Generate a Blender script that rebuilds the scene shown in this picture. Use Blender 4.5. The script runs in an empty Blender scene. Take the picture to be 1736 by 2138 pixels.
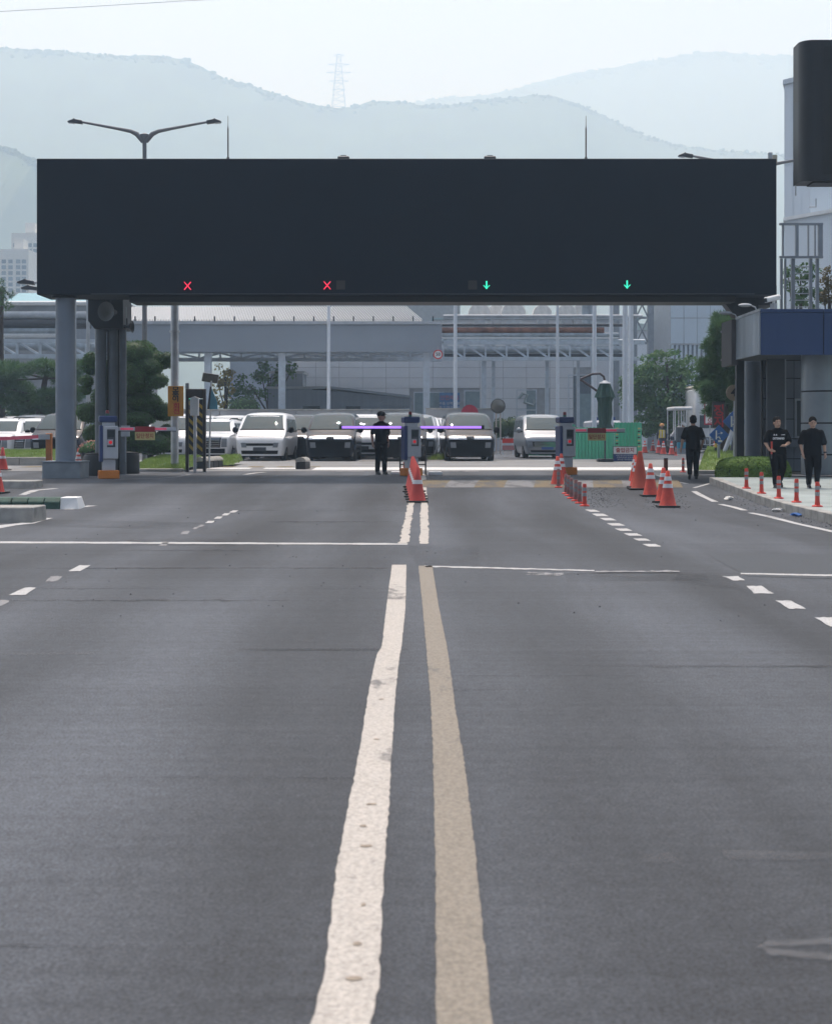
import bpy, bmesh, math, random
from mathutils import Vector, Matrix, noise
from mathutils.bvhtree import BVHTree
R = math.radians
random.seed(7)
SC = bpy.context.scene
COL = SC.collection

# ------------------------------------------------------------ camera, sky, sun, exposure
CX, HY, FP, CH = 868.0, 910.0, 3000.0, 1.45        # survey constants taken from the photograph
cam = bpy.data.cameras.new('camera'); camo = bpy.data.objects.new('camera', cam); COL.objects.link(camo)
camo.location = (0, 0, CH); camo.rotation_euler = (R(90), 0, 0)
cam.sensor_width = 36; cam.sensor_fit = 'AUTO'
cam.lens = 36 * FP / 2138; cam.shift_y = -159 / 2138
cam.clip_start = 0.1; cam.clip_end = 20000
cam.dof.use_dof = True; cam.dof.focus_distance = 40; cam.dof.aperture_fstop = 5.0
SC.camera = camo
SUN_EL, SUN_AZ = R(72), R(-10)                      # azimuth from +Y towards +X
wd = bpy.data.worlds.new('World'); SC.world = wd; wd.use_nodes = True
nt = wd.node_tree; nt.nodes.clear()
sky = nt.nodes.new('ShaderNodeTexSky'); sky.sky_type = 'NISHITA'; sky.sun_disc = False
sky.sun_elevation = SUN_EL; sky.sun_rotation = SUN_AZ; sky.dust_density = 6.0; sky.air_density = 1.2; sky.ozone_density = 1.0
bg = nt.nodes.new('ShaderNodeBackground'); bg.inputs[1].default_value = 0.15
hsv = nt.nodes.new('ShaderNodeHueSaturation'); hsv.inputs['Saturation'].default_value = 0.9
wo = nt.nodes.new('ShaderNodeOutputWorld')
nt.links.new(sky.outputs[0], hsv.inputs['Color']); nt.links.new(hsv.outputs[0], bg.inputs[0]); nt.links.new(bg.outputs[0], wo.inputs[0])
sl = bpy.data.lights.new('sun', 'SUN'); sl.energy = 5.0; sl.angle = R(0.6); sl.color = (0.86, 0.915, 1.0)
so = bpy.data.objects.new('sun', sl); COL.objects.link(so)
sdir = Vector((math.sin(SUN_AZ) * math.cos(SUN_EL), math.cos(SUN_AZ) * math.cos(SUN_EL), math.sin(SUN_EL)))
so.rotation_euler = sdir.to_track_quat('Z', 'Y').to_euler(); so.location = (0, 0, 60)
SC.view_settings.view_transform = 'Standard'; SC.view_settings.look = 'None'
SC.view_settings.exposure = -0.04; SC.view_settings.gamma = 1.0
SC.cycles.volume_bounces = 3; SC.cycles.max_bounces = 7; SC.cycles.use_denoising = True

# ------------------------------------------------------------ survey helpers
def smooth(t):
    t = max(0.0, min(1.0, t)); return t * t * (3 - 2 * t)
def G(y):                                            # height of the ground along the road: it climbs to the gate
    return 0.30 * smooth((y - 26) / 14) + 0.15 * smooth((y - 40) / 20)
def X(px, d): return (px - CX) / FP * d
def Z(py, d): return CH - (py - HY) / FP * d
def M(p, d): return p / FP * d                       # photo length -> metres at distance d
def DG(py, dz=0.0):                                  # distance of the ground point seen at photo row py
    a, b = 3.0, 400.0
    for _ in range(50):
        m = (a + b) / 2
        if HY + FP * (CH - G(m) - dz) / m > py: a = m
        else: b = m
    return a
def GP(px, py, dz=0.0):
    d = DG(py, dz); return (X(px, d), d, G(d) + dz)

# ------------------------------------------------------------ materials
MATS = {}
def mat(name, col, rough=0.6, metal=0.0, var=0.12, scale=3.0, bump=0.0, bscale=60.0, emit=0.0, spec=0.5, coat=0.0, col2=None, stretch=None):
    if name in MATS: return MATS[name]
    m = bpy.data.materials.new(name); m.use_nodes = True; n = m.node_tree; b = n.nodes['Principled BSDF']
    b.inputs['Roughness'].default_value = rough; b.inputs['Metallic'].default_value = metal
    b.inputs['Specular IOR Level'].default_value = spec; b.inputs['Coat Weight'].default_value = coat
    tc = n.nodes.new('ShaderNodeTexCoord'); src = tc.outputs['Object']
    if stretch:
        mp = n.nodes.new('ShaderNodeMapping'); mp.inputs['Scale'].default_value = stretch
        n.links.new(src, mp.inputs[0]); src = mp.outputs[0]
    nz = n.nodes.new('ShaderNodeTexNoise'); nz.inputs['Scale'].default_value = scale; nz.inputs['Detail'].default_value = 4
    n.links.new(src, nz.inputs[0])
    cr = n.nodes.new('ShaderNodeValToRGB')
    c = Vector(col); d = Vector(col2) if col2 else c * (1 - var); u = c if col2 else c * (1 + var)
    cr.color_ramp.elements[0].position = 0.3; cr.color_ramp.elements[0].color = (*d, 1)
    cr.color_ramp.elements[1].position = 0.7; cr.color_ramp.elements[1].color = (*u, 1)
    n.links.new(nz.outputs[0], cr.inputs[0]); n.links.new(cr.outputs[0], b.inputs['Base Color'])
    if emit:
        b.inputs['Emission Color'].default_value = (*col, 1); b.inputs['Emission Strength'].default_value = emit
    if bump:
        n2 = n.nodes.new('ShaderNodeTexNoise'); n2.inputs['Scale'].default_value = bscale; n2.inputs['Detail'].default_value = 3
        n.links.new(src, n2.inputs[0])
        bp = n.nodes.new('ShaderNodeBump'); bp.inputs['Strength'].default_value = bump; bp.inputs['Distance'].default_value = 0.02
        n.links.new(n2.outputs[0], bp.inputs['Height']); n.links.new(bp.outputs[0], b.inputs['Normal'])
    MATS[name] = m; return m
def leafmat(name, c1, c2, trans=0.25):
    if name in MATS: return MATS[name]
    m = mat(name, c1, 0.6, 0, 0, 1.2, col2=c2, spec=0.25)
    n = m.node_tree; b = n.nodes['Principled BSDF']; cr = [q for q in n.nodes if q.type == 'VALTORGB'][0]
    t = n.nodes.new('ShaderNodeBsdfTranslucent'); mx = n.nodes.new('ShaderNodeMixShader'); mx.inputs[0].default_value = trans
    n.links.new(cr.outputs[0], t.inputs[0]); n.links.new(b.outputs[0], mx.inputs[1]); n.links.new(t.outputs[0], mx.inputs[2])
    n.links.new(mx.outputs[0], n.nodes['Material Output'].inputs[0]); return m

# ------------------------------------------------------------ mesh builder
class MB:
    def __init__(s): s.v = []; s.f = []; s.mi = []; s.cur = 0
    def add(s, vs, fs):
        o = len(s.v); s.v += [tuple(p) for p in vs]
        for f in fs: s.f.append(tuple(o + i for i in f)); s.mi.append(s.cur)
        return s
    def box(s, x0, x1, y0, y1, z0, z1):
        return s.add([(x0,y0,z0),(x1,y0,z0),(x1,y1,z0),(x0,y1,z0),(x0,y0,z1),(x1,y0,z1),(x1,y1,z1),(x0,y1,z1)],
                     [(0,3,2,1),(4,5,6,7),(0,1,5,4),(1,2,6,5),(2,3,7,6),(3,0,4,7)])
    def bar(s, p, q, w, h=None, up=(0,0,1)):          # square bar from p to q
        p = Vector(p); q = Vector(q); h = h or w; a = (q - p).normalized(); u = Vector(up)
        if abs(a.dot(u)) > 0.98: u = Vector((0, 1, 0))
        e = a.cross(u).normalized(); g = e.cross(a).normalized(); vs = []
        for c in (p, q):
            for sx, sz in ((-1,-1),(1,-1),(1,1),(-1,1)): vs.append(c + e * (sx * w / 2) + g * (sz * h / 2))
        return s.add(vs, [(0,3,2,1),(4,5,6,7),(0,1,5,4),(1,2,6,5),(2,3,7,6),(3,0,4,7)])
    def cyl(s, p, q, r0, r1=None, n=12, cap=True):
        p = Vector(p); q = Vector(q); r1 = r0 if r1 is None else r1; a = (q - p).normalized()
        u = Vector((0,0,1)) if abs(a.z) < 0.9 else Vector((1,0,0))
        e = a.cross(u).normalized(); g = e.cross(a).normalized(); vs = []
        for c, r in ((p, r0), (q, r1)):
            for i in range(n):
                t = 2 * math.pi * i / n; vs.append(c + e * (r * math.cos(t)) + g * (r * math.sin(t)))
        fs = [(i, (i + 1) % n, n + (i + 1) % n, n + i) for i in range(n)]
        if cap: fs += [tuple(range(n - 1, -1, -1)), tuple(range(n, 2 * n))]
        return s.add(vs, fs)
    def tube(s, pts, r, n=8, cap=True):
        pts = [Vector(p) for p in pts]; rs = r if isinstance(r, (list, tuple)) else [r] * len(pts); vs = []
        pg = None
        for i, c in enumerate(pts):
            a = (pts[min(i + 1, len(pts) - 1)] - pts[max(i - 1, 0)]).normalized()
            if pg is None:
                u = Vector((0,0,1)) if abs(a.z) < 0.9 else Vector((1,0,0)); e = a.cross(u).normalized()
            else:
                e = (pg - a * pg.dot(a)).normalized()
            pg = e; g = e.cross(a).normalized()
            for k in range(n):
                t = 2 * math.pi * k / n; vs.append(c + e * (rs[i] * math.cos(t)) + g * (rs[i] * math.sin(t)))
        fs = [(i * n + k, i * n + (k + 1) % n, (i + 1) * n + (k + 1) % n, (i + 1) * n + k) for i in range(len(pts) - 1) for k in range(n)]
        if cap: fs += [tuple(range(n - 1, -1, -1)), tuple(range((len(pts) - 1) * n, len(pts) * n))]
        return s.add(vs, fs)
    def lathe(s, prof, c=(0,0,0), n=16, axis='z'):
        vs = []
        for r, h in prof:
            for k in range(n):
                t = 2 * math.pi * k / n; a, b = r * math.cos(t), r * math.sin(t)
                vs.append((c[0] + a, c[1] + b, c[2] + h) if axis == 'z' else (c[0] + a, c[1] + h, c[2] + b) if axis == 'y' else (c[0] + h, c[1] + a, c[2] + b))
        m = len(prof)
        fs = [(i * n + k, i * n + (k + 1) % n, (i + 1) * n + (k + 1) % n, (i + 1) * n + k) for i in range(m - 1) for k in range(n)]
        fs += [tuple(range(n - 1, -1, -1)), tuple(range((m - 1) * n, m * n))]
        return s.add(vs, fs)
    def ball(s, c, rx, ry, rz, nu=12, nv=8):
        pr = []
        vs = [(c[0], c[1], c[2] - rz)]
        for j in range(1, nv):
            a = math.pi * j / nv - math.pi / 2
            for i in range(nu):
                t = 2 * math.pi * i / nu
                vs.append((c[0] + rx * math.cos(a) * math.cos(t), c[1] + ry * math.cos(a) * math.sin(t), c[2] + rz * math.sin(a)))
        vs.append((c[0], c[1], c[2] + rz)); fs = []
        for i in range(nu): fs.append((0, 1 + (i + 1) % nu, 1 + i))
        for j in range(nv - 2):
            for i in range(nu):
                a = 1 + j * nu; fs.append((a + i, a + (i + 1) % nu, a + nu + (i + 1) % nu, a + nu + i))
        o = 1 + (nv - 2) * nu; t = len(vs) - 1
        for i in range(nu): fs.append((o + i, o + (i + 1) % nu, t))
        return s.add(vs, fs)
    def prism(s, poly, y0, y1):                        # polygon in (x, z) extruded along y
        n = len(poly); vs = [(x, y0, z) for x, z in poly] + [(x, y1, z) for x, z in poly]
        return s.add(vs, [tuple(range(n)), tuple(range(2 * n - 1, n - 1, -1))] + [(i, n + i, n + (i + 1) % n, (i + 1) % n) for i in range(n)])
    def prismx(s, poly, x0, x1):                       # polygon in (y, z) extruded along x
        n = len(poly); vs = [(x0, y, z) for y, z in poly] + [(x1, y, z) for y, z in poly]
        return s.add(vs, [tuple(range(n - 1, -1, -1)), tuple(range(n, 2 * n))] + [(i, (i + 1) % n, n + (i + 1) % n, n + i) for i in range(n)])
    def mesh(s, name, mats, bev=0.0, sm=False):
        me = bpy.data.meshes.new(name); me.from_pydata(s.v, [], s.f)
        ml = mats if isinstance(mats, (list, tuple)) else [mats]
        for m in ml: me.materials.append(m)
        me.polygons.foreach_set('material_index', s.mi)
        bm = bmesh.new(); bm.from_mesh(me); bmesh.ops.recalc_face_normals(bm, faces=bm.faces)
        if bev:
            es = [e for e in bm.edges if len(e.link_faces) == 2 and e.calc_face_angle(0) > 0.6]
            bmesh.ops.bevel(bm, geom=es, offset=bev, segments=1, affect='EDGES', clamp_overlap=True)
        bm.to_mesh(me); bm.free()
        if sm:
            me.polygons.foreach_set('use_smooth', [True] * len(me.polygons))
            try: me.set_sharp_from_angle(angle=R(40))
            except Exception: pass
        return me
    def build(s, name, mats, parent=None, loc=(0,0,0), rz=0, bev=0.0, sm=False):
        return place(name, s.mesh(name, mats, bev, sm), parent, loc, (0, 0, rz))
def place(name, me, parent=None, loc=(0,0,0), rot=(0,0,0), scale=None):
    o = bpy.data.objects.new(name, me); COL.objects.link(o); o.parent = parent; o.location = loc; o.rotation_euler = rot
    if scale: o.scale = scale
    return o
def tag(o, label, cat, group=None):
    o['label'] = label; o['category'] = cat
    if group: o['group'] = group
    return o
def thing(name, label, cat, loc=(0,0,0), rz=0, group=None):
    o = bpy.data.objects.new(name, None); COL.objects.link(o); o.location = loc; o.rotation_euler = (0, 0, rz); o.empty_display_size = 0.2
    return tag(o, label, cat, group)
def struct(o): o['kind'] = 'structure'; return o
def dup(root, loc, rz=None, label=None, remap=None, scale=None, parent=None):
    def one(o, par):
        c = o.copy(); COL.objects.link(c); c.parent = par
        if remap and o.data is not None and any(m and m.name in remap for m in o.data.materials):
            key = (o.data.name, tuple(sorted((k, v.name) for k, v in remap.items())))
            if key not in RM:
                d = o.data.copy()
                for i, m in enumerate(d.materials):
                    if m and m.name in remap: d.materials[i] = remap[m.name]
                RM[key] = d
            c.data = RM[key]
        for ch in list(KIDS.get(o.name, o.children)): one(ch, c)
        return c
    r = one(root, parent); r.location = loc
    if rz is not None: r.rotation_euler = (0, 0, rz)
    if scale: r.scale = scale
    if label: r['label'] = label
    return r
RM = {}; KIDS = {}
_tx = []
def text_mesh(body, size=1.0, extrude=0.0, bold=0.0, line=1.0):
    cu = bpy.data.curves.new('txt', 'FONT'); cu.body = body; cu.size = size; cu.extrude = extrude; cu.offset = bold
    cu.align_x = 'CENTER'; cu.align_y = 'CENTER'; cu.space_line = line; cu.resolution_u = 3
    ob = bpy.data.objects.new('txt', cu); COL.objects.link(ob); bpy.context.view_layer.update()
    me = bpy.data.meshes.new_from_object(ob.evaluated_get(bpy.context.evaluated_depsgraph_get()))
    bpy.data.objects.remove(ob); return me
def text(body, size, m, parent, loc, rot=(R(90),0,0), bold=0.0, line=1.0, name='lettering', sx=1.0):
    me = text_mesh(body, size, 0.002, bold, line); me.materials.clear(); me.materials.append(m)
    return place(name, me, parent, loc, rot, (sx, 1, 1))

# shared materials
m_black = mat('black_metal', (0.022,0.026,0.032), 0.55)
m_dark = mat('dark_metal', (0.05,0.055,0.065), 0.5)
m_grey = mat('grey_paint', (0.24,0.27,0.31), 0.5)
m_lgrey = mat('light_grey_paint', (0.42,0.45,0.49), 0.5)
m_white = mat('white_paint', (0.72,0.73,0.74), 0.45, var=0.06)
m_conc = mat('concrete', (0.36,0.35,0.33), 0.85, var=0.25, scale=2.5, bump=0.3)
m_steel = mat('galvanised', (0.42,0.44,0.47), 0.4, 0.6, var=0.2)
m_orange = mat('orange_paint', (0.62,0.20,0.03), 0.6)
m_red = mat('red_plastic', (0.62,0.045,0.03), 0.5, var=0.15)
m_refl = mat('reflective_white', (0.7,0.7,0.72), 0.35)
m_yellow = mat('yellow_paint', (0.62,0.40,0.06), 0.6)
m_blue = mat('blue_paint', (0.02,0.055,0.20), 0.45)
m_rubber = mat('black_rubber', (0.02,0.02,0.022), 0.8)
m_glass = mat('dark_glass', (0.03,0.04,0.045), 0.05, spec=0.9)
# ------------------------------------------------------------ hills and haze
def ridge_hill(name, prof, d, depth, col, seed):
    # prof: (photo x, photo y) skyline points; the hill is a real ridge at distance d sloping down towards us and away
    def sky_h(px):
        for (a, b), (c, e) in zip(prof, prof[1:]):
            if a <= px <= c:
                t = (px - a) / (c - a); return Z(b + (e - b) * t, d)
        return Z(prof[0][1], d) if px < prof[0][0] else Z(prof[-1][1], d)
    mb = MB(); nx = 300; ys = [-1, -0.8, -0.62, -0.46, -0.33, -0.22, -0.13, -0.07, -0.03, 0, 0.06, 0.3, 1]
    p0, p1 = prof[0][0], prof[-1][0]; vs = []
    for j, t in enumerate(ys):
        for i in range(nx + 1):
            px = p0 + (p1 - p0) * i / nx; x = X(px, d); h = sky_h(px); y = d + t * depth
            f = (1 - abs(t)) ** 1.15
            hh = h * f + 6 * noise.noise(Vector((x * 0.009, y * 0.009, seed))) * (1 - f) * 4 * f
            hh += 2.6 * noise.noise(Vector((x * 0.09, y * 0.05, seed + 3))) + 1.4 * abs(noise.noise(Vector((x * 0.3, y * 0.1, seed + 5)))) - 3
            vs.append((x, y, max(hh, -0.5) if abs(t) < 1 else 0.0))
    fs = [(j * (nx + 1) + i, j * (nx + 1) + i + 1, (j + 1) * (nx + 1) + i + 1, (j + 1) * (nx + 1) + i) for j in range(len(ys) - 1) for i in range(nx)]
    mb.add(vs, fs)
    o = struct(mb.build(name, mat('hill_' + name, col, 0.9, var=0.3, scale=0.02), sm=True))
    # tree crowns that break the skyline and clothe the slope
    fb = MB(); rnd = random.Random(seed)
    for k in range(900):
        px = p0 + (p1 - p0) * rnd.random(); t = -abs(rnd.gauss(0, 0.012)) if k < 900 else -rnd.random() * 0.25
        x = X(px, d); h = sky_h(px) * (1 - abs(t)) ** 1.15 - 3
        r = M(rnd.uniform(2.5, 6.5), d)
        lumps = 4 if k < 900 else 1
        for q in range(lumps):
            rr = r * rnd.uniform(0.4, 0.75)
            fb.ball((x + rnd.gauss(0, r * 0.55), d + t * depth + rnd.gauss(0, r * 0.4), h + rnd.uniform(-0.4, 0.5) * r), rr, rr, rr * rnd.uniform(0.7, 1.1), 6, 5)
    f = fb.build('hill_forest', leafmat('hill_leaf_' + name, (0.05,0.085,0.03), (0.03,0.055,0.02), 0.0)); f['kind'] = 'stuff'
    f['label'] = 'hazy tree crowns covering the ' + name.replace('_', ' ')
    return o
ridge_hill('near_hill', [(-500,60),(0,96),(60,100),(120,102),(200,108),(260,112),(330,112),(390,120),(430,140),(470,160),(520,172),(570,190),(620,205),(665,216),(720,222),(745,216),(780,206),(830,208),(870,214),(940,215),(1000,206),(1080,197),(1140,193),(1190,207),(1250,232),(1300,258),(1350,280),(1400,296),(1500,310),(1640,318),(1900,340),(2300,400)], 1900, 850, (0.05,0.08,0.035), 11)
ridge_hill('far_hill', [(600,260),(860,214),(930,200),(1000,198),(1060,186),(1130,168),(1200,150),(1260,142),(1320,130),(1370,122),(1420,116),(1470,106),(1520,108),(1560,112),(1640,114),(1800,112),(2100,140),(2500,220)], 3000, 900, (0.05,0.08,0.035), 23)
ridge_hill('low_hill', [(-700,180),(-200,230),(-40,280),(0,296),(40,310),(75,330),(110,420),(150,540),(175,700),(190,905)], 1150, 420, (0.05,0.08,0.035), 37)
# ------------------------------------------------------------ ground
gm = bpy.data.materials.new('asphalt'); gm.use_nodes = True; n = gm.node_tree; b = n.nodes['Principled BSDF']
tc = n.nodes.new('ShaderNodeTexCoord')
def nzn(scale, detail, stretch=(1,1,1), rough=0.55):
    mp = n.nodes.new('ShaderNodeMapping'); mp.inputs['Scale'].default_value = stretch; n.links.new(tc.outputs['Object'], mp.inputs[0])
    q = n.nodes.new('ShaderNodeTexNoise'); q.inputs['Scale'].default_value = scale; q.inputs['Detail'].default_value = detail; q.inputs['Roughness'].default_value = rough
    n.links.new(mp.outputs[0], q.inputs[0]); return q.outputs[0]
def ramp(src, p0, c0, p1, c1):
    r = n.nodes.new('ShaderNodeValToRGB'); r.color_ramp.elements[0].position = p0; r.color_ramp.elements[0].color = (c0,c0,c0,1)
    r.color_ramp.elements[1].position = p1; r.color_ramp.elements[1].color = (c1,c1,c1,1); n.links.new(src, r.inputs[0]); return r.outputs[0]
def mul(a, c):
    x = n.nodes.new('ShaderNodeMixRGB'); x.blend_type = 'MULTIPLY'; x.inputs[0].default_value = 1; n.links.new(a, x.inputs[1]); n.links.new(c, x.inputs[2]); return x.outputs[0]
big = ramp(nzn(0.5, 4, (1, 0.14, 1)), 0.38, 0.72, 0.62, 1.36)          # worn wheel tracks run along the road
tra = ramp(nzn(1.0, 4, (0.12, 1.1, 1)), 0.35, 0.94, 0.65, 1.05)        # seams across the road
tra2 = ramp(nzn(1.0, 5, (0.06, 6.5, 1), 0.65), 0.36, 0.91, 0.64, 1.08)
sx_ = n.nodes.new('ShaderNodeSeparateXYZ'); n.links.new(tc.outputs['Object'], sx_.inputs[0])
wob_ = n.nodes.new('ShaderNodeMath'); wob_.operation = 'MULTIPLY_ADD'; wob_.inputs[1].default_value = 1.6; n.links.new(nzn(0.12, 2), wob_.inputs[0]); n.links.new(sx_.outputs[0], wob_.inputs[2])
sn_ = n.nodes.new('ShaderNodeMath'); sn_.operation = 'MULTIPLY'; sn_.inputs[1].default_value = 2 * math.pi / 1.75; n.links.new(wob_.outputs[0], sn_.inputs[0])
co_ = n.nodes.new('ShaderNodeMath'); co_.operation = 'COSINE'; n.links.new(sn_.outputs[0], co_.inputs[0])
lan = n.nodes.new('ShaderNodeMapRange'); lan.inputs['From Min'].default_value = -1; lan.inputs['To Min'].default_value = 1.15; lan.inputs['To Max'].default_value = 0.84; n.links.new(co_.outputs[0], lan.inputs['Value'])   # tyre-polished wheel tracks in every lane
mid = ramp(nzn(14, 6, rough=0.7), 0.36, 0.84, 0.64, 1.17)
fin = ramp(nzn(75, 4, rough=0.8), 0.38, 0.5, 0.62, 1.55)            # aggregate
rgb = n.nodes.new('ShaderNodeRGB'); rgb.outputs[0].default_value = (0.053, 0.059, 0.070, 1)
n.links.new(mul(mul(mul(mul(mul(mul(rgb.outputs[0], big), tra), mid), fin), tra2), lan.outputs[0]), b.inputs['Base Color'])
b.inputs['Roughness'].default_value = 0.78; b.inputs['Specular IOR Level'].default_value = 0.35
bp = n.nodes.new('ShaderNodeBump'); bp.inputs['Strength'].default_value = 0.5; bp.inputs['Distance'].default_value = 0.006
n.links.new(nzn(160, 2), bp.inputs['Height']); n.links.new(bp.outputs[0], b.inputs['Normal'])
m_asph = gm
ys = [-60, -20, 0, 10, 20, 25] + [25.5 + 0.5 * i for i in range(72)] + [64, 80, 120, 200, 500, 1000, 1500, 2000, 3000, 4000]
xs = [-3400, -1500, -500, -200, -80, -40, -20, -10, 0, 10, 20, 40, 80, 200, 500, 1500, 3400]
mb = MB(); mb.add([(x, y, G(y)) for y in ys for x in xs], [(j * len(xs) + i, j * len(xs) + i + 1, (j + 1) * len(xs) + i + 1, (j + 1) * len(xs) + i) for j in range(len(ys) - 1) for i in range(len(xs) - 1)])
road = struct(mb.build('road', m_asph, sm=True))
# haze: one closed box of even, pale air round everything
hz = MB().box(-3500, 3500, -200, 4100, -2, 880).build('haze', None); hz['kind'] = 'stuff'
hz.data.materials.clear()
hm = bpy.data.materials.new('haze_air'); hm.use_nodes = True; hn = hm.node_tree; hn.nodes.clear()
pv = hn.nodes.new('ShaderNodeVolumePrincipled'); pv.inputs['Color'].default_value = (0.585, 0.785, 1.0, 1); pv.inputs['Absorption Color'].default_value = (1, 1, 1, 1); pv.inputs['Density'].default_value = 0.0008; pv.inputs['Anisotropy'].default_value = 0.3
ho = hn.nodes.new('ShaderNodeOutputMaterial'); hn.links.new(pv.outputs[0], ho.inputs['Volume']); hz.data.materials.append(hm)
# ------------------------------------------------------------ gantry
DG0 = 39.0; g0 = G(DG0)
gan = thing('gate_gantry', 'wide dark screen gantry spanning the gate lanes on tall round columns', 'gantry', (0, DG0, g0))
def gx(px, d=DG0): return X(px, d)
def gz(py, d=DG0): return Z(py, d) - g0
x0, x1 = gx(77), gx(1620)
m_screen = mat('screen_black', (0.006,0.012,0.022), 0.7, var=0.08, scale=1.0, bump=0.05, bscale=200, spec=0.3)
m_brown = mat('dull_brown', (0.035,0.03,0.03), 0.6)
m_led_r = mat('led_red', (1.0,0.04,0.10), 0.4, emit=1.6, var=0)
m_led_g = mat('led_green', (0.05,0.9,0.55), 0.4, emit=1.2, var=0)
m_col = mat('column_grey', (0.20,0.235,0.285), 0.5, var=0.10, scale=1.2)
MB().box(x0, x1, 0, 1.5, gz(615), gz(331)).build('screen_cabinet', m_screen, gan, bev=0.015)
MB().box(gx(180), gx(1560), 1.502, 4.6, gz(560), gz(345)).build('rear_deck', m_black, gan)
MB().box(gx(265), gx(1540), 0.35, 1.4, gz(628), gz(615) - 0.002).build('under_beam', m_black, gan)
MB().box(gx(805), gx(845), 0.3, 0.9, gz(331) + 0.002, gz(329)).build('roof_hatch', m_black, gan)
me = MB().box(-0.495, 0.495, -0.02, -0.002, 0, 0.022).mesh('trim_strip', m_dark)
for k in range(18): place('trim_strip', me, gan, (gx(190) + 0.5 + k * 1.0, 0, gz(616) + 0.02))
for px, py, k in ((392,597,'x'), (683,596,'x'), (1015,595,'v'), (1308,594,'v')):
    ls = place('lane_signal', MB().box(-0.17, 0.17, -0.012, -0.002, -0.17, 0.17).mesh('lane_signal', m_screen), gan, (gx(px), 0, gz(py)))
    g = MB(); r = 0.105
    if k == 'x':
        g.bar((-r*0.85, -0.022, -r), (r*0.85, -0.022, r), 0.016, 0.042, (0,1,0)); g.bar((-r*0.85, -0.026, r), (r*0.85, -0.026, -r), 0.016, 0.042, (0,1,0))
    else:
        g.bar((0, -0.022, r), (0, -0.022, -r), 0.036, 0.016, (0,1,0))
        g.bar((-r*0.8, -0.026, -r*0.1), (0.012, -0.026, -r*1.02), 0.016, 0.036, (0,1,0)); g.bar((r*0.8, -0.03, -r*0.1), (-0.012, -0.03, -r*1.02), 0.016, 0.036, (0,1,0))
    g.build('glowing_cross' if k == 'x' else 'glowing_arrow', m_led_r if k == 'x' else m_led_g, ls)
for px in (711, 986): place('blank_signal', MB().box(-0.12, 0.12, -0.014, -0.002, -0.12, 0.12).mesh('blank_signal', m_brown), gan, (gx(px), 0, gz(595)))
# round front column on its plinth, and the darker cluster of pipes behind it
xc = gx(127)
MB().cyl((xc, 0.52, gz(963)), (xc, 0.52, gz(615) - 0.06), 0.262, n=32).build('column', m_col, gan, sm=True)
MB().cyl((xc, 0.52, gz(615) - 0.06), (xc, 0.52, gz(615) + 0.05), 0.36, n=24).build('column_cap', m_black, gan)
MB().box(gx(88), gx(168), 0.0, 1.05, -0.05, gz(963) - 0.03).build('plinth', mat('plinth_grey', (0.23,0.26,0.29), 0.7, var=0.15), gan, bev=0.02)
MB().box(gx(87), gx(169), -0.02, 1.07, gz(963) - 0.028, gz(963)).build('plinth_cap', m_col, gan)
dr = 42.6; yl = dr - DG0
m_pipe = mat('pipe_dark_grey', (0.12,0.14,0.16), 0.45, var=0.15)
MB().box(gx(221, dr), gx(246, dr), yl + .2, yl + .6, 0, gz(640, dr)).build('rear_web', m_black, gan)
for px, r, q in ((211, 0.17, 0), (236, 0.13, 0.05), (256, 0.10, 0.1)):
    MB().cyl((gx(px, dr), yl + q, 0), (gx(px, dr), yl + q, gz(640, dr)), r, n=20).build('rear_pipe', m_pipe, gan, sm=True)
MB().prism([(gx(190,dr), gz(612,dr)), (gx(190,dr), gz(672,dr)), (gx(203,dr), gz(688,dr)), (gx(262,dr), gz(688,dr)), (gx(262,dr), gz(612,dr))], yl - 0.35, yl + 0.9).build('rear_bracket', m_black, gan)
MB().box(gx(190,dr), gx(262,dr), 1.502, yl + 0.5, gz(620,dr), gz(596,dr)).build('rear_arm', m_black, gan)
MB().prism([(gx(1530), gz(615)-.004), (gx(1530), gz(627)), (gx(1552), gz(656)), (gx(1600), gz(656)), (gx(1600), gz(615)-.004)], 1.0, 1.49).build('right_bracket', m_black, gan)
dc = 42.0; xr = X(1572, dc)
MB().cyl((xr, 3.0, 0), (xr, 3.0, gz(600, dc)), 0.26, n=28).build('column', m_col, gan, sm=True)
MB().box(X(1535, 41.2), X(1551, 41.2), 2.1, 2.32, 0, gz(616, 41.2)).build('square_post', m_black, gan)
MB().box(X(1535, 41.2), xr + 0.3, 1.502, 3.4, gz(640, 41), gz(600, 41)).build('right_arm', m_black, gan)
# fittings on top of the screen
for px in (715, 1024):
    f = MB().box(-0.16, 0.16, -0.1, 0.1, 0.06, 0.15).build('floodlight', m_dark, gan, (gx(px), 0.5, gz(331)), bev=0.02)
    MB().box(-0.05, 0.05, -0.04, 0.04, 0, 0.06).build('bracket', m_black, f)
    MB().box(-0.08, 0.08, -0.06, 0.06, 0.15, 0.18).build('ballast', m_grey, f)
    MB().tube([(0.15, 0, 0.1), (0.24, 0, 0.05), (0.38, 0, 0.005)], 0.008, 5).build('cable', m_black, f)
for px in (471, 1227):
    lr = MB().lathe([(0.10, 0), (0.03, 0.13), (0.025, 0.14)], n=10).build('rod_base', m_dark, gan, (gx(px), 0.5, gz(331)))
    MB().lathe([(0.02, 0.13), (0.02, 0.9), (0.008, 1.0), (0.006, 1.27)], n=8).build('lightning_rod', mat('rod', (0.09,0.07,0.07), 0.4, 0.5), lr)
ap = MB().box(gx(1611), gx(1619), 0.4, 0.5, gz(331) + 0.0, gz(312)).build('antenna_panel', m_lgrey, gan)
ap2 = MB().box(gx(1624), gx(1633), 0.6, 0.75, gz(332), gz(314)).build('antenna_panel', mat('cream_box', (0.42,0.40,0.33), 0.6), gan)
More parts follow.
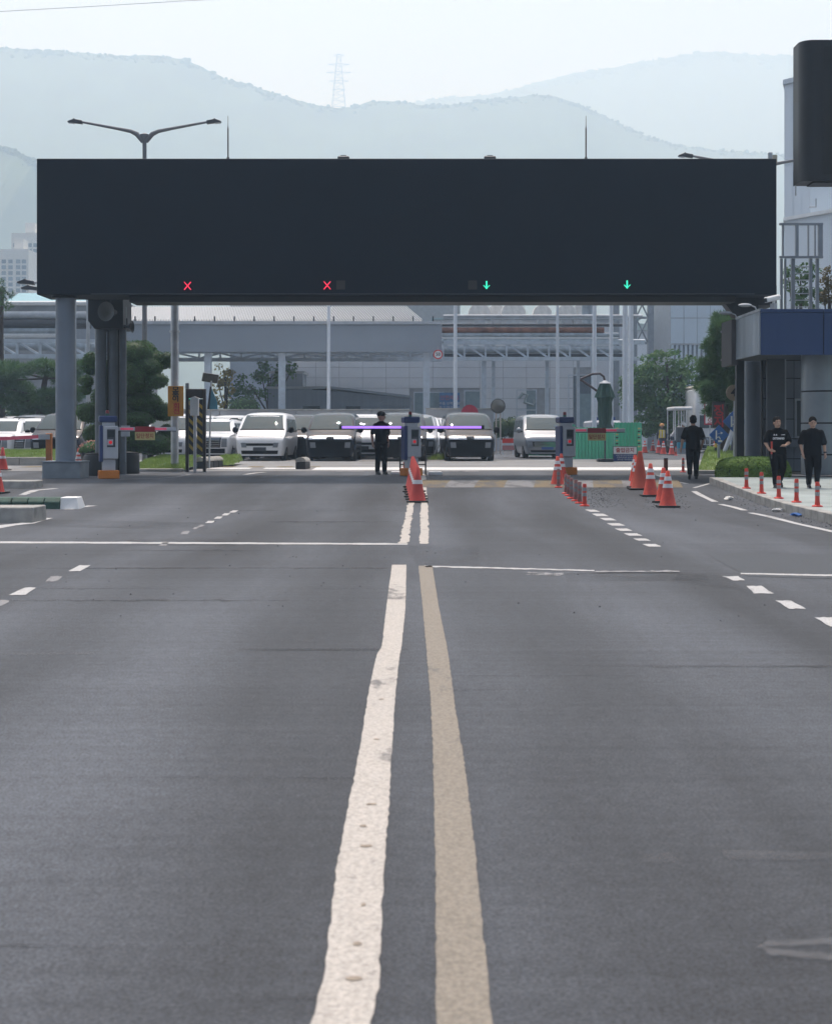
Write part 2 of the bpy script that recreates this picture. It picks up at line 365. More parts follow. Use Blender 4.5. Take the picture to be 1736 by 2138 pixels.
MB().tube([(gx(1615), 0.45, gz(325)), (gx(1629), 0.66, gz(325)), (gx(1627), 0.66, gz(350)), (gx(1626), 0.66, gz(470))], 0.02, 6).build('cable_pipe', m_grey, gan)
MB().box(x1 + 0.002, gx(1624), 0.3, 0.6, gz(470), gz(408)).build('side_box', m_dark, gan)
# horn loudspeakers hung on the rear bracket
m_horn = mat('horn_grey', (0.16,0.17,0.165), 0.5)
def horn(loc, rz, size, label, m):
    t = thing('horn_loudspeaker', label, 'loudspeaker', loc, rz)
    MB().lathe([(0.06*size, 0.34*size), (0.07*size, 0.2*size), (0.15*size, 0.08*size), (0.30*size, 0), (0.285*size, 0.012*size), (0.12*size, 0.1*size), (0.03*size, 0.16*size)], axis='y', n=20).build('horn', m, t, sm=True)
    MB().cyl((0, 0.3*size, 0), (0, 0.48*size, 0), 0.09*size, n=14).build('driver', m_dark, t)
    MB().bar((0, 0.25*size, 0.05), (0, 0.25*size, 0.4*size), 0.03).build('bracket', m_dark, t)
horn((gx(226, 41.9), 41.6, g0 + gz(652, 41.9)), R(-22), 0.95, 'grey horn loudspeaker facing the road under the left end of the screen', m_horn)
horn((gx(276, 42.3), 42.3, g0 + gz(682, 42.3)), R(80), 0.62, 'small dark horn loudspeaker pointing right beside the left pipe cluster', m_dark)
# ------------------------------------------------------------ big rounded display board at the right edge
db = 33.0; xb = X(1657, db + .6)
bd = thing('display_board', 'tall black display board with rounded edge above the guardhouse', 'display board', (xb + 2.6, db + 0.4, G(db) + 0.15))
zb0, zb1 = Z(387, db + .6) - G(db) - 0.15, Z(83, db) - G(db) - 0.15
pl = [(-2.6 + 0.28 * (1 - math.cos(a)), -0.4 + 0.28 * (1 - math.sin(a))) for a in [R(9 * i) for i in range(11)]][::-1]
pl = [(2.6, -0.4)] + [(x, y) for x, y in [(-2.6 + 0.3 - 0.3 * math.sin(a), -0.4 + 0.3 - 0.3 * math.cos(a)) for a in [R(9 * i) for i in range(11)]]] + [(-2.6, 0.3), (2.6, 0.3)]
n_ = len(pl); mb = MB(); mb.add([(x, y, zb0) for x, y in pl] + [(x, y, zb1) for x, y in pl], [tuple(range(n_ - 1, -1, -1)), tuple(range(n_, 2 * n_))] + [(i, (i + 1) % n_, n_ + (i + 1) % n_, n_ + i) for i in range(n_)])
mb.build('cabinet', mat('board_black', (0.012,0.014,0.018), 0.45, var=0.06), bd, sm=True)
MB().box(-2.1, 2.5, -0.412, -0.402, zb0 + 0.15, zb1 - 0.15).build('screen_face', mat('board_face', (0.007,0.008,0.010), 0.5), bd)
MB().box(-2.3, 2.6, -0.3, 0.25, zb0 - 0.03, zb0 - 0.002).build('bottom_rail', m_black, bd)
MB().cyl((2.2, 0, 0), (2.2, 0, zb1 - 0.2), 0.2, n=20).build('mast', m_col, bd, sm=True)
MB().cyl((-2.57, 0.2, zb0 - 0.24), (-2.57, 0.2, zb0), 0.016, n=8).build('drain_pipe', m_lgrey, bd)
# ------------------------------------------------------------ access ladder and railed landing behind the screen
dl = 43.5
ld = thing('access_ladder', 'grey steel ladder with railed landing at the right end of the screen', 'ladder', (X(1668, dl), dl, G(dl)))
bx = X(1668, dl); gl = G(dl)
def lz(py): return Z(py, dl) - gl
def lx(px): return X(px, dl) - bx
for px, w in ((1633, .05), (1662, .09), (1686, .03), (1700, .03), (1711, .13)):
    MB().box(lx(px) - w/2, lx(px) + w/2, -0.05, 0.05, lz(537), lz(468)).build('railing_post', m_grey, ld)
for py in (468, 537): MB().box(lx(1626), lx(1716), -0.06, 0.06, lz(py) - 0.03, lz(py) + 0.03).build('railing_rail', m_grey, ld)
for px, w in ((1632, .07), (1640, .05), (1656, .11), (1693, .09), (1707, .09)): MB().box(lx(px) - w/2, lx(px) + w/2, 0.07, 0.17, 0, lz(537) - 0.032).build('upright', m_grey, ld)
for k in range(9): MB().box(lx(1657), lx(1692), 0.1, 0.13, lz(556 + 14 * k) - 0.015, lz(556 + 14 * k) + 0.015).build('rung', m_lgrey, ld)
# ------------------------------------------------------------ street lamps
m_lamp = mat('lamp_grey', (0.17,0.175,0.19), 0.5)
def lamp_head(parent, p, s, k=1.0):
    h = MB().prism([(s*0.0, 0.05), (s*0.28, 0.10), (s*0.34, 0.14), (s*0.40, 0.10), (s*0.62, 0.02), (s*0.60, -0.03), (s*0.30, -0.05), (0, -0.09)], -0.11, 0.11)
    h.v = [(x * k, y * k, z * k) for x, y, z in h.v]
    o = h.build('lamp_head', m_dark, parent, p, bev=0.01)
    MB().prism([(s*0.32*k, -0.055*k), (s*0.6*k, -0.035*k), (s*0.58*k, -0.05*k), (s*0.34*k, -0.075*k)], -0.08, 0.08).build('lamp_glass', m_lgrey, o)
def double_lamp(px, d, ytop, label):
    k = d / 52.0; t = thing('street_lamp', label, 'street lamp', (X(px, d), d, G(d)), group='double street lamps')
    zt = Z(ytop, d) - G(d)
    MB().cyl((0, 0, 0), (0, 0, zt - 0.3), 0.1, 0.075, n=12).build('pole', m_lamp, t, sm=True)
    MB().lathe([(0.07, -0.32), (0.14, -0.12), (0.16, 0.0), (0.06, 0.05)], (0, 0, zt), 12).build('hub', m_lamp, t, sm=True)
    for s in (-1, 1):
        MB().tube([(s*0.05, 0, zt - 0.25), (s*0.28, 0, zt + 0.02), (s*0.5, 0, zt + 0.12), (s*1.0, 0, zt + 0.22), (s*2.3, 0, zt + 0.46)], [0.09, 0.09, 0.07, 0.055, 0.04], 8).build('arm', m_lamp, t, sm=True)
        lamp_head(t, (s*2.25, 0, zt + 0.46), s, 0.85)
double_lamp(302, 52, 281, 'tall grey lamp post with two spread arms rising above the left of the screen')
double_lamp(1575, 52, 352, 'grey lamp post whose single visible head peeks over the right of the screen')
def side_lamp(px, d, ytop, hx, label):
    t = thing('street_lamp', label, 'street lamp', (X(px, d), d, G(d)), group='single street lamps behind the left column')
    zt = Z(ytop, d) - G(d); L = X(hx, d) - X(px, d)
    MB().cyl((0, 0, 0), (0, 0, zt - 0.5), 0.075, 0.06, n=12).build('pole', m_lgrey, t, sm=True)
    MB().tube([(0, 0, zt - 0.5), (-0.05, 0, zt - 0.3), (-0.25, 0, zt - 0.1), (L * 0.5, 0, zt - 0.03), (L, 0, zt)], [0.06, 0.055, 0.05, 0.045, 0.04], 8).build('arm', m_lgrey, t, sm=True)
    lamp_head(t, (L, 0, zt), -1, 0.95)
side_lamp(156, 50, 590, 72, 'slim grey lamp post beside the round left column with the upper lamp head')
side_lamp(184, 53, 602, 78, 'slim grey lamp post nearer the pipe cluster with the lower lamp head')
# overhead wire in the sky
w = MB(); w.tube([(-60, 40, Z(62, 40)), (X(0, 40), 40, Z(24, 40)), (X(200, 40), 40, Z(13, 40)), (X(400, 40), 40, Z(1, 40)), (60, 40, Z(-190, 40))], 0.008, 5)
tag(w.build('overhead_wire', m_lgrey), 'thin overhead wire crossing the upper left corner of the sky', 'wire')
# ------------------------------------------------------------ markings and surfaces of the road (parts of the road)
def markmat(name, col, wear=0.45, wcol=(0.10,0.10,0.105), scale=6, stretch=(1,0.5,1), alpha=0, spread=0.1):
    m = bpy.data.materials.new(name); m.use_nodes = True; n = m.node_tree; b = n.nodes['Principled BSDF']; b.inputs['Roughness'].default_value = 0.75; b.inputs['Specular IOR Level'].default_value = 0.3
    tc = n.nodes.new('ShaderNodeTexCoord'); mp = n.nodes.new('ShaderNodeMapping'); mp.inputs['Scale'].default_value = stretch; n.links.new(tc.outputs['Object'], mp.inputs[0])
    q = n.nodes.new('ShaderNodeTexNoise'); q.inputs['Scale'].default_value = scale; q.inputs['Detail'].default_value = 8; q.inputs['Roughness'].default_value = 0.7; n.links.new(mp.outputs[0], q.inputs[0])
    q2 = n.nodes.new('ShaderNodeTexNoise'); q2.inputs['Scale'].default_value = 1.3; q2.inputs['Detail'].default_value = 3; n.links.new(mp.outputs[0], q2.inputs[0])
    ad = n.nodes.new('ShaderNodeMath'); ad.operation = 'ADD'; n.links.new(q.outputs[0], ad.inputs[0]); n.links.new(q2.outputs[0], ad.inputs[1])
    r = n.nodes.new('ShaderNodeValToRGB'); c = Vector(col); w = Vector(wcol)
    r.color_ramp.elements[0].position = wear; r.color_ramp.elements[0].color = (*(w * 0.8 + c * 0.2), 1)
    r.color_ramp.elements[1].position = min(wear + 0.08, 0.99); r.color_ramp.elements[1].color = (*(c * 0.9), 1)
    e = r.color_ramp.elements.new(1.0); e.color = (*c, 1)
    hf = n.nodes.new('ShaderNodeMath'); hf.operation = 'MULTIPLY'; hf.inputs[1].default_value = 0.62; n.links.new(ad.outputs[0], hf.inputs[0])
    n.links.new(hf.outputs[0], r.inputs[0])
    g1 = n.nodes.new('ShaderNodeTexNoise'); g1.inputs['Scale'].default_value = 60; g1.inputs['Detail'].default_value = 6; g1.inputs['Roughness'].default_value = 0.8; n.links.new(tc.outputs['Object'], g1.inputs[0])
    g2 = n.nodes.new('ShaderNodeValToRGB'); g2.color_ramp.elements[0].position = 0.36; g2.color_ramp.elements[0].color = (0.62,0.62,0.62,1); g2.color_ramp.elements[1].position = 0.6; g2.color_ramp.elements[1].color = (1.12,1.12,1.12,1); n.links.new(g1.outputs[0], g2.inputs[0])
    g3 = n.nodes.new('ShaderNodeMixRGB'); g3.blend_type = 'MULTIPLY'; g3.inputs[0].default_value = 1; n.links.new(r.outputs[0], g3.inputs[1]); n.links.new(g2.outputs[0], g3.inputs[2]); n.links.new(g3.outputs[0], b.inputs['Base Color'])
    f = n.nodes.new('ShaderNodeTexNoise'); f.inputs['Scale'].default_value = 150; n.links.new(tc.outputs['Object'], f.inputs[0])
    bp = n.nodes.new('ShaderNodeBump'); bp.inputs['Strength'].default_value = 0.4; bp.inputs['Distance'].default_value = 0.005; n.links.new(f.outputs[0], bp.inputs['Height']); n.links.new(bp.outputs[0], b.inputs['Normal'])
    if alpha:
        tr = n.nodes.new('ShaderNodeBsdfTransparent'); mx = n.nodes.new('ShaderNodeMixShader'); a = n.nodes.new('ShaderNodeValToRGB')
        a.color_ramp.elements[0].position = wear; a.color_ramp.elements[0].color = (0,0,0,1); a.color_ramp.elements[1].position = min(wear + spread, 0.99); a.color_ramp.elements[1].color = (alpha,alpha,alpha,1)
        n.links.new(hf.outputs[0], a.inputs[0]); n.links.new(a.outputs[0], mx.inputs[0]); n.links.new(tr.outputs[0], mx.inputs[1]); n.links.new(b.outputs[0], mx.inputs[2]); n.links.new(mx.outputs[0], n.nodes['Material Output'].inputs[0])
    return m
mk_cream = markmat('line_cream', (0.50,0.465,0.425), 0.45)
mk_tan = markmat('line_tan', (0.265,0.235,0.195), 0.45)
mk_white = markmat('line_white', (0.50,0.50,0.50), 0.44)
mk_worn = markmat('line_worn', (0.34,0.34,0.35), 0.45, scale=5, alpha=0.8)
mk_faint = markmat('line_faint', (0.2,0.2,0.21), 0.50, scale=3, alpha=0.22, spread=0.4)
mk_ghost = markmat('line_ghost', (0.30,0.30,0.31), 0.42, scale=4, alpha=0.36, spread=0.4)
mk_yel = markmat('hump_yellow', (0.21,0.165,0.10), 0.54, scale=4)
mk_humpw = markmat('hump_white', (0.24,0.24,0.245), 0.55, scale=4)
mk_patch = markmat('asphalt_patch', (0.044,0.046,0.051), 0.42, scale=2, alpha=0.22, spread=0.4)
mk_pale = markmat('asphalt_pale', (0.066,0.074,0.086), 0.3, wcol=(0.055,0.062,0.072))
mk_seam = markmat('seam_tar', (0.036,0.038,0.042), 0.54, scale=3, alpha=0.5, spread=0.25, stretch=(0.3,1,1))
rs = random.Random(5)
def strip(name, pts, m, dz=0.005, wob=0.0018, step=0.35, parent=road):
    # pts: (x, y, half width) along the road; an uneven-edged painted strip laid on the surface
    mb = MB(); vs = []
    for (xa, ya, wa), (xb_, yb, wb) in zip(pts, pts[1:]):
        n = max(1, int(abs(yb - ya) / (step if ya > 14 else 0.05)))
        for i in range(n + (1 if (xb_, yb, wb) == pts[-1] else 0)):
            t = i / n; x = xa + (xb_ - xa) * t; y = ya + (yb - ya) * t; w = wa + (wb - wa) * t
            vs.append((x - w + rs.gauss(0, wob), y, G(y) + dz)); vs.append((x + w + rs.gauss(0, wob), y, G(y) + dz))
    mb.add(vs, [(i, i + 1, i + 3, i + 2) for i in range(0, len(vs) - 2, 2)]); return mb.build(name, m, parent)
def quadm(name, pp, m, dz=0.005, sub=12, jag=0.0):
    # pp: 4 photo points (near-left, near-right, far-right, far-left) of a mark on the ground
    P = [GP(x, y) for x, y in pp]; mb = MB(); vs = []
    for j in range(4):
        for i in range(sub + 1):
            u = i / sub; v = j / 3
            a = Vector(P[0]) * (1 - u) + Vector(P[1]) * u; b_ = Vector(P[3]) * (1 - u) + Vector(P[2]) * u; c = a * (1 - v) + b_ * v
            y = c.y + (rs.gauss(0, jag) if j in (0, 3) else 0); vs.append((c.x + (rs.gauss(0, jag * 0.4) if i in (0, sub) else 0), y, G(y) + dz))
    mb.add(vs, [(j * (sub + 1) + i, j * (sub + 1) + i + 1, (j + 1) * (sub + 1) + i + 1, (j + 1) * (sub + 1) + i) for j in range(3) for i in range(sub)])
    return mb.build(name, m, road)
def cl(pts): # photo (x_left, x_right, y) -> strip points
    out = []
    for a, b_, y in pts:
        d = DG(y); out.append((X((a + b_) / 2, d), d, M((b_ - a) / 2, d)))
    return out
strip('centre_line', [(-0.27, 1.5, 0.085)] + cl([(648,775,2138),(676,792,2050),(700,800,1830),(728,812,1680),(752,818,1560),(770,826,1440),(786,834,1370),(797,838,1350),(806,846,1270),(818,848,1180)]), mk_cream)
strip('centre_line', [(0.16, 1.5, 0.08)] + cl([(910,1028,2138),(911,1012,1990),(908,992,1780),(904,970,1600),(900,950,1480),(890,934,1360),(882,916,1270),(873,902,1182)]), mk_tan)
strip('centre_line', cl([(832,851,1136),(838,856,1110),(846,860,1080),(850,864,1056),(853,866,1020),(856,868,990)]), mk_cream, wob=0.014, step=0.2)
strip('centre_line', cl([(876,894,1136),(877,894,1105),(877,893,1075),(878,892,1050),(877,890,1020),(876,888,990)]), mk_cream, wob=0.01, step=0.2)
mk_stain = mat('paint_stain', (0.29,0.24,0.19), 0.85, var=0.3, scale=20)
for px, py, w in ((738,2048,19),(746,1975,10),(764,1770,15),(758,1728,8),(775,1682,12),(786,1546,7),(796,1462,6),(758,1893,6)):
    x_, y_, z_ = GP(px, py); r_ = M(w, y_); mb = MB(); nn = 12
    mb.add([(x_ + r_ * math.cos(6.283*i/nn) * rs.uniform(.8,1.1), y_ + .014 * math.sin(6.283*i/nn) * rs.uniform(.7,1.2), z_ + .0075) for i in range(nn)], [tuple(range(nn))]); mb.build('paint_stain', mk_stain, road)
quadm('stop_line', [(-80,1134.5),(850,1138),(850,1135),(-80,1130.5)], mk_white, sub=40, jag=0.02)
quadm('stop_line', [(888,1184.5),(1240,1193.5),(1240,1191),(888,1181.5)], mk_white, sub=30, jag=0.02)
quadm('stop_line', [(1100,1201),(1178,1203),(1178,1198),(1100,1196)], mk_worn, sub=10, jag=0.03)
quadm('stop_line', [(1240,1197),(1415,1196),(1415,1193.5),(1240,1194)], mk_worn, dz=0.012, sub=16, jag=0.03)
quadm('stop_line', [(1545,1199.5),(1780,1205),(1780,1201.5),(1545,1197)], mk_white, sub=20, jag=0.01)
for a in ([(1215,1063),(1242,1063),(1232,1059),(1208,1059)],): pass
dl_ = [(1226,1069,1248,1064.5),(1240,1078,1266,1073),(1256,1087,1282,1082),(1272,1098,1300,1093),(1288,1109,1316,1104),(1306,1119,1336,1114),(1326,1129.5,1354,1125),(1346,1142,1376,1136.5)]
for a, y0_, b_, y1_ in dl_:                                        # right lane dashes
    quadm('lane_dash', [(a + 6, y0_), (b_ + 4, y0_), (b_ - 8, y1_), (a - 6, y1_)], mk_white, sub=3, jag=0.012)
for pp in ([(1528,1213),(1556,1213),(1538,1204),(1508,1204)], [(1575,1240),(1614,1240),(1590,1224),(1556,1224)], [(1648,1272),(1682,1272),(1650,1255),(1618,1255)], [(1740,1312),(1790,1312),(1748,1290),(1700,1290)]):
    quadm('lane_dash', pp, mk_white, sub=5, jag=0.015)
for a, b_, y in ((478,494,1068),(462,478,1074),(446,462,1081),(428,446,1090),(412,424,1098),(400,412,1103),(376,394,1112),(332,350,1136)):
    w_ = 5 if y > 1110 else 3.2
    quadm('lane_dash', [(a, y + w_ * 0.8), (b_ - 3, y + w_ * 0.8), (b_ + 4, y - w_ * 0.6), (a + 7, y - w_ * 0.6)], mk_white if 1066 < y < 1092 else mk_worn, sub=3, jag=0.012)
for pp, m in (([(144,1193),(168,1193),(190,1181),(164,1181)], mk_white), ([(95,1216),(118,1216),(132,1204),(108,1204)], mk_worn), ([(20,1243),(52,1243),(76,1228),(48,1228)], mk_white), ([(-30,1266),(4,1266),(24,1254),(-6,1254)], mk_worn)): quadm('lane_dash', pp, m, sub=4, jag=0.02)
# edge line and bits on the right
EL = [(1790,1122),(1736,1110),(1660,1093),(1600,1078),(1566,1071)]
def edge(pts, w, m, name='edge_line'):
    mb = MB(); vs = []
    for k, (x, y) in enumerate(pts):
        p = Vector(GP(x, y)); q = Vector(GP(*pts[min(k + 1, len(pts) - 1)])) - Vector(GP(*pts[max(k - 1, 0)])); nn = Vector((-q.y, q.x, 0)).normalized() * w
        for s in (-1, 1): c = p + nn * s; vs.append((c.x + rs.gauss(0, 0.01), c.y, G(c.y) + 0.005))
    mb.add(vs, [(i, i + 1, i + 3, i + 2) for i in range(0, len(vs) - 2, 2)]); return mb.build(name, m, road)
edge(EL, 0.07, mk_white); edge([(1554,1066),(1530,1059),(1502,1053)], 0.07, mk_white); edge([(1492,1048),(1478,1042),(1462,1034),(1448,1026)], 0.075, mk_white)
edge([(1448,1019),(1480,1010),(1500,1008)], 0.05, mk_white)
edge([(1372,992),(1390,1000),(1410,1006),(1432,1010)], 0.07, mk_white)
# left island edge lines
edge([(47,1034),(62,1028),(74,1024),(118,1020)], 0.09, mk_white); edge([(140,1064),(168,1059),(192,1056)], 0.10, mk_white); edge([(-30,1106),(20,1097),(56,1093),(74,1088),(98,1082)], 0.13, mk_white)
edge([(240,1001),(330,999),(370,996),(400,990)], 0.06, mk_worn)
# worn ghosts of old paint, patches, tar seams
for pp, m in (([(575,1338),(668,1346),(660,1341),(600,1330)], mk_faint), ([(-20,1372),(205,1368),(200,1364),(-20,1367)], mk_faint), ([(1080,1790),(1190,1790),(1205,1780),(1100,1783)], mk_faint), ([(1330,1806),(1418,1806),(1400,1785),(1340,1790)], mk_faint),
              ([(1520,1800),(1780,1800),(1780,1785),(1500,1780)], mk_faint), ([(1575,1985),(1780,1975),(1780,1963),(1600,1970)], mk_ghost), ([(1600,1998),(1780,2016),(1780,2004),(1590,1985)], mk_ghost),
              ([(1300,1222),(1370,1224),(1350,1219),(1300,1217)], mk_faint), ([(1240,1205),(1330,1208),(1330,1204),(1240,1202)], mk_faint)): quadm('worn_paint', pp, m, dz=0.009, sub=14, jag=0.004)
for pp, m in (([(1185,1216),(1480,1212),(1470,1199),(1180,1196)], mk_patch), ([(258,1140.5),(490,1140.5),(500,1127),(268,1127)], mk_patch), ([(1400,1215),(1560,1235),(1500,1200),(1420,1196)], mk_patch), ([(1560,1204),(1900,1214),(1900,1157),(1473,1157)], mk_pale), ([(40,1098),(430,1108),(440,1092),(60,1084)], mk_patch), ([(868,1180),(1000,1180),(1000,1140),(850,1140)], mk_patch)):
    ap_dz = globals().get('ap_dz', 0.0016) + 0.0004; quadm('asphalt_patch', pp, m, dz=ap_dz, sub=14, jag=0.02)
for y, a, b_, w in ((1357,500,852,2.2),(1356,-60,500,1.0),(1392,920,1800,2.0),(1412,905,1500,0.9),(1187,-60,812,0.8),(1150,-60,850,0.8),(1254,-60,800,0.7),(1626,-60,740,1.6),(1976,-60,500,2.0),(2086,560,680,3.0),(1442,900,1500,0.6),(1230,-60,812,0.6),(1066,480,830,0.6),(1090,560,836,0.5)):
    quadm('tar_seam', [(a, y + w), (b_, y + w), (b_, y - w), (a, y - w)], mk_seam, dz=0.0045, sub=60, jag=0.05 if y < 1300 else 0.012)
# speed hump in yellow and white across the right-hand lanes, low hump beyond the gate
def hump(px0, px1, pya, pyb, stripes, name, label):
    ya, yb = DG(pya), DG(pyb)
    t = thing('speed_hump', label, 'speed hump', (0, ya, G(ya)))
    xa, xb_ = X(px0, ya), X(px1, ya); N = stripes
    for k in range(N):
        mb = MB(); vs = []; u0 = xa + (xb_ - xa) * k / N; u1 = xa + (xb_ - xa) * (k + 1) / N
        for j in range(9):
            f = j / 8; y = ya + (yb - ya) * f; z = G(y) - G(ya) + 0.004 + 0.07 * math.sin(math.pi * f); sk = 0.5 * (xb_ - xa) / N * (f - 0.5)
            vs += [(u0 + sk, y - ya, z), (u1 + sk, y - ya, z)]
        mb.add(vs, [(i, i + 1, i + 3, i + 2) for i in range(0, 16, 2)]); mb.build('painted_stripe', mk_yel if k % 2 == 0 else mk_humpw, t, sm=True)
hump(880, 1440, 1018, 1003, 9, 'h', 'yellow and white striped speed hump across the right-hand lanes')
# bright concrete apron beyond the gate
m_apron = mat('apron_concrete', (0.185,0.185,0.185), 0.8, var=0.22, scale=0.9, bump=0.15, stretch=(0.4,1.6,1))
xs = [-40 + 2.0 * i for i in range(41)]; ys = [45.6 + 0.4 * i for i in range(36)]
mb = MB(); mb.add([(x, y, G(y) + 0.004) for y in ys for x in xs], [(j * len(xs) + i, j * len(xs) + i + 1, (j + 1) * len(xs) + i + 1, (j + 1) * len(xs) + i) for j in range(len(ys) - 1) for i in range(len(xs) - 1)])
ap = struct(mb.build('apron', m_apron, sm=True))
def apron_mark(px0, px1, ya, yb, m):
    n = 10; mb = MB(); vs = []
    for i in range(n + 1):
        x = X(px0, ya) + (X(px1, ya) - X(px0, ya)) * i / n
        vs += [(x, ya + rs.gauss(0, 0.04), G(ya) + 0.010), (x, yb + rs.gauss(0, 0.04), G(yb) + 0.010)]
    mb.add(vs, [(2 * i, 2 * i + 2, 2 * i + 3, 2 * i + 1) for i in range(n)]); mb.build('apron_line', m, ap)
mk_bright = markmat('line_bright', (0.78,0.78,0.77), 0.42)
apron_mark(650, 1450, DG(981.5), DG(976.5), mk_bright); apron_mark(690, 760, DG(985), DG(982.5), mk_worn); apron_mark(870, 1000, DG(985), DG(982.8), mk_worn)
apron_mark(430, 520, DG(979.5), DG(977), mk_bright); apron_mark(548, 620, DG(979.5), DG(977.2), mk_bright)
for a, b_ in ((455,485),(515,545),(575,608),(635,665),(40,70),(55,98)): apron_mark(a, b_, DG(976.2), DG(973.5), mk_yel)
edge([(512,991),(534,987.5),(552,986)], 0.09, mk_white, 'lane_dash')
# ------------------------------------------------------------ pavement on the right with granite kerbs
m_pave = mat('pavement_green', (0.27,0.31,0.305), 0.8, var=0.2, scale=1.1, bump=0.15)
m_gran = mat('granite_kerb', (0.30,0.295,0.28), 0.8, var=0.25, scale=4, bump=0.3)
HP = 0.17
def kx(y): return 6.8 + (y - 23.5) * 0.044
ys = [8 + 0.7 * i for i in range(41)]
mb = MB(); vs = []
for y in ys: vs += [(kx(y) + 0.18, y, G(y) + HP), (13, y, G(y) + HP), (45, y, G(y) + HP)]
mb.add(vs, [f for j in range(len(ys) - 1) for f in ((3*j, 3*j+1, 3*j+4, 3*j+3), (3*j+1, 3*j+2, 3*j+5, 3*j+4))])
pav = struct(mb.build('pavement', m_pave, sm=True))
ksm = MB().box(0, 0.19, 0.006, 0.994, -0.05, HP + 0.004).mesh('kerb_stone', m_gran, bev=0.012)
for k in range(28):
    y = 8 + k * 1.0; a = math.atan(0.044); sl_ = (G(y + 1) - G(y))
    place('kerb_stone', ksm, pav, (kx(y), y, G(y) - 0.0), (math.atan(sl_), 0, -a))
for k in range(10): place('kerb_stone', ksm, pav, (kx(36) + 0.02 + k * 1.0, 36.19, G(36) - 0.01), (0, 0, R(-90)))
# ------------------------------------------------------------ traffic islands at the left edge
def kerbed(name, label, pp, h, m, n, cat='traffic island'):
    # a row of kerb blocks: pp = photo (x0, x1, y bottom), going left out of frame
    x0_, x1_, yb = pp; d = DG(yb); o = thing(name, label, cat, (0, d, G(d))); L = X(x1_, d); 
    for k in range(n):
        MB().prismx([(0, -0.03), (0.05, h), (0.9, h), (0.95, -0.03)], L - (k + 1) * 0.8 + 0.005, L - k * 0.8 - 0.005).build('kerb_block', m, o, bev=0.015)
kerbed('kerb_island', 'weathered concrete kerb island at the left edge nearest the camera', (0, 68, 1092), 0.26, m_gran, 6)
kerbed('kerb_island', 'low concrete kerb island at the left edge close to the plinth', (0, 70, 1020), 0.18, m_gran, 6)
d = DG(1063); t = thing('rubber_hump', 'dark green rubber block barrier with a white end at the left edge', 'barrier', (0, d, G(d)))
m_grub = mat('green_rubber', (0.035,0.085,0.065), 0.7, var=0.3, scale=6, bump=0.3)
L = X(125, d)
for k in range(9): MB().prismx([(0, -0.03), (0.03, 0.14), (0.12, 0.22), (0.5, 0.22), (0.6, -0.03)], L - (k + 1) * 0.32 + 0.006, L - k * 0.32 - 0.006).build('rubber_block', m_grub, t, bev=0.012)
MB().add([(L, 0, -0.03), (L + 0.38, 0, -0.03), (L + 0.38, 0.6, -0.03), (L, 0.6, -0.03), (L, 0.06, 0.23), (L + 0.32, 0.1, 0.23), (L + 0.32, 0.5, 0.23), (L, 0.55, 0.23)], [(0,3,2,1),(4,5,6,7),(0,1,5,4),(1,2,6,5),(2,3,7,6),(3,0,4,7)]).build('end_block', m_white, t, bev=0.015)
# ------------------------------------------------------------ guardhouse with blue canopy
df = 36.6; gb = G(df) + HP
gh = thing('guardhouse', 'guardhouse with deep blue canopy fascia and fat round metal column', 'guardhouse', (X(1587, df), df, gb))
ox = X(1587, df)
def hx(px, d=df): return X(px, d) - ox
def hz(py, d=df): return Z(py, d) - gb
m_fas = mat('fascia_blue', (0.013,0.040,0.13), 0.4, var=0.06, scale=0.8)
m_clad = mat('ribbed_cladding', (0.38,0.43,0.48), 0.35, 0.3, var=0.25, scale=1.2, stretch=(1,1,0.08))
m_metal = mat('column_cladding', (0.24,0.275,0.31), 0.32, 0.55, var=0.12, scale=1.5)
m_panel = mat('wall_panel', (0.20,0.225,0.27), 0.45, 0.1, var=0.12, scale=1.0)
m_gap = mat('joint_black', (0.012,0.013,0.016), 0.8)
zt, zb = hz(645), hz(741); jx = hx(1718)
MB().box(0.02, 6.5, 0.035, 0.2, zb + 0.02, zt - 0.02).build('canopy_frame', m_gap, gh)
MB().box(0, jx - 0.012, 0, 0.03, zb, zt - 0.09).build('fascia_panel', m_fas, gh, bev=0.004)
MB().box(jx + 0.012, 6.5, 0, 0.03, zb, zt - 0.09).build('fascia_panel', m_fas, gh, bev=0.004)
MB().box(-0.01, jx - 0.012, -0.02, 0.12, zt - 0.085, zt).build('fascia_cap', m_fas, gh, bev=0.004)
MB().box(jx + 0.012, 6.5, -0.02, 0.12, zt - 0.085, zt).build('fascia_cap', m_fas, gh, bev=0.004)
L = 2.7
for k in range(18):                                     # ribbed sheets down the left flank
    y = 0.05 + k * L / 18
    MB().box(-0.03, 0.0, y, y + L / 18 - 0.035, zb + 0.02, zt - 0.06).build('cladding_rib', m_clad, gh)
MB().box(0.002, 0.03, 0.032, L, zb + 0.02, zt - 0.06).build('cladding_back', m_clad, gh)
MB().box(-0.045, 0.04, 0.0, L, zt - 0.055, zt + 0.01).build('flank_cap', m_steel, gh)
MB().box(-0.15, 0.03, L + 0.02, L + 1.3, zb - 0.12, zt - 0.05).build('dark_end_board', mat('board_brown', (0.055,0.05,0.055), 0.6), gh)
MB().box(0.03, 6.5, 0.21, 5.0, zb + 0.1, zb + 0.16).build('soffit', mat('soffit_grey', (0.16,0.17,0.18), 0.7), gh)
MB().box(0.03, 6.5, 0.21, 5.0, zt - 0.25, zt - 0.2).build('roof', m_grey, gh)
MB().box(0.35, 0.9, 0.9, 1.0, zb + 0.05, zb + 0.1).build('soffit_lamp', m_lgrey, gh)
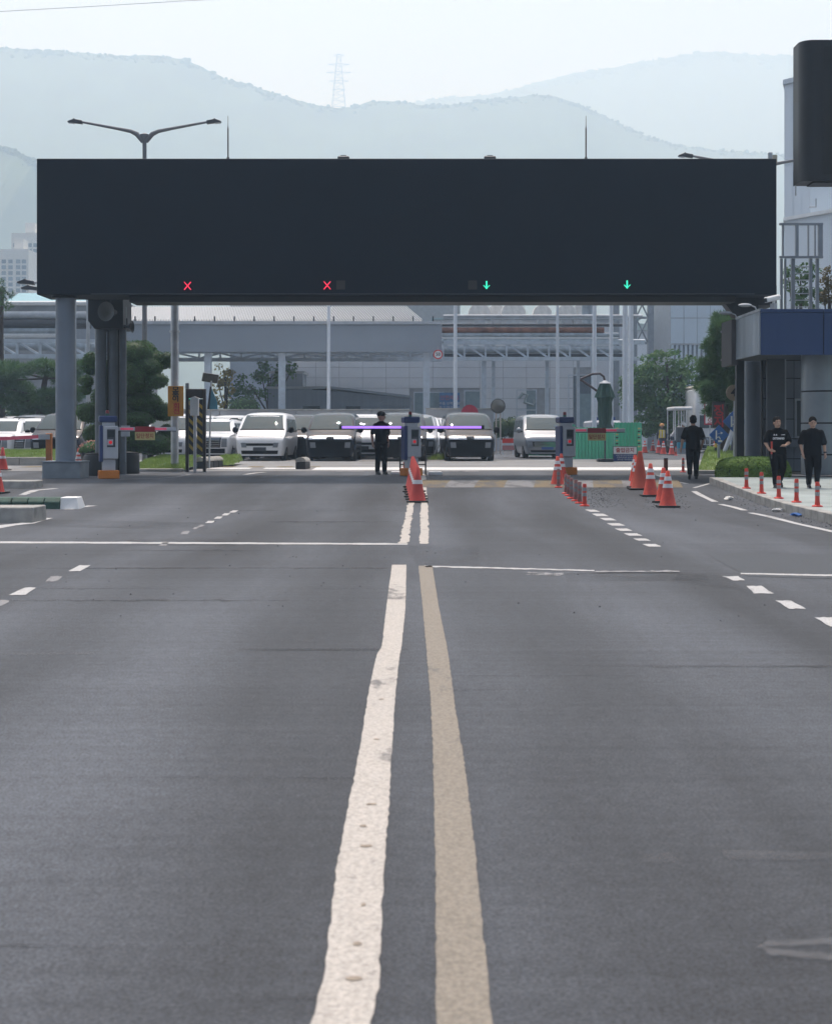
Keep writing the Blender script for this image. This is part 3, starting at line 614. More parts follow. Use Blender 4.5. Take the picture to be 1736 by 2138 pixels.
# fat column in metal drums
cxp = hx(1672) + 0.62; cyp = 1.5; cx_ = hx(1672, df + 1.5) + 0.60
for za, zc in ((hz(1012, 38.1), hz(950, 38.1)), (hz(948, 38.1), hz(885, 38.1)), (hz(883, 38.1), hz(819, 38.1)), (hz(817, 38.1), zb + 0.099)):
    za = max(za, 0.0)
    MB().cyl((cx_, cyp, za + 0.012), (cx_, cyp, zc - 0.004), 0.60, n=40).build('column_drum', m_metal, gh, sm=True)
MB().cyl((cx_, cyp, 0), (cx_, cyp, zb + 0.098), 0.585, n=32).build('column_core', m_gap, gh)
# panelled wall behind
yw = 4.4; dw = df + yw
MB().box(hx(1590, dw), 6.5, yw + 0.03, yw + 0.2, 0, zb + 0.098).build('wall_back', m_gap, gh)
m_pd = mat('wall_panel_dark', (0.10,0.115,0.135), 0.45, 0.1, var=0.1)
cols = [(1592,1636,m_pd), (1638,1654,m_panel), (1656,1695,m_panel), (1697,1736,m_panel), (1738,1790,m_panel)]
rows = [745, 790, 832, 875, 916, 958, 1012]
for a, b_, mm in cols:
    for r0, r1 in zip(rows, rows[1:]):
        z1_ = min(hz(r0, dw), zb + 0.09); z0_ = max(hz(r1, dw), 0.01)
        if z1_ - z0_ < 0.1: continue
        if a == 1656 and r0 in (832, 875): continue
        MB().box(hx(a, dw) + 0.008, hx(b_, dw) - 0.008 + 0.03, yw, yw + 0.028, z0_ + 0.012, z1_ - 0.012).build('wall_panel', mm, gh, bev=0.004)
MB().box(hx(1600, dw - 0.6), hx(1637, dw - 0.6), yw - 0.6, yw - 0.5, 0, zb + 0.095).build('door_leaf', m_pd, gh)
MB().box(hx(1637, dw - 0.6) + 0.003, hx(1640, dw - 0.6), yw - 0.6, yw - 0.02, 0, zb + 0.095).build('door_frame', m_lgrey, gh)
wx0, wx1, wz0, wz1 = hx(1657, dw), hx(1700, dw), hz(915, dw), hz(832, dw)
wf = MB().box(wx0, wx1, yw - 0.03, yw + 0.025, wz0, wz0 + 0.06).box(wx0, wx1, yw - 0.03, yw + 0.025, wz1 - 0.06, wz1).box(wx0, wx0 + 0.06, yw - 0.03, yw + 0.025, wz0 + 0.06, wz1 - 0.06).box(wx1 - 0.06, wx1, yw - 0.03, yw + 0.025, wz0 + 0.06, wz1 - 0.06).build('window', m_lgrey, gh)
MB().box(wx0 + 0.062, wx1 - 0.062, yw, yw + 0.01, wz0 + 0.062, wz1 - 0.062).build('pane', m_glass, wf)
MB().box(hx(1640, dw), hx(1700, dw), yw - 0.3, yw - 0.032, wz0 - 0.25, wz0 - 0.04).build('counter', m_panel, gh, bev=0.01)
# cameras and lamps on the canopy
def cctv(loc, rz, label, k=1.0):
    t = thing('security_camera', label, 'camera', loc, rz)
    MB().box(-0.05*k, 0.05*k, -0.05*k, 0.05*k, 0, 0.14*k).build('stand', m_lgrey, t)
    MB().cyl((0, 0, 0.12*k), (0, 0, 0.22*k), 0.03*k, n=8).build('neck', m_white, t)
    b2 = MB(); b2.box(-0.06*k, 0.06*k, -0.26*k, 0.17*k, -0.055*k, 0.055*k); o = b2.build('housing', m_white, t, (0, 0, 0.25*k), bev=0.025*k); o.rotation_euler = (R(12), 0, 0)
    MB().box(-0.045*k, 0.045*k, -0.266*k, -0.261*k, -0.04*k, 0.04*k).build('lens_window', m_glass, o)
cctv((X(1614, df + .4), df + 0.4, gb + zt + 0.0), R(-55), 'white security camera standing on the blue canopy', 1.25)
def arm_light(loc, L_, label):
    t = thing('canopy_lamp', label, 'lamp', loc)
    MB().tube([(0, 0, 0), (-0.05, 0, 0.12), (-L_ * 0.4, 0, 0.17)], 0.018, 6).build('arm', m_lgrey, t)
    MB().ball((-L_ * 0.7, 0, 0.17), L_ * 0.4, 0.08, 0.05, 12, 6).build('lamp_shell', m_lgrey, t, sm=True)
arm_light((ox + 0.05, df + 0.6, gb + zt - 0.02), 0.45, 'small grey lamp on the corner of the blue canopy')
arm_light((ox - 0.02, df + 2.6, gb + zt - 0.05), 0.45, 'small grey lamp at the far end of the ribbed canopy flank')
# ------------------------------------------------------------ cones and posts
m_cone = mat('cone_orange', (0.66,0.070,0.038), 0.55, col2=(0.42,0.045,0.03), scale=7)
m_cone2 = mat('cone_faded', (0.48,0.05,0.04), 0.6, var=0.2)
def make_cone(H, m, bands, label):
    t = thing('traffic_cone', label, 'traffic cone')
    r0 = 0.17 * H / 0.7; r1 = 0.035 * H / 0.7
    b_ = 0.21 * H / 0.7
    MB().box(-b_, b_, -b_, b_, 0, 0.03).build('base', m_rubber, t, bev=0.008)
    MB().lathe([(r0, 0.031), (r0 * 0.93, 0.05), (r1 + (r0*.93 - r1) * 0.5, H * 0.5), (r1, H - 0.01), (r1 * 0.7, H)], n=20).build('cone_body', m, t, sm=True)
    for f0, f1 in bands:
        ra = r0*.93 + (r1 - r0*.93) * f0 + 0.006; rb = r0*.93 + (r1 - r0*.93) * f1 + 0.006
        MB().lathe([(ra - 0.004, 0.05 + (H - 0.06) * f0 - 0.001), (ra, 0.05 + (H - 0.06) * f0), (rb, 0.05 + (H - 0.06) * f1), (rb - 0.004, 0.05 + (H - 0.06) * f1 + 0.001)], n=20).build('reflective_band', m_refl, t, sm=True)
    return t
cone_defs = {}
def cone(px, py, label, kind='a', d=None, group='traffic cones'):
    x, y, z = GP(px, py) if d is None else (X(px, d), d, G(d))
    if kind not in cone_defs:
        t = {'a': lambda: make_cone(0.72, m_cone, [(0.5, 0.62), (0.72, 0.84)], ''), 'b': lambda: make_cone(0.74, m_cone2, [(0.48, 0.6)], ''), 'c': lambda: make_cone(0.9, mat('cone_rust', (0.42,0.06,0.03), 0.6), [], '')}[kind]()
        cone_defs[kind] = t; t.location = (x, y, z + 0.008)
    else: t = dup(cone_defs[kind], (x, y, z + 0.008), random.uniform(-0.3, 0.3))
    t['label'] = label; t['group'] = group; return t
names = ['nearest traffic cone of the row on the double centre line', 'second cone from the front in the centre line row', 'third cone from the front in the centre line row', 'fourth cone from the front in the centre line row', 'fifth cone from the front in the centre line row', 'sixth cone from the front in the centre line row', 'farthest cone of the centre line row, next to the middle barrier']
for k in range(7): cone(871 - 1.6 * k, 1048.5 - 5.2 * k, names[k], 'b', group='cones on the centre line')
cone(1393, 1059, 'bright orange cone standing nearest the camera in the right lane', 'a'); cone(1384, 1049, 'orange cone half hidden just behind the nearest right lane cone', 'a')
cone(1357, 1036, 'orange cone standing alone in the middle of the right lane group', 'a'); cone(1335, 1022, 'tall plain rust coloured cone without bands in the right lane', 'c')
cone(1328, 1018, 'banded cone tucked behind the tall rust coloured cone', 'a'); cone(1325, 1010, 'farthest banded cone of the right lane group', 'a')
cone(1163, 1014, 'orange cone left of the right-hand barrier post row', 'a'); cone(1171, 1006, 'orange cone leaning close to the right-hand barrier base', 'a')
cone(6, 982, 'faded red cone on the left lane beyond the gate', 'b'); cone(165, 984, 'small orange cone behind the left plinth', 'a'); cone(-6, 1030, 'cone cut off by the left edge of the picture', 'b')
for px, py, lb in ((1345, 946, 'leftmost small cone near the workers'), (1362, 942, 'farthest small cone behind the workers row'), (1384, 949, 'small cone in front of the worker in the yellow vest'), (1401, 950, 'small cone just right of the worker in the yellow vest'), (1374, 947, 'dark small cone beside the worker in the yellow vest'), (1491, 950, 'cone beyond the grass beside the blue direction sign')):
    cone(px, py, lb, 'a' if 'dark' not in lb else 'b', d=DG(py), group='cones around the workers')
def make_post(label, mb_, mband, H=0.45, flare=True):
    t = thing('bollard', label, 'bollard')
    MB().lathe([(0.10, 0), (0.095, 0.02), (0.05, 0.035)], n=16).build('foot', m_red, t, sm=True)
    MB().lathe([(0.05, 0.03), (0.042, 0.12), (0.04, H - 0.02), (0.03, H)], n=14).build('post', mb_, t, sm=True)
    for a in (0.44, 0.68): MB().lathe([(0.0405, H * a - 0.001), (0.044, H * a), (0.0435, H * (a + 0.15)), (0.040, H * (a + 0.15) + 0.001)], n=14).build('reflective_band', mband, t, sm=True)
    return t
m_post = mat('post_red', (0.55,0.05,0.03), 0.5, var=0.15); m_posto = mat('post_dusty', (0.27,0.12,0.11), 0.7, var=0.3, scale=12); m_bandg = mat('band_grey', (0.28,0.29,0.3), 0.5)
pb = None
for k, (px, py) in enumerate(((1557,1020), (1588.5,1030.5), (1624.5,1041), (1661.5,1049), (1705,1058))):
    d = DG(py, HP); loc = (X(px, d), d, G(d) + HP); lb = ['farthest red bollard on the pale pavement, beside the hedge', 'second red bollard from the hedge on the pavement', 'middle red bollard on the pavement in front of the two men', 'fourth red bollard from the hedge on the pavement', 'nearest red bollard on the pavement at the right edge'][k]
    if pb is None: pb = make_post(lb, m_post, m_bandg); pb.location = loc; pb['group'] = 'red bollards on the pavement'
    else: dup(pb, loc, 0, lb)
pc = None
for k, (px, py) in enumerate(((1165,1018), (1181,1031), (1186,1035), (1192,1041), (1201,1046), (1209,1051))):
    loc = GP(px, py); lb = ['farthest dusty bollard beside the orange cones at the right barrier', 'second dusty bollard of the row leading to the right barrier', 'third dusty bollard of the row leading to the right barrier', 'fourth dusty bollard of the row leading to the right barrier', 'fifth dusty bollard of the row leading to the right barrier', 'dusty bollard directly behind the bright red front bollard'][k]
    if pc is None: pc = make_post(lb, m_posto, mat('band_dusty', (0.22,0.21,0.21), 0.7)); pc.location = loc; pc['group'] = 'dusty bollards between the lanes'
    else: dup(pc, loc, 0, lb)
dup(pb, GP(1219.5, 1056.5), 0, 'bright red front bollard of the row between the right lanes')
for px, py, lb in ((1425, 986, 'red banded bollard by the grass left of the walking man'), (1410, 951, 'thin dark bollard near the stooping worker')): dup(pb, GP(px, py), 0, lb)
t = thing('short_post', 'rusty brown short post standing between the cones and the workers', 'post', GP(1389, 986)); MB().cyl((0,0,0), (0,0,0.42), 0.065, n=14).build('post', mat('rust_brown', (0.16,0.06,0.04), 0.8, var=0.4, scale=10), t); MB().cyl((0,0,0.42),(0,0,0.44),0.07,n=14).build('cap', m_brown, t)
# litter along the kerb
for px, py, c, lb in ((1661, 1079, (0.02,0.12,0.4), 'crumpled blue wrapper lying by the kerb'), (1622, 1069, (0.6,0.6,0.6), 'scrap of white paper lying by the kerb'), (1520, 1044, (0.5,0.5,0.48), 'pale scrap of paper near the far kerb corner')):
    x, y, z = GP(px, py); mb = MB(); rr = random.Random(px)
    mb.ball((0,0,0.03), 0.11, 0.07, 0.03, 8, 5); mb.v = [(a + rr.gauss(0, .015), b_ + rr.gauss(0, .015), c_ + rr.gauss(0, .01)) for a, b_, c_ in mb.v]
    tag(mb.build('litter', mat('litter_%d' % px, c, 0.5), None, (x, y, z + 0.01)), lb, 'litter')
# loose grit: dark crumbs washed into the lane edges
gr = MB(); rr = random.Random(3)
for k in range(900):
    q = rr.random()
    if q < 0.45: px, py = rr.gauss(1255, 22) , rr.uniform(1000, 1060)
    elif q < 0.7: px, py = rr.uniform(1340, 1440), rr.uniform(1030, 1064)
    elif q < 0.9: py = rr.uniform(1035, 1100); px = 1487 + (py - 1022) * 3.4 - rr.random() ** 2 * 60
    else: px, py = rr.uniform(60, 1700), rr.uniform(1040, 1300)
    x, y, z = GP(px, py); s = rr.uniform(0.004, 0.012) * (1 if py > 1100 else 1.5)
    gr.add([(x - s, y, z), (x + s, y, z), (x, y + s * 2, z), (x, y + s * 0.5, z + s)], [(0,1,3), (1,2,3), (2,0,3)])
g = gr.build('road_grit', m_dark); g['kind'] = 'stuff'; g['label'] = 'dark grit scattered along the lane edges'
# ------------------------------------------------------------ barrier machines
m_bwhite = mat('barrier_white', (0.50,0.52,0.56), 0.45, var=0.08); m_bblue = mat('barrier_blue', (0.02,0.045,0.15), 0.45)
m_purple = mat('arm_purple', (0.45,0.22,1.0), 0.4, emit=1.15, var=0); m_tagy = mat('tag_yellow', (0.60,0.52,0.22), 0.6); m_tagr = mat('tag_red', (0.30,0.02,0.03), 0.6); m_txtred = mat('lettering_red', (0.35,0.02,0.02), 0.6); m_txtblk = mat('lettering_black', (0.02,0.02,0.02), 0.6); m_txtwht = mat('lettering_white', (0.7,0.7,0.72), 0.6)
m_pink = mat('arm_red_pink', (0.75,0.10,0.18), 0.5, emit=0.25, var=0)
def barrier(px, py, label, arms, rz=R(17), d=None):
    x, y, z = GP(px, py); t = thing('barrier_machine', label, 'barrier', (x, y, z))
    def P(name, mb_, m, bev=0.0, par=None, **k):
        o = mb_.build(name, m, par or t, (0,0,0), rz if par is None else 0, bev, **k); return o
    P('foundation', MB().box(-0.27, 0.27, -0.25, 0.25, 0, 0.22), m_orange, 0.015)
    P('pedestal', MB().box(-0.17, 0.17, -0.15, 0.15, 0.222, 0.52), m_bwhite, 0.01)
    P('cabinet', MB().box(-0.16, 0.24, -0.21, 0.2, 0.522, 1.42), m_bwhite, 0.03)
    P('blue_side', MB().box(-0.25, -0.162, -0.19, 0.2, 0.45, 1.44), m_bblue, 0.02)
    rc = P('control_panel', MB().box(-0.06, 0.16, -0.219, -0.212, 0.85, 1.33), m_dark)
    P('readout', MB().box(-0.04, 0.13, -0.226, -0.2195, 1.12, 1.3), m_glass, 0, rc)
    P('button_plate', MB().box(-0.05, 0.1, -0.226, -0.2195, 0.9, 1.06), m_bwhite, 0, rc)
    P('red_button', MB().cyl((0.03, -0.2265, 0.98), (0.03, -0.245, 0.98), 0.045, n=14), mat('button_red', (0.8,0.02,0.03), 0.4, emit=0.3, var=0), 0, rc)
    P('neck', MB().box(-0.16, 0.16, -0.12, 0.12, 1.422, 1.52), m_bwhite)
    P('hood', MB().box(-0.26, 0.22, -0.17, 0.17, 1.522, 1.70), m_bblue, 0.03)
    P('beacon_base', MB().cyl((-0.03, 0, 1.702), (-0.03, 0, 1.76), 0.05, n=12), mat('beacon_green', (0.03,0.12,0.10), 0.5))
    P('beacon', MB().lathe([(0.05, 1.761), (0.05, 1.83), (0.03, 1.85)], (-0.03, 0, 0), 12), mat('beacon_red', (0.22,0.02,0.03), 0.3))
    for (a, b_, zz, style) in arms:                       # arm extents in metres relative to the machine
        if style == 'purple':
            s = 1 if b_ > a else -1
            am = MB().box(min(a, b_), max(a, b_), -0.05, 0.0, zz - 0.034, zz + 0.034).build('arm', m_purple, t, (0, 0.22, 0), bev=0.01)
            MB().box(b_ - 0.04, b_ + 0.04, -0.055, 0.005, zz - 0.06, zz + 0.06).build('arm_cap', m_black, am)
            MB().box(min(a, b_), max(a, b_), -0.052, 0.002, zz - 0.05, zz - 0.036).build('arm_rail', m_dark, am)
        else:
            am = MB().box(min(a, b_), max(a, b_), -0.05, 0.0, zz - 0.055, zz + 0.045).build('arm', m_bwhite, t, (0, -0.05 + 0.3, 0), bev=0.006)
            n = 5; Lb = (b_ - a) / n
            for k in (0.25, 3.1): MB().box(a + k * Lb, a + (k + 1.1) * Lb, -0.054, -0.0505, zz - 0.035, zz + 0.025).build('red_stripe', m_pink, am)
            MB().box(a, b_, -0.045, -0.005, zz - 0.075, zz - 0.057).build('arm_rail', m_dark, am)
            xm = a + (b_ - a) * 0.47
            MB().box(xm - 0.27, xm + 0.27, -0.075, 0.01, zz - 0.085, zz + 0.06).build('red_sleeve', m_tagr, am)
            tg = MB().box(xm - 0.27, xm + 0.27, -0.06, -0.045, zz - 0.31, zz - 0.09).build('stop_tag', m_tagy, am)
            text('일단정지', 0.145, m_txtred, tg, (xm, -0.065, zz - 0.205), bold=0.002, sx=0.92)
    return t
barrier(227, 999, 'left barrier machine on an orange foundation with a lowered red and white arm', [(0.2, M(368 - 230, DG(999)), Z(895, DG(999)) - G(DG(999)), 'white')])
cm = barrier(858, 993, 'middle barrier machine with glowing purple arms lowered to both sides', [(-0.28, X(710, DG(993)) - X(858, DG(993)), Z(892, DG(993)) - G(DG(993)), 'purple'), (0.26, X(1008, DG(993)) - X(858, DG(993)), Z(892, DG(993)) - G(DG(993)), 'purple')])
barrier(1180, 991, 'right barrier machine whose lowered arm carries a stop tag before the green fence', [(0.2, X(1306, DG(991)) - X(1180, DG(991)), Z(898, DG(991)) - G(DG(991)), 'white')])
dl2 = DG(993) + 0.8
fr = thing('guard_rail_frame', 'dark tubular guard frame standing around the middle barrier machine', 'rail', (X(860, dl2), dl2, G(dl2)))
for px in (835, 888):
    MB().cyl((X(px, dl2) - X(860, dl2), 0, 0), (X(px, dl2) - X(860, dl2), 0, 1.05), 0.025, n=8).build('upright', m_black, fr)
for zz in (1.05, 0.85, 0.3): MB().cyl((X(835, dl2) - X(860, dl2), 0, zz), (X(888, dl2) - X(860, dl2), 0, zz), 0.02, n=8).build('crossbar', m_black, fr)
d = DG(985); t = thing('roadside_baton', 'upright red plastic stick clipped to the frame beside the middle barrier', 'stick', (X(843, d), d, G(d))); MB().cyl((0,0,0),(0,0,0.45),0.025,n=8).build('stick', m_red, t); MB().cyl((0,0,0.3),(0,0,0.4),0.028,n=8).build('reflective_band', m_refl, t)
MB().box(-0.32, 0.32, -0.1, 0.1, 0, 0.02).build
# far-left barrier: orange post with red arm
d = 46.0; t = thing('barrier_gate', 'orange barrier post with a red lit arm at the left edge beyond the column', 'barrier', (X(103, d), d, G(d)))
MB().box(-0.085, 0.085, -0.1, 0.1, 0, Z(905, d) - G(d)).build('post', mat('post_orange', (0.42,0.14,0.03), 0.6, var=0.2), t, bev=0.01)
za, zc = Z(911, d) - G(d), Z(916, d) - G(d)
a_ = MB(); a_.bar((-0.05, -0.13, za), (-4.5, -0.13, zc - 0.15), 0.06, 0.11); a_.build('arm', mat('arm_rose', (0.60,0.10,0.16), 0.5, emit=0.1, var=0), t)
MB().box(-0.3, 0.05, -0.17, -0.11, za - 0.1, za + 0.06).build('arm_clamp', m_lgrey, t)
# planter and black bins round the left pipes
d = 42.2; t = thing('planter', 'dark tapered planter of pink and green bedding plants by the left pipes', 'planter', (X(180, d), d + 1.2, G(d)))
MB().lathe([(0.32, 0), (0.46, 0.62), (0.50, 0.64), (0.50, 0.70), (0.44, 0.70), (0.42, 0.6)], n=8).build('pot', m_black, t)
PLANTERS = t
for px, r, lb in ((205, 0.42, 'black plastic sandbag drum at the foot of the left barrier'), (250, 0.30, 'black bin behind the left barrier machine'), (268, 0.34, 'black bin at the foot of the thin left pipe')):
    d = 41.6 if px == 205 else 43.4; o = thing('black_drum', lb, 'drum', (X(px, d), d, G(d))); MB().lathe([(r, 0), (r * 1.02, 0.1), (r * 1.0, 0.55), (r * 0.92, 0.6)], n=16).build('drum', m_black, o, sm=True); MB().lathe([(r * 0.93, 0.601), (r * 0.9, 0.64), (r * 0.2, 0.66)], n=16).build('lid', m_rubber, o)
MB()
d = 41.9; o = thing('junction_box', 'pale grey cable box fixed to the thin left pipe', 'box', (X(262, d), d, Z(900, d))); MB().box(-0.12, 0.12, -0.06, 0.06, -0.16, 0.16).build('case', m_lgrey, o, bev=0.01); MB().cyl((0.0, 0, -0.16), (0.0, 0.02, -0.9), 0.015, n=6).build('conduit', m_grey, o)
# ------------------------------------------------------------ utility pole with orange sign, striped height guard, solar sign
d = 46.3; t = thing('utility_pole', 'thick galvanised utility pole with a ring collar left of the striped guard', 'pole', (X(365, d), d, G(d)))
MB().cyl((0,0,0), (0,0,Z(560, d) - G(d)), 0.125, n=18).build('pole', m_steel, t, sm=True); MB().cyl((0,0,Z(694, d) - G(d)), (0,0,Z(690, d) - G(d)), 0.165, n=18).build('collar', m_steel, t)
d = 46.0; zs0, zs1 = Z(869, d), Z(806, d); t = thing('warning_sign', 'orange warning board with black and red vertical lettering on the utility pole', 'sign', (X(367, d), d, zs0))
m_sorg = mat('sign_orange', (0.60,0.27,0.03), 0.6)
MB().box(-0.25, 0.25, -0.02, 0.02, 0, zs1 - zs0).build('board', m_sorg, t, bev=0.006)
text('모\n퉁\n이', 0.2, m_txtblk, t, (0.0, -0.026, (zs1 - zs0) * 0.72), bold=0.006, line=0.75, sx=1.25); text('회\n전', 0.2, mat('lettering_orange_red', (0.55,0.06,0.03), 0.6), t, (0.03, -0.026, (zs1 - zs0) * 0.24), bold=0.006, line=0.85, sx=1.25)
d = 45.0; gH = Z(812, d) - G(d); t = thing('height_guard', 'dark steel guard with slanting yellow and black hazard stripes', 'guard', (X(409, d), d, G(d)))
w2 = M(21, d)
MB().box(-w2, -w2 + 0.09, -0.06, 0.06, 0, gH).build('post', m_brown, t, bev=0.01); MB().box(w2 - 0.09, w2, -0.06, 0.06, 0, gH).build('post', m_brown, t, bev=0.01); MB().box(-w2 + 0.09, w2 - 0.09, -0.06, 0.06, gH - 0.3, gH).build('lintel', m_brown, t, bev=0.01)
for a, b_ in ((-w2 + 0.1, -0.055), (0.03, w2 - 0.1)):
    pn = MB().box(a, b_, -0.02, 0.02, 0.55, gH - 0.32).build('striped_panel', m_black, t)
    for k in range(7):
        zz = 0.62 + k * 0.265; hh = 0.1
        if zz + 0.3 > gH - 0.32: continue
        MB().prism([(a + 0.004, zz + 0.16), (a + 0.004, zz + 0.28), (b_ - 0.004, zz + 0.12), (b_ - 0.004, zz)], -0.0245, -0.0205).build('yellow_stripe', mat('stripe_yellow', (0.42,0.30,0.06), 0.7, var=0.25), pn)
bxx = thing('cabinet_box', 'white weathered control box on a post in front of the striped guard', 'box', (X(407, 44.6), 44.6, G(44.6)))
MB().cyl((0,0,0),(0,0,Z(868,44.6)-G(44.6)),0.05,n=12).build('post', m_steel, bxx); MB().box(-0.14, 0.12, -0.1, 0.08, Z(868,44.6)-G(44.6), Z(832,44.6)-G(44.6)).build('case', m_white, bxx, bev=0.01); MB().prism([(-0.17, Z(832,44.6)-G(44.6)+.002), (0, Z(828,44.6)-G(44.6)), (0.15, Z(832,44.6)-G(44.6)+.002)], -0.12, 0.1).build('case_roof', m_white, bxx)
d = 45.6; t = thing('signal_post', 'slim blue-grey post with a tiny green light left of the striped guard', 'post', (X(391, d), d, G(d))); MB().box(-0.05, 0.05, -0.05, 0.05, 0, Z(800, d) - G(d)).build('post', m_grey, t); lh = MB().box(0.04, 0.16, -0.08, 0.04, Z(850, d) - G(d), Z(812, d) - G(d)).build('signal_case', m_black, t, (0, -0.06, 0)); MB().box(0.08, 0.12, -0.086, -0.081, Z(834, d) - G(d), Z(829, d) - G(d)).build('green_light', m_led_g, lh)
d = 48.0; t = thing('solar_sign', 'blue triangular sign on a thin post with a tilted solar panel on top', 'sign', (X(441, d), d, G(d)))
hp = Z(795, d) - G(d); MB().cyl((-0.07,0,0),(0,0,hp),0.03,n=10).build('post', m_steel, t)
sp = MB().box(-0.28, 0.22, -0.2, 0.2, -0.012, 0.012).build('solar_panel', m_dark, t, (0, 0, hp + 0.08)); sp.rotation_euler = (R(-38), R(8), R(12)); MB().box(-0.30, 0.24, -0.22, 0.22, 0.013, 0.03).build('panel_frame', m_lgrey, sp)
MB().prism([(-0.05, hp - 0.95), (0.22, hp - 0.95), (0.2, hp - 0.7), (0.02, hp - 0.25), (-0.05, hp - 0.6)], -0.03, 0.0).build('sign_face', mat('sign_sky', (0.10,0.30,0.42), 0.5), t); MB().prism([(-0.12, hp - 0.95), (-0.055, hp - 0.95), (0.01, hp - 0.2), (-0.03, hp - 0.2)], -0.1, 0.02).build('sign_edge', m_black, t)
# rounded concrete separators
m_sep = mat('separator_concrete', (0.30,0.29,0.27), 0.9, var=0.4, scale=9, bump=0.4)
def separator(px, py, L_, rz, label):
    x, y, z = GP(px, py); t = thing('lane_separator', label, 'separator', (x, y, z), rz)
    n = 4
    for k in range(n):
        y0_ = k * L_ / n; MB().box(-0.17, 0.17, y0_ + 0.02, y0_ + L_ / n - 0.02, 0, 0.24).build('block', m_black, t, bev=0.02)
    mb = MB(); mb.prism([(0.18 * math.cos(R(18 * i)), 0.25 + 0.15 * math.sin(R(18 * i))) for i in range(11)], 0, L_); mb.build('rounded_cap', m_sep, t, sm=True)
separator(416, 979, 2.2, R(-9), 'rounded concrete separator at the foot of the striped guard')
separator(627, 980, 0.9, R(-6), 'short rounded concrete separator in the lane left of the security man')
for px, py, w_, lb in ((827, 991, 0.16, 'white painted corner stone left of the middle barrier'), (908, 992, 0.2, 'white painted corner stone right of the middle barrier')):
    x, y, z = GP(px, py); t = MB().box(-w_, w_, -0.3, 0.3, 0, 0.1).build('corner_stone', m_refl, None, (x, y, z), bev=0.02); tag(t, lb, 'kerb stone')
# ------------------------------------------------------------ parked vans and SUVs
def interp(tab, y):
    if y <= tab[0][0]: return tab[0][1:]
    for a, b_ in zip(tab, tab[1:]):
        if y <= b_[0]:
            t = (y - a[0]) / (b_[0] - a[0]); return [p + (q - p) * t for p, q in zip(a[1:], b_[1:])]
    return tab[-1][1:]
VAN = dict(st=[(0,.70,.86),(.03,.84,.92),(.10,.95,.955),(.28,1.05,.98),(.55,1.18,.995),(.72,1.27,1.0),(1.1,1.56,1.0),(1.5,1.82,1.0),(1.75,1.90,1.0),(2.2,1.965,1.0),(3.2,1.99,1.0),(4.5,1.97,.995),(5.05,1.90,.98),(5.2,1.78,.96),(5.25,1.55,.93)],
           W=[(.2,.90),(.35,.955),(.6,.99),(.95,1.0),(1.15,.985),(1.5,.935),(1.75,.895),(1.99,.85)], z0=.2, sidey=(1.45,4.95), sidez=(1.14,1.72))
SUV = dict(st=[(0,.78,.88),(.03,.92,.93),(.10,1.02,.96),(.3,1.08,.985),(1.0,1.13,1.0),(1.15,1.16,1.0),(1.6,1.45,1.0),(2.0,1.66,1.0),(2.3,1.72,1.0),(3.2,1.75,1.0),(4.3,1.71,.99),(4.75,1.58,.97),(4.93,1.2,.95),(4.98,.95,.92)],
           W=[(.22,.90),(.4,.955),(.7,.98),(1.0,.985),(1.15,.95),(1.45,.83),(1.75,.72)], z0=.22, sidey=(1.75,4.6), sidez=(1.14,1.56))
RF = 0.90
def secw(S, y, z):                                       # half width of the body at (y, z)
    zt, k = interp(S['st'], y); f = (z - S['z0']) / (zt - S['z0'])
    if f > 1: return -1
    r = 1.0 if f <= RF else max(0, 1 - ((f - RF) / (1 - RF)) ** 3) ** (1 / 3)
    return k * interp(S['W'], z)[0] * r
def body_mesh(S, m):
    st = []; ylast = S['st'][-1][0]; a = sorted(set([q[0] for q in S['st']] + [ylast * i / 14 for i in range(1, 14)]))
    fr = [0, .04, .12, .22, .32, .42, .52, .62, .72, .80, .88, .93, .96, .98, .99, .996, .999, 1.0]
    mb = MB(); vs = []
    for y in a:
        zt, k = interp(S['st'], y)
        half = [(secw(S, y, S['z0'] + (zt - S['z0']) * f - (1e-6 if f == 1 else 0)), S['z0'] + (zt - S['z0']) * f) for f in fr]
        half[-1] = (0.0, zt)
        ring = [(x, y, z) for x, z in half] + [(-x, y, z) for x, z in half[-2::-1]]
        vs += ring
    n = len(fr) * 2 - 1
    fs = [(j * n + i, j * n + i + 1, (j + 1) * n + i + 1, (j + 1) * n + i) for j in range(len(a) - 1) for i in range(n - 1)]
    fs += [((j + 1) * n, j * n, j * n + n - 1, (j + 1) * n + n - 1) for j in range(len(a) - 1)]
    fs += [tuple(range(n)), tuple(range(len(a) * n - 1, (len(a) - 1) * n - 1, -1))]
    mb.add(vs, fs); return mb.mesh('body', m, sm=True)
def fronty(S, x, z):
    lo, hi = None, 0.0; y = 0.0
    while y < 2.6:
        if secw(S, y, z) >= abs(x):
            a, b_ = max(0, y - 0.05), y
            for _ in range(12):
                mm = (a + b_) / 2
                if secw(S, mm, z) >= abs(x): b_ = mm
                else: a = mm
            return b_
        y += 0.05
    return 2.6
def fpatch(S, x0a, x1a, x0b, x1b, z0, z1, off=0.008, nx=10, nz=5):   # patch on the front: bottom edge x0a..x1a at z0, top edge x0b..x1b at z1
    mb = MB(); vs = []
    for j in range(nz + 1):
        v = j / nz; z = z0 + (z1 - z0) * v
        for i in range(nx + 1):
            u = i / nx; x = (x0a + (x1a - x0a) * u) * (1 - v) + (x0b + (x1b - x0b) * u) * v
            vs.append((x, fronty(S, x, z) - off, z + off * 0.4))
    mb.add(vs, [(j * (nx + 1) + i, j * (nx + 1) + i + 1, (j + 1) * (nx + 1) + i + 1, (j + 1) * (nx + 1) + i) for j in range(nz) for i in range(nx)]); return mb
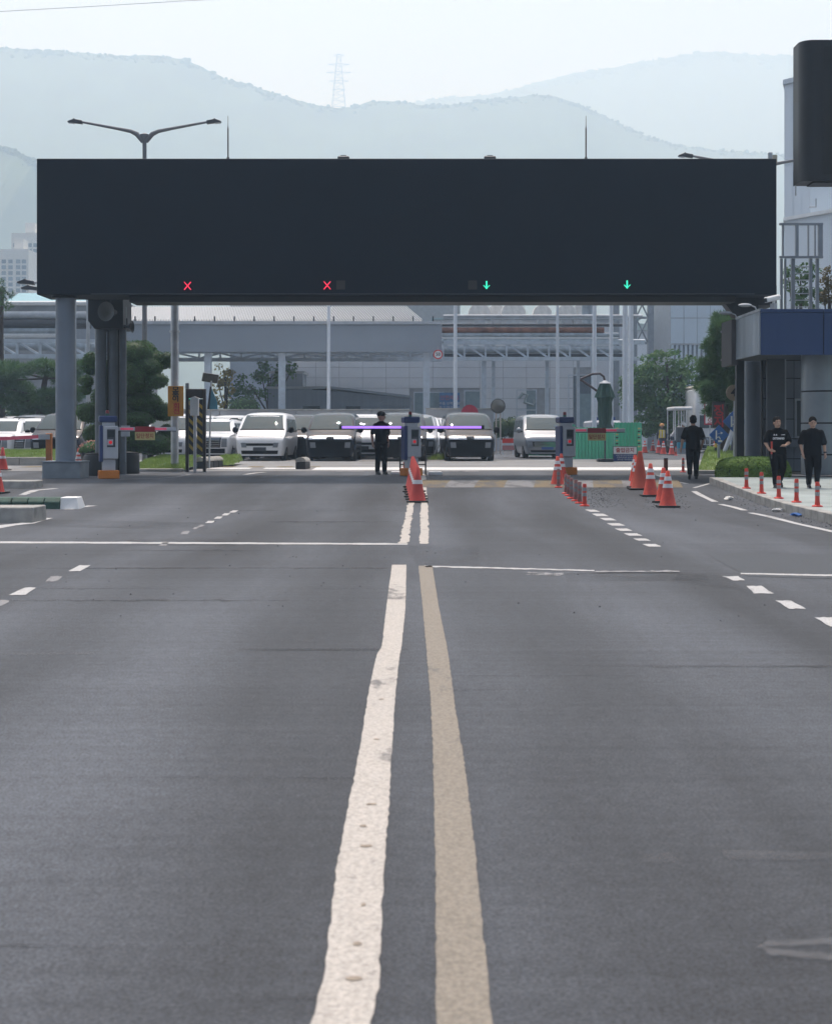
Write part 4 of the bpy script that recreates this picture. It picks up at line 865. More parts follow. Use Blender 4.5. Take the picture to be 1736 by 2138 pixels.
def spatch(S, y0, y1, z0, z1, s, off=0.006, rake=0.0):
    mb = MB(); vs = []; nx, nz = 8, 4
    for j in range(nz + 1):
        z = z0 + (z1 - z0) * j / nz
        for i in range(nx + 1):
            y = y0 + (y1 - y0) * i / nx + rake * (j / nz) * (1 - i / nx); vs.append((s * (secw(S, y, z) + off), y, z))
    mb.add(vs, [(j * (nx + 1) + i, j * (nx + 1) + i + 1, (j + 1) * (nx + 1) + i + 1, (j + 1) * (nx + 1) + i) for j in range(nz) for i in range(nx)]); return mb
m_glz = mat('car_glass', (0.085,0.112,0.122), 0.02, var=0.0, spec=0.05)
m_lens = mat('lamp_lens', (0.20,0.215,0.24), 0.2, spec=0.5); m_trim = mat('car_trim', (0.005,0.006,0.009), 0.6, spec=0.08); m_chrome = mat('chrome', (0.6,0.62,0.65), 0.15, 0.9)
m_hub = mat('wheel_rim', (0.35,0.36,0.38), 0.35, 0.7); m_plate = mat('plate_dark', (0.05,0.055,0.065), 0.5); m_seat = mat('seat_trim', (0.16,0.17,0.18), 0.8)
P_W = mat('paint_white', (0.72,0.73,0.75), 0.35, var=0.03, coat=0.5); P_K = mat('paint_black', (0.012,0.013,0.017), 0.22, var=0.03, coat=0.8); P_S = mat('paint_silver', (0.30,0.315,0.34), 0.28, 0.5, var=0.04, coat=0.5); P_G = mat('paint_graphite', (0.012,0.015,0.024), 0.22, 0.0, var=0.03, spec=0.35, coat=0.1); P_N = mat('paint_navy', (0.02,0.025,0.05), 0.25, var=0.03, coat=0.8)
wheel_me = {}
def wheels(t, yf, yr, xw, r):
    for y in (yf, yr):
        for s in (-1, 1):
            if r not in wheel_me:
                wheel_me[r] = (MB().lathe([(r * 0.62, -0.11), (r * 0.93, -0.115), (r, -0.08), (r, 0.08), (r * 0.93, 0.115), (r * 0.62, 0.11)], axis='x', n=24).mesh('tyre', m_rubber, sm=True),
                               MB().lathe([(0.05, -0.113), (r * 0.3, -0.09), (r * 0.6, -0.10), (r * 0.615, 0.10), (r * 0.3, 0.09), (0.05, 0.113)], axis='x', n=20).mesh('rim', m_hub, sm=True))
            w = place('wheel', None, t, (s * xw, y, r)); place('tyre', wheel_me[r][0], w); place('rim', wheel_me[r][1], w)
def mirrors(t, S, y, z, m, k=1.0):
    for s in (-1, 1):
        w = secw(S, y, z)
        mr = MB().ball((0, 0, 0), 0.12 * k, 0.075, 0.125, 12, 8).build('mirror', m, t, (s * (w + 0.16), y, z + 0.06), sm=True); MB().bar((-s * 0.2, 0.03, -0.06), (-s * 0.05, 0, -0.03), 0.05).build('mirror_arm', m_trim, mr)
def emblem(t, y, z):
    e = place('emblem', None, t, (0, y, z)); mb = MB()
    pts = [(0.085 * math.cos(2 * math.pi * i / 20), 0, 0.045 * math.sin(2 * math.pi * i / 20)) for i in range(21)]
    mb.tube(pts, 0.008, 6, False); mb.build('ring', m_chrome, e)
    h = MB(); h.bar((-0.045, 0, -0.025), (-0.025, 0, 0.03), 0.014); h.bar((0.025, 0, -0.03), (0.045, 0, 0.025), 0.014); h.bar((-0.035, 0, -0.003), (0.035, 0, 0.003), 0.012); h.build('slanted_letter', m_chrome, e)
def base_car(S, paint, label, bm_cache={}):
    t = thing('parked_van' if S is VAN else 'parked_suv', label, 'van' if S is VAN else 'car')
    key = (id(S), paint.name)
    if key not in bm_cache: bm_cache[key] = body_mesh(S, paint)
    place('body', bm_cache[key], t)
    MB().box(-0.8, 0.8, 0.25, S['st'][-1][0] - 0.2, 0.16, 0.3).build('underbody', m_trim, t)
    return t
def make_van(style, label):
    paint = {'white': P_W, 'dark': P_G, 'silver': P_S}[style]
    t = base_car(VAN, paint, label); S = VAN
    fpatch(S, -.86, .86, -.74, .74, 1.28, 1.85, 0.010, 14, 8).build('windscreen', m_glz, t, sm=True)
    fpatch(S, -.9, .9, -.9, .9, 1.235, 1.285, 0.006, 14, 1).build('wiper_cowl', m_trim, t)
    sw = place('side_glazing', None, t)
    for s in (-1, 1):
        for a, b_, rk in ((1.30, 2.15, 0.28), (2.22, 3.55, 0), (3.62, 4.85, 0)): spatch(S, a, b_, 1.16, 1.70, s, rake=rk).build('side_window', m_glz, sw, sm=True)
    mirrors(t, S, 1.05, 1.18, m_trim if style != 'silver' else P_S)
    wheels(t, 0.95, 4.2, 0.87, 0.34)
    if style == 'white':
        fpatch(S, -.60, .60, -.60, .60, .60, .70, 0.006, 10, 2).build('grille', m_trim, t)
        for s in (-1, 1): fpatch(S, s*.62 - .1, s*.62 + .1, s*.66 - .1, s*.66 + .1, .53, .72, 0.010, 4, 3).build('headlight', m_lens, t)
        fpatch(S, -.72, .72, -.74, .74, .27, .41, 0.006, 12, 2).build('lower_intake', m_trim, t)
        fpatch(S, -.9, .9, -.9, .9, .965, .985, 0.006, 14, 1).build('light_bar', m_lens, t)
        fpatch(S, -.26, .26, -.26, .26, .38, .53, 0.03, 4, 2).build('number_plate', m_plate, t)
    elif style == 'dark':
        fpatch(S, -.86, .86, -.945, .945, .22, .84, 0.006, 20, 6).build('bumper', m_trim, t, sm=True)
        for s in (-1, 1):
            fpatch(S, s*.68 - .11, s*.68 + .11, s*.70 - .11, s*.70 + .11, .52, .74, 0.014, 4, 3).build('headlight', m_lens, t)
            fpatch(S, s*.50 - .36, s*.50 + .36, s*.50 - .34, s*.50 + .30, .86, .985, 0.010, 6, 2).build('light_strip', m_chrome, t)
        fpatch(S, -.13, .13, -.13, .13, .86, .96, 0.012, 4, 2).build('badge_plate', m_trim, t)
        emblem(t, fronty(S, 0, .93) - 0.03, .93)
    else:
        gp = fpatch(S, -.62, .62, -.66, .66, .50, .74, 0.005, 10, 3).build('grille', m_trim, t)
        for j in range(4):
            for i in range(15):
                x = -.56 + i * .08 + (0.04 if j % 2 else 0); z = .53 + j * .055; MB().box(-.026, .026, -.012, 0, -.018, .018).build('grille_stud', m_chrome, gp, (x, fronty(S, x, z) - .008, z))
        for s in (-1, 1):
            fpatch(S, s*.72 - .1, s*.72 + .1, s*.76 - .1, s*.76 + .1, .46, .76, 0.010, 4, 3).build('headlight', m_lens, t)
            fpatch(S, s*.6 - .3, s*.6 + .26, s*.6 - .3, s*.6 + .26, .955, .99, 0.008, 6, 1).build('light_strip', m_chrome, t)
        fpatch(S, -.72, .72, -.74, .74, .27, .36, 0.006, 12, 2).build('lower_intake', m_trim, t)
        fpatch(S, -.26, .26, -.26, .26, .38, .49, 0.03, 4, 2).build('number_plate', mat('plate_blue', (0.06,0.13,0.36), 0.5), t)
    return t
def make_suv(label):
    t = base_car(SUV, P_W, label); S = SUV
    fpatch(S, -.78, .78, -.62, .62, 1.19, 1.60, 0.010, 14, 8).build('windscreen', m_glz, t, sm=True)
    for s in (-1, 1):
        for a, b_, rk in ((1.62, 2.5, 0.35), (2.57, 3.5, 0), (3.57, 4.4, 0)): spatch(S, a, b_, 1.14, 1.54, s, rake=rk).build('side_window', m_glz, t, sm=True)
        fpatch(S, s*.72 - .12, s*.72 + .12, s*.74 - .12, s*.74 + .1, .52, .88, 0.010, 4, 3).build('headlight', m_lens, t)
    g = fpatch(S, -.56, .56, -.60, .60, .50, .92, 0.006, 10, 4).build('grille', m_trim, t)
    for k in range(5): fpatch(S, -.54, .54, -.55, .55, .54 + k * .075, .57 + k * .075, 0.022, 10, 1).build('grille_slat', m_chrome, g)
    fpatch(S, -.76, .76, -.76, .76, .26, .46, 0.006, 10, 2).build('lower_bumper', m_trim, t)
    for s in (-1, 1): MB().tube([(s*.62, 1.9, 1.68), (s*.62, 2.2, 1.76), (s*.60, 3.9, 1.77), (s*.58, 4.3, 1.68)], 0.018, 6).build('roof_rail', m_trim, t)
    mirrors(t, S, 1.55, 1.08, m_trim); wheels(t, 0.95, 3.85, 0.85, 0.37); return t
def put(src, px, d, label, rz=0.0, first=False, group='vans parked in rows beyond the gate', remap=None):
    loc = (X(px, d), d, G(d) + 0.006)
    if first: src.location = loc; src.rotation_euler = (0, 0, rz); src['label'] = label; o = src
    else: o = dup(src, loc, rz, label, remap)
    o['group'] = group; return o
vw = make_van('white', ''); vd = make_van('dark', ''); vs_ = make_van('silver', ''); su = make_suv('')
wd2 = {'paint_graphite': P_W}; sd2 = {'paint_graphite': P_S}; nd2 = {'paint_white': P_G}; nn2 = {'paint_white': P_N}
put(vw, 542, 57.5, 'white van at the head of its row with body coloured bumper and dark plate', R(-1.5), True)
put(vd, 689, 57.0, 'dark van with black bumper at the head of its row, left of the security man', R(-1), True)
put(vd, 838, 56.8, 'dark van directly behind the security man and the middle barrier', R(0))
put(vd, 982, 57.0, 'dark van with black bumper standing alone right of the middle barrier', R(2))
put(vs_, 1142, 63.0, 'silver van with studded grille and blue plate behind the right barrier', R(2), True)
for k in range(3):
    put(vd, 572 + 23 * k, 63.4 + 5.9 * k, ['second van in the row behind the white van', 'third van in the row behind the white van', 'last van in the row behind the white van'][k], R(-1.5), remap=[wd2, sd2, wd2][k])
    put(vw, 704 + 10 * k, 63.0 + 5.9 * k, ['white van second in the row behind the left dark van', 'white van third in the row behind the left dark van', 'white van last in the row behind the left dark van'][k], R(-1))
    put(vd, 866 + 11 * k, 62.8 + 5.9 * k, ['silver van second in the row behind the middle dark van', 'white van third in the row behind the middle dark van', 'white van last in the row behind the middle dark van'][k], R(0), remap=[sd2, wd2, wd2][k])
put(vd, 618, 68, 'graphite van in the gap between the white van and the left dark van', R(-1)); put(vw, 770, 72, 'white van glimpsed in the gap left of the security man', R(-1)); put(vw, 662, 80, 'distant white van in the gap above the left dark van', 0)
put(su, 432, 60.0, 'white SUV with slatted grille beside the striped guard', R(-3), True, 'white SUVs on the left of the lot'); put(vw, 466, 66, 'white van between the SUV and the white lead van', R(-2)); put(su, 452, 72, 'white SUV in second row behind the striped guard', R(-2), group='white SUVs on the left of the lot')
put(vd, 112, 56.6, 'grey van partly hidden by the round left column', R(-2)); put(vw, 40, 63, 'dark navy van second from the left edge beyond the grass', R(-3), remap=nn2)
put(su, 22, 57.2, 'white SUV in front of the navy van at the left edge', R(-4), group='white SUVs on the left of the lot'); put(su, -28, 56.8, 'white SUV cut off by the left edge of the picture', R(-4), group='white SUVs on the left of the lot'); put(vw, 5, 69, 'white van behind the cut off SUV at the left edge', R(-3)); put(vw, 345, 62, 'white van half hidden behind the clipped pine and utility pole', R(-2))

put(vw, 757, 62.5, 'white van close behind the right flank of the left dark van', R(-1)); put(vw, 788, 69, 'white van deeper in the gap beside the security man', R(-1)); put(vd, 628, 62.5, 'dark van wedged between the white van and the left dark van', R(-1)); put(vw, 398, 67, 'white van glimpsed between utility pole and striped guard', R(-2)); put(vw, 492, 75, 'white van deep behind the white lead van', R(-1)); put(vw, 905, 76, 'white van deep behind the middle barrier', R(0)); put(vd, 430, 79, 'white van in the far row left of the yellow tree', R(-1), remap=wd2)
# ------------------------------------------------------------ buildings and works beyond the lot
GZ = 0.45
m_cream = mat('wall_pale_panel', (0.64,0.67,0.72), 0.6, var=0.06, scale=0.5); m_cgrey = mat('fascia_grey', (0.27,0.305,0.355), 0.55, var=0.05, scale=0.4)
m_roofw = mat('roof_white', (0.33,0.35,0.37), 0.5, var=0.08); m_truss = mat('truss_paint', (0.50,0.56,0.63), 0.55); m_pipeg = mat('pipe_grey', (0.36,0.41,0.46), 0.5, 0.2, var=0.2); m_rust = mat('pipe_rust', (0.20,0.09,0.06), 0.8, var=0.4, scale=2)
m_shed = mat('shed_sheet', (0.20,0.23,0.27), 0.6, var=0.08, scale=0.6, stretch=(12,1,0.1)); m_lwall = mat('low_wall', (0.30,0.31,0.325), 0.85, var=0.2, scale=0.8)
# pale panelled hall
D = 100.0; t = thing('factory_hall', 'long pale panelled factory hall behind the parked vans', 'building', (X(925, D), D, GZ)); bx = X(925, D)
def fx(px): return X(px, D) - bx
def fz(py): return Z(py, D) - GZ
Xa, Xb, Ht = fx(610), fx(1245), fz(750)
MB().box(Xa, Xb, 0.06, 14, 0, Ht + 0.6).build('wall_core', mat('panel_joint', (0.34,0.36,0.39), 0.8), t)
MB().box(Xa - 0.1, Xb + 0.1, -0.1, 14.1, Ht + 0.602, Ht + 0.75).build('roof', m_roofw, t)
opn = [(863, 926, 818, 900), (968, 1012, 815, 862), (1077, 1120, 813, 876), (1185, 1245, 782, 960)]
pw = (Xb - Xa) / 13; ph = 0.72; pm = MB().box(0.012, pw - 0.012, 0, 0.055, 0.012, ph - 0.012).mesh('wall_panel', m_cream)
for i in range(13):
    for j in range(int(Ht / ph) + 1):
        xa, za = Xa + i * pw, j * ph
        if any(fx(a) - pw * 0.35 < xa < fx(b_) - pw * 0.4 and fz(e) - ph * 0.4 < za < fz(c) - ph * 0.3 for a, b_, c, e in opn): continue
        place('wall_panel', pm, t, (xa, 0, za))
m_bluew = mat('window_blue', (0.22,0.30,0.34), 0.15, spec=0.6); m_film = mat('window_film', (0.30,0.36,0.38), 0.3)
for (a, b_, c, e), nm in zip(opn, ('window', 'window', 'window', 'doorway')):
    w = MB().box(fx(a), fx(b_), 0.02, 0.058, max(0, fz(e)), fz(c)).build(nm, m_bluew if nm == 'window' else mat('door_dark', (0.10,0.13,0.17), 0.4), t)
    for q in (fx(a), fx(b_) - 0.08): MB().box(q, q + 0.08, -0.02, 0.019, max(0, fz(e)), fz(c)).build('frame', m_truss, w)
    MB().box(fx(a) + .081, fx(b_) - .081, -0.02, 0.019, fz(c) - 0.08, fz(c)).build('frame', m_truss, w)
    if a == 1077:
        MB().box(fx(a) + .081, fx(b_) - .081, -0.02, 0.019, fz(857), fz(855)).build('frame', m_truss, w)
        g = MB(); g.tube([(fx(1082), 0, fz(832)), (fx(1090), 0, fz(822)), (fx(1100), 0, fz(824)), (fx(1094), 0, fz(840)), (fx(1112), 0, fz(846)), (fx(1116), 0, fz(834))], 0.12, 6); g.build('film_pattern', m_film, w)
    if a == 1185: MB().box(fx(1205), fx(1240), -0.02, 0.019, 0, fz(822)).build('door_leaf', m_bluew, w)
d = 99.5; s = thing('blue_notice_board', 'blue notice board with red heading on the factory hall wall', 'sign', (X(938, d), d, Z(860, d)))
MB().box(X(917,d)-X(938,d), X(959,d)-X(938,d), -0.05, 0.05, 0, M(40, d)).build('board', mat('notice_blue', (0.06,0.17,0.38), 0.5), s)
text('안전제일', 0.36, mat('notice_red', (0.55,0.12,0.10), 0.6), s, (0, -0.058, M(29, d))); text('수출 선적 차량\n출고 대기 장소', 0.24, m_txtwht, s, (0, -0.058, M(13, d)), line=1.2)
# grey sheet shed
D2 = 92.0; t = thing('grey_shed', 'dark grey ribbed metal shed with sloping roof edge', 'shed', (X(708, D2), D2, GZ)); bx = X(708, D2)
q = lambda px, py: (X(px, D2) - bx, Z(py, D2) - GZ)
MB().prism([q(560,960), q(560,812), q(652,812), q(652,960)], 0, 6).build('wall', m_shed, t); MB().prism([q(652.3,960), q(652.3,813), q(856,830), q(856,960)], 0.02, 6).build('wall', m_shed, t)
MB().prism([q(556,812), q(556,807), q(692,807), q(692,812)], -0.15, 6.1).build('roof_edge', m_roofw, t); MB().prism([q(692.3,812), q(692.3,807), q(858,826), q(858,831)], -0.15, 6.1).build('roof_edge', m_cgrey, t)
for a, b_ in ((632, 668), (722, 752)): MB().box(q(a,0)[0], q(b_,0)[0], -0.04, 0, q(0,866)[1], q(0,848)[1]).build('window', m_glass, t)
# roof box behind the shed
tb = thing('rooftop_cabin', 'dark cabin with white end wall on top of the grey shed', 'cabin', (X(590, 96), 96, Z(808, 96) - 3)); MB().box(X(565,96)-X(590,96), X(632,96)-X(590,96), 0, 3, 0, M(28,96)+3).build('wall', m_shed, tb); MB().box(X(561,96)-X(590,96), X(636,96)-X(590,96), -0.1, 3.1, M(28,96)+3.002, M(30,96)+3.1).build('roof', m_roofw, tb)
# low concrete wall
D3 = 82.0
def seg_wall(px0, px1, ytop, label, d=D3):
    t = thing('concrete_wall', label, 'wall', (X((px0 + px1) / 2, d), d, GZ)); a, b_ = X(px0, d), X(px1, d); n = max(1, round((b_ - a) / 2.2)); w = (b_ - a) / n; h = Z(ytop, d) - GZ
    me = MB().box(-w / 2 + 0.01, w / 2 - 0.01, 0, 0.2, 0, h).mesh('wall_slab', m_lwall, bev=0.02)
    for k in range(n): place('wall_slab', me, t, (a + (k + .5) * w - (a + b_) / 2, 0, 0))
    MB().box(a - (a+b_)/2, b_ - (a+b_)/2, -0.04, 0.24, h + .002, h + 0.08).build('coping', m_conc, t)
seg_wall(16, 200, 855, 'low grey concrete wall behind the vans at the left'); seg_wall(-60, 14, 864, 'lower stretch of grey wall at the very left edge'); seg_wall(300, 855, 857, 'long low grey concrete wall behind the middle vans'); seg_wall(888, 1030, 855, 'low grey wall behind the lone dark van')
for px in (73, 100): 
    tt = MB().cyl((0,0,0),(0,-0.02,0),0.12,n=16).build('red_marker', mat('marker_red', (0.35,0.08,0.10), 0.6), None, (X(px, 81.9), 81.97, Z(867, 81.9))); tag(tt, 'left faded red round marker on the low wall' if px == 73 else 'right faded red round marker on the low wall', 'marker')
# canopy building with white ribbed roof
D4 = 87.0; t = thing('loading_canopy', 'long grey canopy with white ribbed roof on tall posts', 'canopy', (X(600, D4), D4, GZ)); bx = X(600, D4)
q = lambda px, py: (X(px, D4) - bx, Z(py, D4) - GZ)
fa, fb_ = q(128, 735), q(922, 677)
MB().box(q(262,0)[0], fb_[0], 0, 0.25, fa[1], fb_[1]).build('fascia', m_cgrey, t); MB().box(q(262,0)[0], fb_[0], -0.12, 0.27, fb_[1] + .002, q(0,671)[1]).build('gutter', m_lgrey, t)
MB().prism([q(100,735), q(100,683), q(262,640), q(262,735)], 0.02, 0.25).build('gable_fascia', m_cgrey, t)
MB().bar((q(98,0)[0], 0.1, q(0,681)[1]), (q(262,0)[0], 0.1, q(0,637)[1]), 0.4, 0.22).build('gable_trim', m_roofw, t)
za, zr = q(0,671)[1] + .02, Z(641, D4 + 9) - GZ
rx0, rx1, rt0, rt1 = q(262,0)[0], fb_[0], X(268, D4 + 9) - bx, X(846, D4 + 9) - bx
MB().add([(rx0, 0, za), (rx1 - 1.2, 0, za), (rt1, 9, zr), (rt0, 9, zr), (rx0, 0, za - .1), (rx1 - 1.2, 0, za - .1), (rt1, 9, zr - .1), (rt0, 9, zr - .1)], [(0,1,2,3), (4,7,6,5), (0,4,5,1), (1,5,6,2), (2,6,7,3), (3,7,4,0)]).build('roof_sheet', m_roofw, t)
rb = MB()
for k in range(110):
    f = k / 109; a = (rx0 + (rx1 - 1.2 - rx0) * f, 0, za + .06); b_ = (rt0 + (rt1 - rt0) * f, 9, zr + .06); rb.bar(a, b_, 0.05, 0.06)
o = rb.build('roof_ribs', m_roofw, t); o['kind'] = 'stuff'
for k in range(16): MB().box(-.04, .04, -.04, .04, 0, .3).build('snow_guard', m_dark, t, (rx0 + 0.6 + k * 1.2, -0.05, q(0,671)[1]))
for px in (432, 587, 890): MB().box(q(px-7,0)[0], q(px+7,0)[0], 0.3, 0.7, 0, fa[1] - .002).build('post', m_truss, t)
# pipe racks: truss girders carrying pipes
def truss(name, label, d, px0, px1, py0, py1, pitch, pat, group=None):
    t = thing(name, label, 'pipe rack', (X(px0, d), d, Z(py1, d))); L = X(px1, d) - X(px0, d); h = M(py1 - py0, d)
    MB().box(0, L, -.12, .12, -.12, .12).build('bottom_chord', m_truss, t); MB().box(0, L, -.1, .1, h - .1, h + .1).build('top_chord', m_truss, t)
    n = int(L / pitch)
    pm_ = MB().box(-.06, .06, -.06, .06, .122, h - .102).mesh('post', m_truss)
    d1 = MB(); d1.bar((0.1, 0.07, h - .1), (pitch - .1, 0.07, .12), .12); d1 = d1.mesh('diagonal', m_truss); d2 = MB(); d2.bar((0.1, .07, .12), (pitch - .1, .07, h - .1), .12); d2 = d2.mesh('diagonal', m_truss)
    for k in range(n + 1): place('post', pm_, t, (k * pitch, 0, 0))
    for k in range(n): place('diagonal', d1 if pat == 'n' or k % 2 == 0 else d2, t, (k * pitch, 0, 0))
    return t
Dp = 94.0
tr = truss('pipe_bridge', 'shallow zigzag truss bridge running under the canopy fascia', Dp, 196, 922, 735, 751, M(44, Dp), 'w')
tr2 = truss('pipe_bridge', 'deeper truss bridge with one-way diagonals above the notice board', Dp, 925, 1345, 716, 749, M(44, Dp), 'n')
tl = truss('pipe_bridge', 'steel truss bridge at the left edge behind the round column', 80.0, -60, 205, 712, 744, M(48, 80.0), 'n')
for px, zt in ((280, 747), (1240, 747), (1318, 747), (1010, 747)):
    MB().box(X(px, Dp) - X(196, Dp) - .15, X(px, Dp) - X(196, Dp) + .15, .3, .6, -(Z(749, Dp) - GZ) + (0 if px > 900 else .06), -.13).build('leg', m_truss, tr if px < 900 else tr2, (0,0,0) if px < 900 else (X(196, Dp) - X(925, Dp), 0, 0))
MB().box(X(-40,80)-X(-60,80), X(-40,80)-X(-60,80)+.3, .3, .6, -(Z(744,80)-GZ), -.13).build('leg', m_truss, tl)
def pipe(px0, px1, py, r, d, m, label, drop=None):
    mb = MB(); pts = [(X(px0, d), d, Z(py, d)), (X(px1, d), d, Z(py, d))]
    if drop: pts += [(X(px1, d) + .3, d, Z(py, d) + (.3 if drop < py else -.3)), (X(px1, d) + .3, d, Z(drop, d))]
    mb.tube(pts, r, 10); o = tag(mb.build('pipe', m, sm=True), label, 'pipe', 'process pipes on the racks'); return o
for px0, px1, py, r, m, lb in ((925,1340,660,.10,m_lgrey,'upper thin pale pipe above the pipe bridge'),(925,1320,665,.07,m_lgrey,'second thin pale pipe just under the upper one'),(922,1300,679,.10,m_dark,'dark pipe running over the rust coloured pipe'),(922,1260,689,.19,m_rust,'thick rust coloured pipe above the pipe bridge'),(922,1290,699,.14,m_pipeg,'grey pipe directly under the rust coloured pipe'),(922,1290,706,.08,m_white,'thin white pipe on the pipe bridge'),(922,1345,713,.16,m_pipeg,'grey pipe along the top of the pipe bridge'),(922,1300,730,.24,m_pipeg,'thick grey pipe inside the pipe bridge girder'),(922,1300,742,.10,m_dark,'dark pipe low inside the pipe bridge girder')):
    pipe(px0, px1, py, r, Dp + .9, m, lb)
for px0, px1, py, r, m, lb in ((-60,190,633,.13,m_white,'white pipe highest at the left edge under the blue roof'),(-60,190,658,.22,m_lgrey,'thick light pipe at the left edge above the dark ducts'),(-60,190,676,.30,m_dark,'thick dark duct at the left edge'),(-60,120,700,.13,m_white,'pale pipe just above the left truss bridge'),(-60,200,722,.28,m_pipeg,'thick grey pipe inside the left truss bridge'),(-60,120,690,.2,m_pipeg,'grey pipe under the dark duct at the left edge')):
    pipe(px0, px1, py, r, 83.0, m, lb)
def frame(px, py0, py1, d, w, label, name='rack_post'):
    o = thing(name, label, 'steel post', (X(px, d), d, GZ)); MB().box(-w/2, w/2, -w/2, w/2, 0, Z(py0, d) - GZ).build('post', m_truss, o); MB().box(-w*1.5, w*1.5, -w*0.8, w*.8, Z(py0, d) - GZ + .002, Z(py0, d) - GZ + .12).build('bracket', m_truss, o)
for px, py0, w, lb in ((1029, 664, .24, 'slim steel post carrying pipes right of the canopy'), (1141, 664, .26, 'slim steel post carrying pipes behind the tall lamp pole'), (1206, 668, .2, 'short slim post at the pipe bends')): frame(px, py0, 0, Dp + 1.6, w, lb)
for px, w, lb in ((1224, .45, 'left vertical pipe of the riser cluster'), (1236, .55, 'thick vertical pipe of the riser cluster'), (1217, .2, 'thin vertical pipe of the riser cluster')):
    o = MB().cyl((0,0,Z(700,98)), (0,0,Z(560,98)), w/2, n=14).build('riser_pipe', m_pipeg, None, (X(px, 98), 98, 0), sm=True); tag(o, lb, 'pipe')
# braced steel tower
Dq = 104.0; t = thing('steel_tower', 'blue-grey steel frame tower with crossed bracing right of the thick pole', 'steel frame', (X(1340, Dq), Dq, GZ)); bx = X(1340, Dq)
for px, w in ((1285, .55), (1322, .5), (1357, .75)): MB().box(X(px-5,Dq)-bx, X(px+7,Dq)-bx, 0, .5, 0, Z(560,Dq)-GZ).build('column', m_grey, t)
for py in (663, 716, 610): MB().box(X(1333,Dq)-bx, X(1350,Dq)-bx, .1, .3, Z(py,Dq)-GZ-.08, Z(py,Dq)-GZ+.08).build('beam', m_grey, t)
for a, b_ in ((610,660),(666,714)):
    for s in (0, 1):
        m_ = MB(); m_.bar((X(1329,Dq)-bx, .2 + .06*s, Z(a if s else b_,Dq)-GZ), (X(1352,Dq)-bx, .2 + .06*s, Z(b_ if s else a,Dq)-GZ), .1); m_.build('brace', m_grey, t)
# pale round hoods on the roof beyond
m_hood = mat('hood_pale', (0.74,0.72,0.69), 0.6)
ht = thing('roof_block', 'low pale rooftop block that carries the round vent hoods', 'building', (X(1100, 128), 128, GZ)); MB().box(X(905,128)-X(1100,128), X(1330,128)-X(1100,128), 0, 10, 0, Z(668,128)-GZ).build('wall', m_cream, ht); MB().box(X(900,128)-X(1100,128), X(1335,128)-X(1100,128), -.3, 10, Z(668,128)-GZ+.002, Z(664,128)-GZ).build('roof', mat('roof_teal', (0.30,0.42,0.46), 0.5), ht)
for k, (px, r, dd) in enumerate(((1000, 23, 124), (1035, 20, 126), (1070, 25, 123), (1130, 19, 124), (1180, 20, 125), (1205, 18, 128))):
    o = thing('vent_hood', ['leftmost pale round vent hood above the pipe rack', 'second pale vent hood from the left above the pipe rack', 'largest pale vent hood in the middle of the roof row', 'pale vent hood right of the largest one', 'fifth pale vent hood, left of the pipe risers', 'rightmost pale vent hood beside the pipe risers'][k], 'vent', (X(px, dd), dd, Z(662, dd)), group='round vent hoods on the roof')
    rr = M(r, dd); MB().prism([(rr * math.cos(R(a)), rr * 0.95 * math.sin(R(a)) + .3) for a in range(-20, 201, 11)], -.9, .5).build('hood', m_hood, o, bev=0.05, sm=True); MB().box(-rr*.5, rr*.5, -.6, .3, -2, .1).build('duct', m_lgrey, o)
# teal roofed hall at the left, pale blocks over the canopy
t = thing('teal_roof_hall', 'hall with teal corrugated roof behind the left pipes', 'building', (X(90, 110), 110, GZ)); MB().box(X(10,110)-X(90,110), X(270,110)-X(90,110), 0, 12, 0, Z(634,110)-GZ).build('wall', m_lwall, t); MB().add([(X(8,110)-X(90,110), -.4, Z(634,110)-GZ), (X(275,110)-X(90,110), -.4, Z(634,110)-GZ), (X(275,110)-X(90,110), 6, Z(612,116)-GZ), (X(40,116)-X(90,110), 6, Z(612,116)-GZ)], [(0,1,2,3)]).build('roof', mat('roof_teal2', (0.16,0.34,0.40), 0.5), t)
t = thing('pale_block', 'pale blue flat roofed block above the canopy roof', 'building', (X(700, 150), 150, GZ)); MB().box(X(575,150)-X(700,150), X(960,150)-X(700,150), 0, 10, 0, Z(622,150)-GZ).build('wall', m_roofw, t); MB().box(X(480,150)-X(700,150), X(574,150)-X(700,150), 0, 10, 0, Z(626,150)-GZ).build('wing', m_cgrey, t)
t = thing('backdrop_hall', 'big pale hall far behind the pipe racks', 'building', (X(1100, 190), 190, GZ)); MB().box(X(880,190)-X(1100,190), X(1420,190)-X(1100,190), 0, 20, 0, Z(690,190)-GZ).build('wall', m_cream, t); MB().box(X(870,190)-X(1100,190), X(1430,190)-X(1100,190), -.5, 20, Z(690,190)-GZ+.002, Z(676,190)-GZ).build('roof', mat('roof_mint', (0.42,0.50,0.48), 0.5), t)
# factory blocks at the right
m_fw = mat('factory_white', (0.62,0.68,0.75), 0.5, var=0.06, scale=0.15, stretch=(1,1,0.2)); m_fb = mat('factory_blue', (0.50,0.58,0.66), 0.5, var=0.06, scale=0.2)
t = thing('factory_tower', 'tall pale blue factory block at the right edge behind the display board', 'building', (X(1690, 90), 90, GZ)); bx = X(1690, 90)
def plan(name, corners, z0, z1, m, par):                 # corners: (photo x, distance) in plan, extruded upwards
    pl = [(X(p, d) - bx, d - 90) for p, d in corners]; n = len(pl); mb = MB()
    mb.add([(x, y, z0) for x, y in pl] + [(x, y, z1) for x, y in pl], [tuple(range(n - 1, -1, -1)), tuple(range(n, 2 * n))] + [(i, (i + 1) % n, n + (i + 1) % n, n + i) for i in range(n)]); return mb.build(name, m, par)
zt = Z(178, 92) - GZ; zm_ = Z(348, 92) - GZ
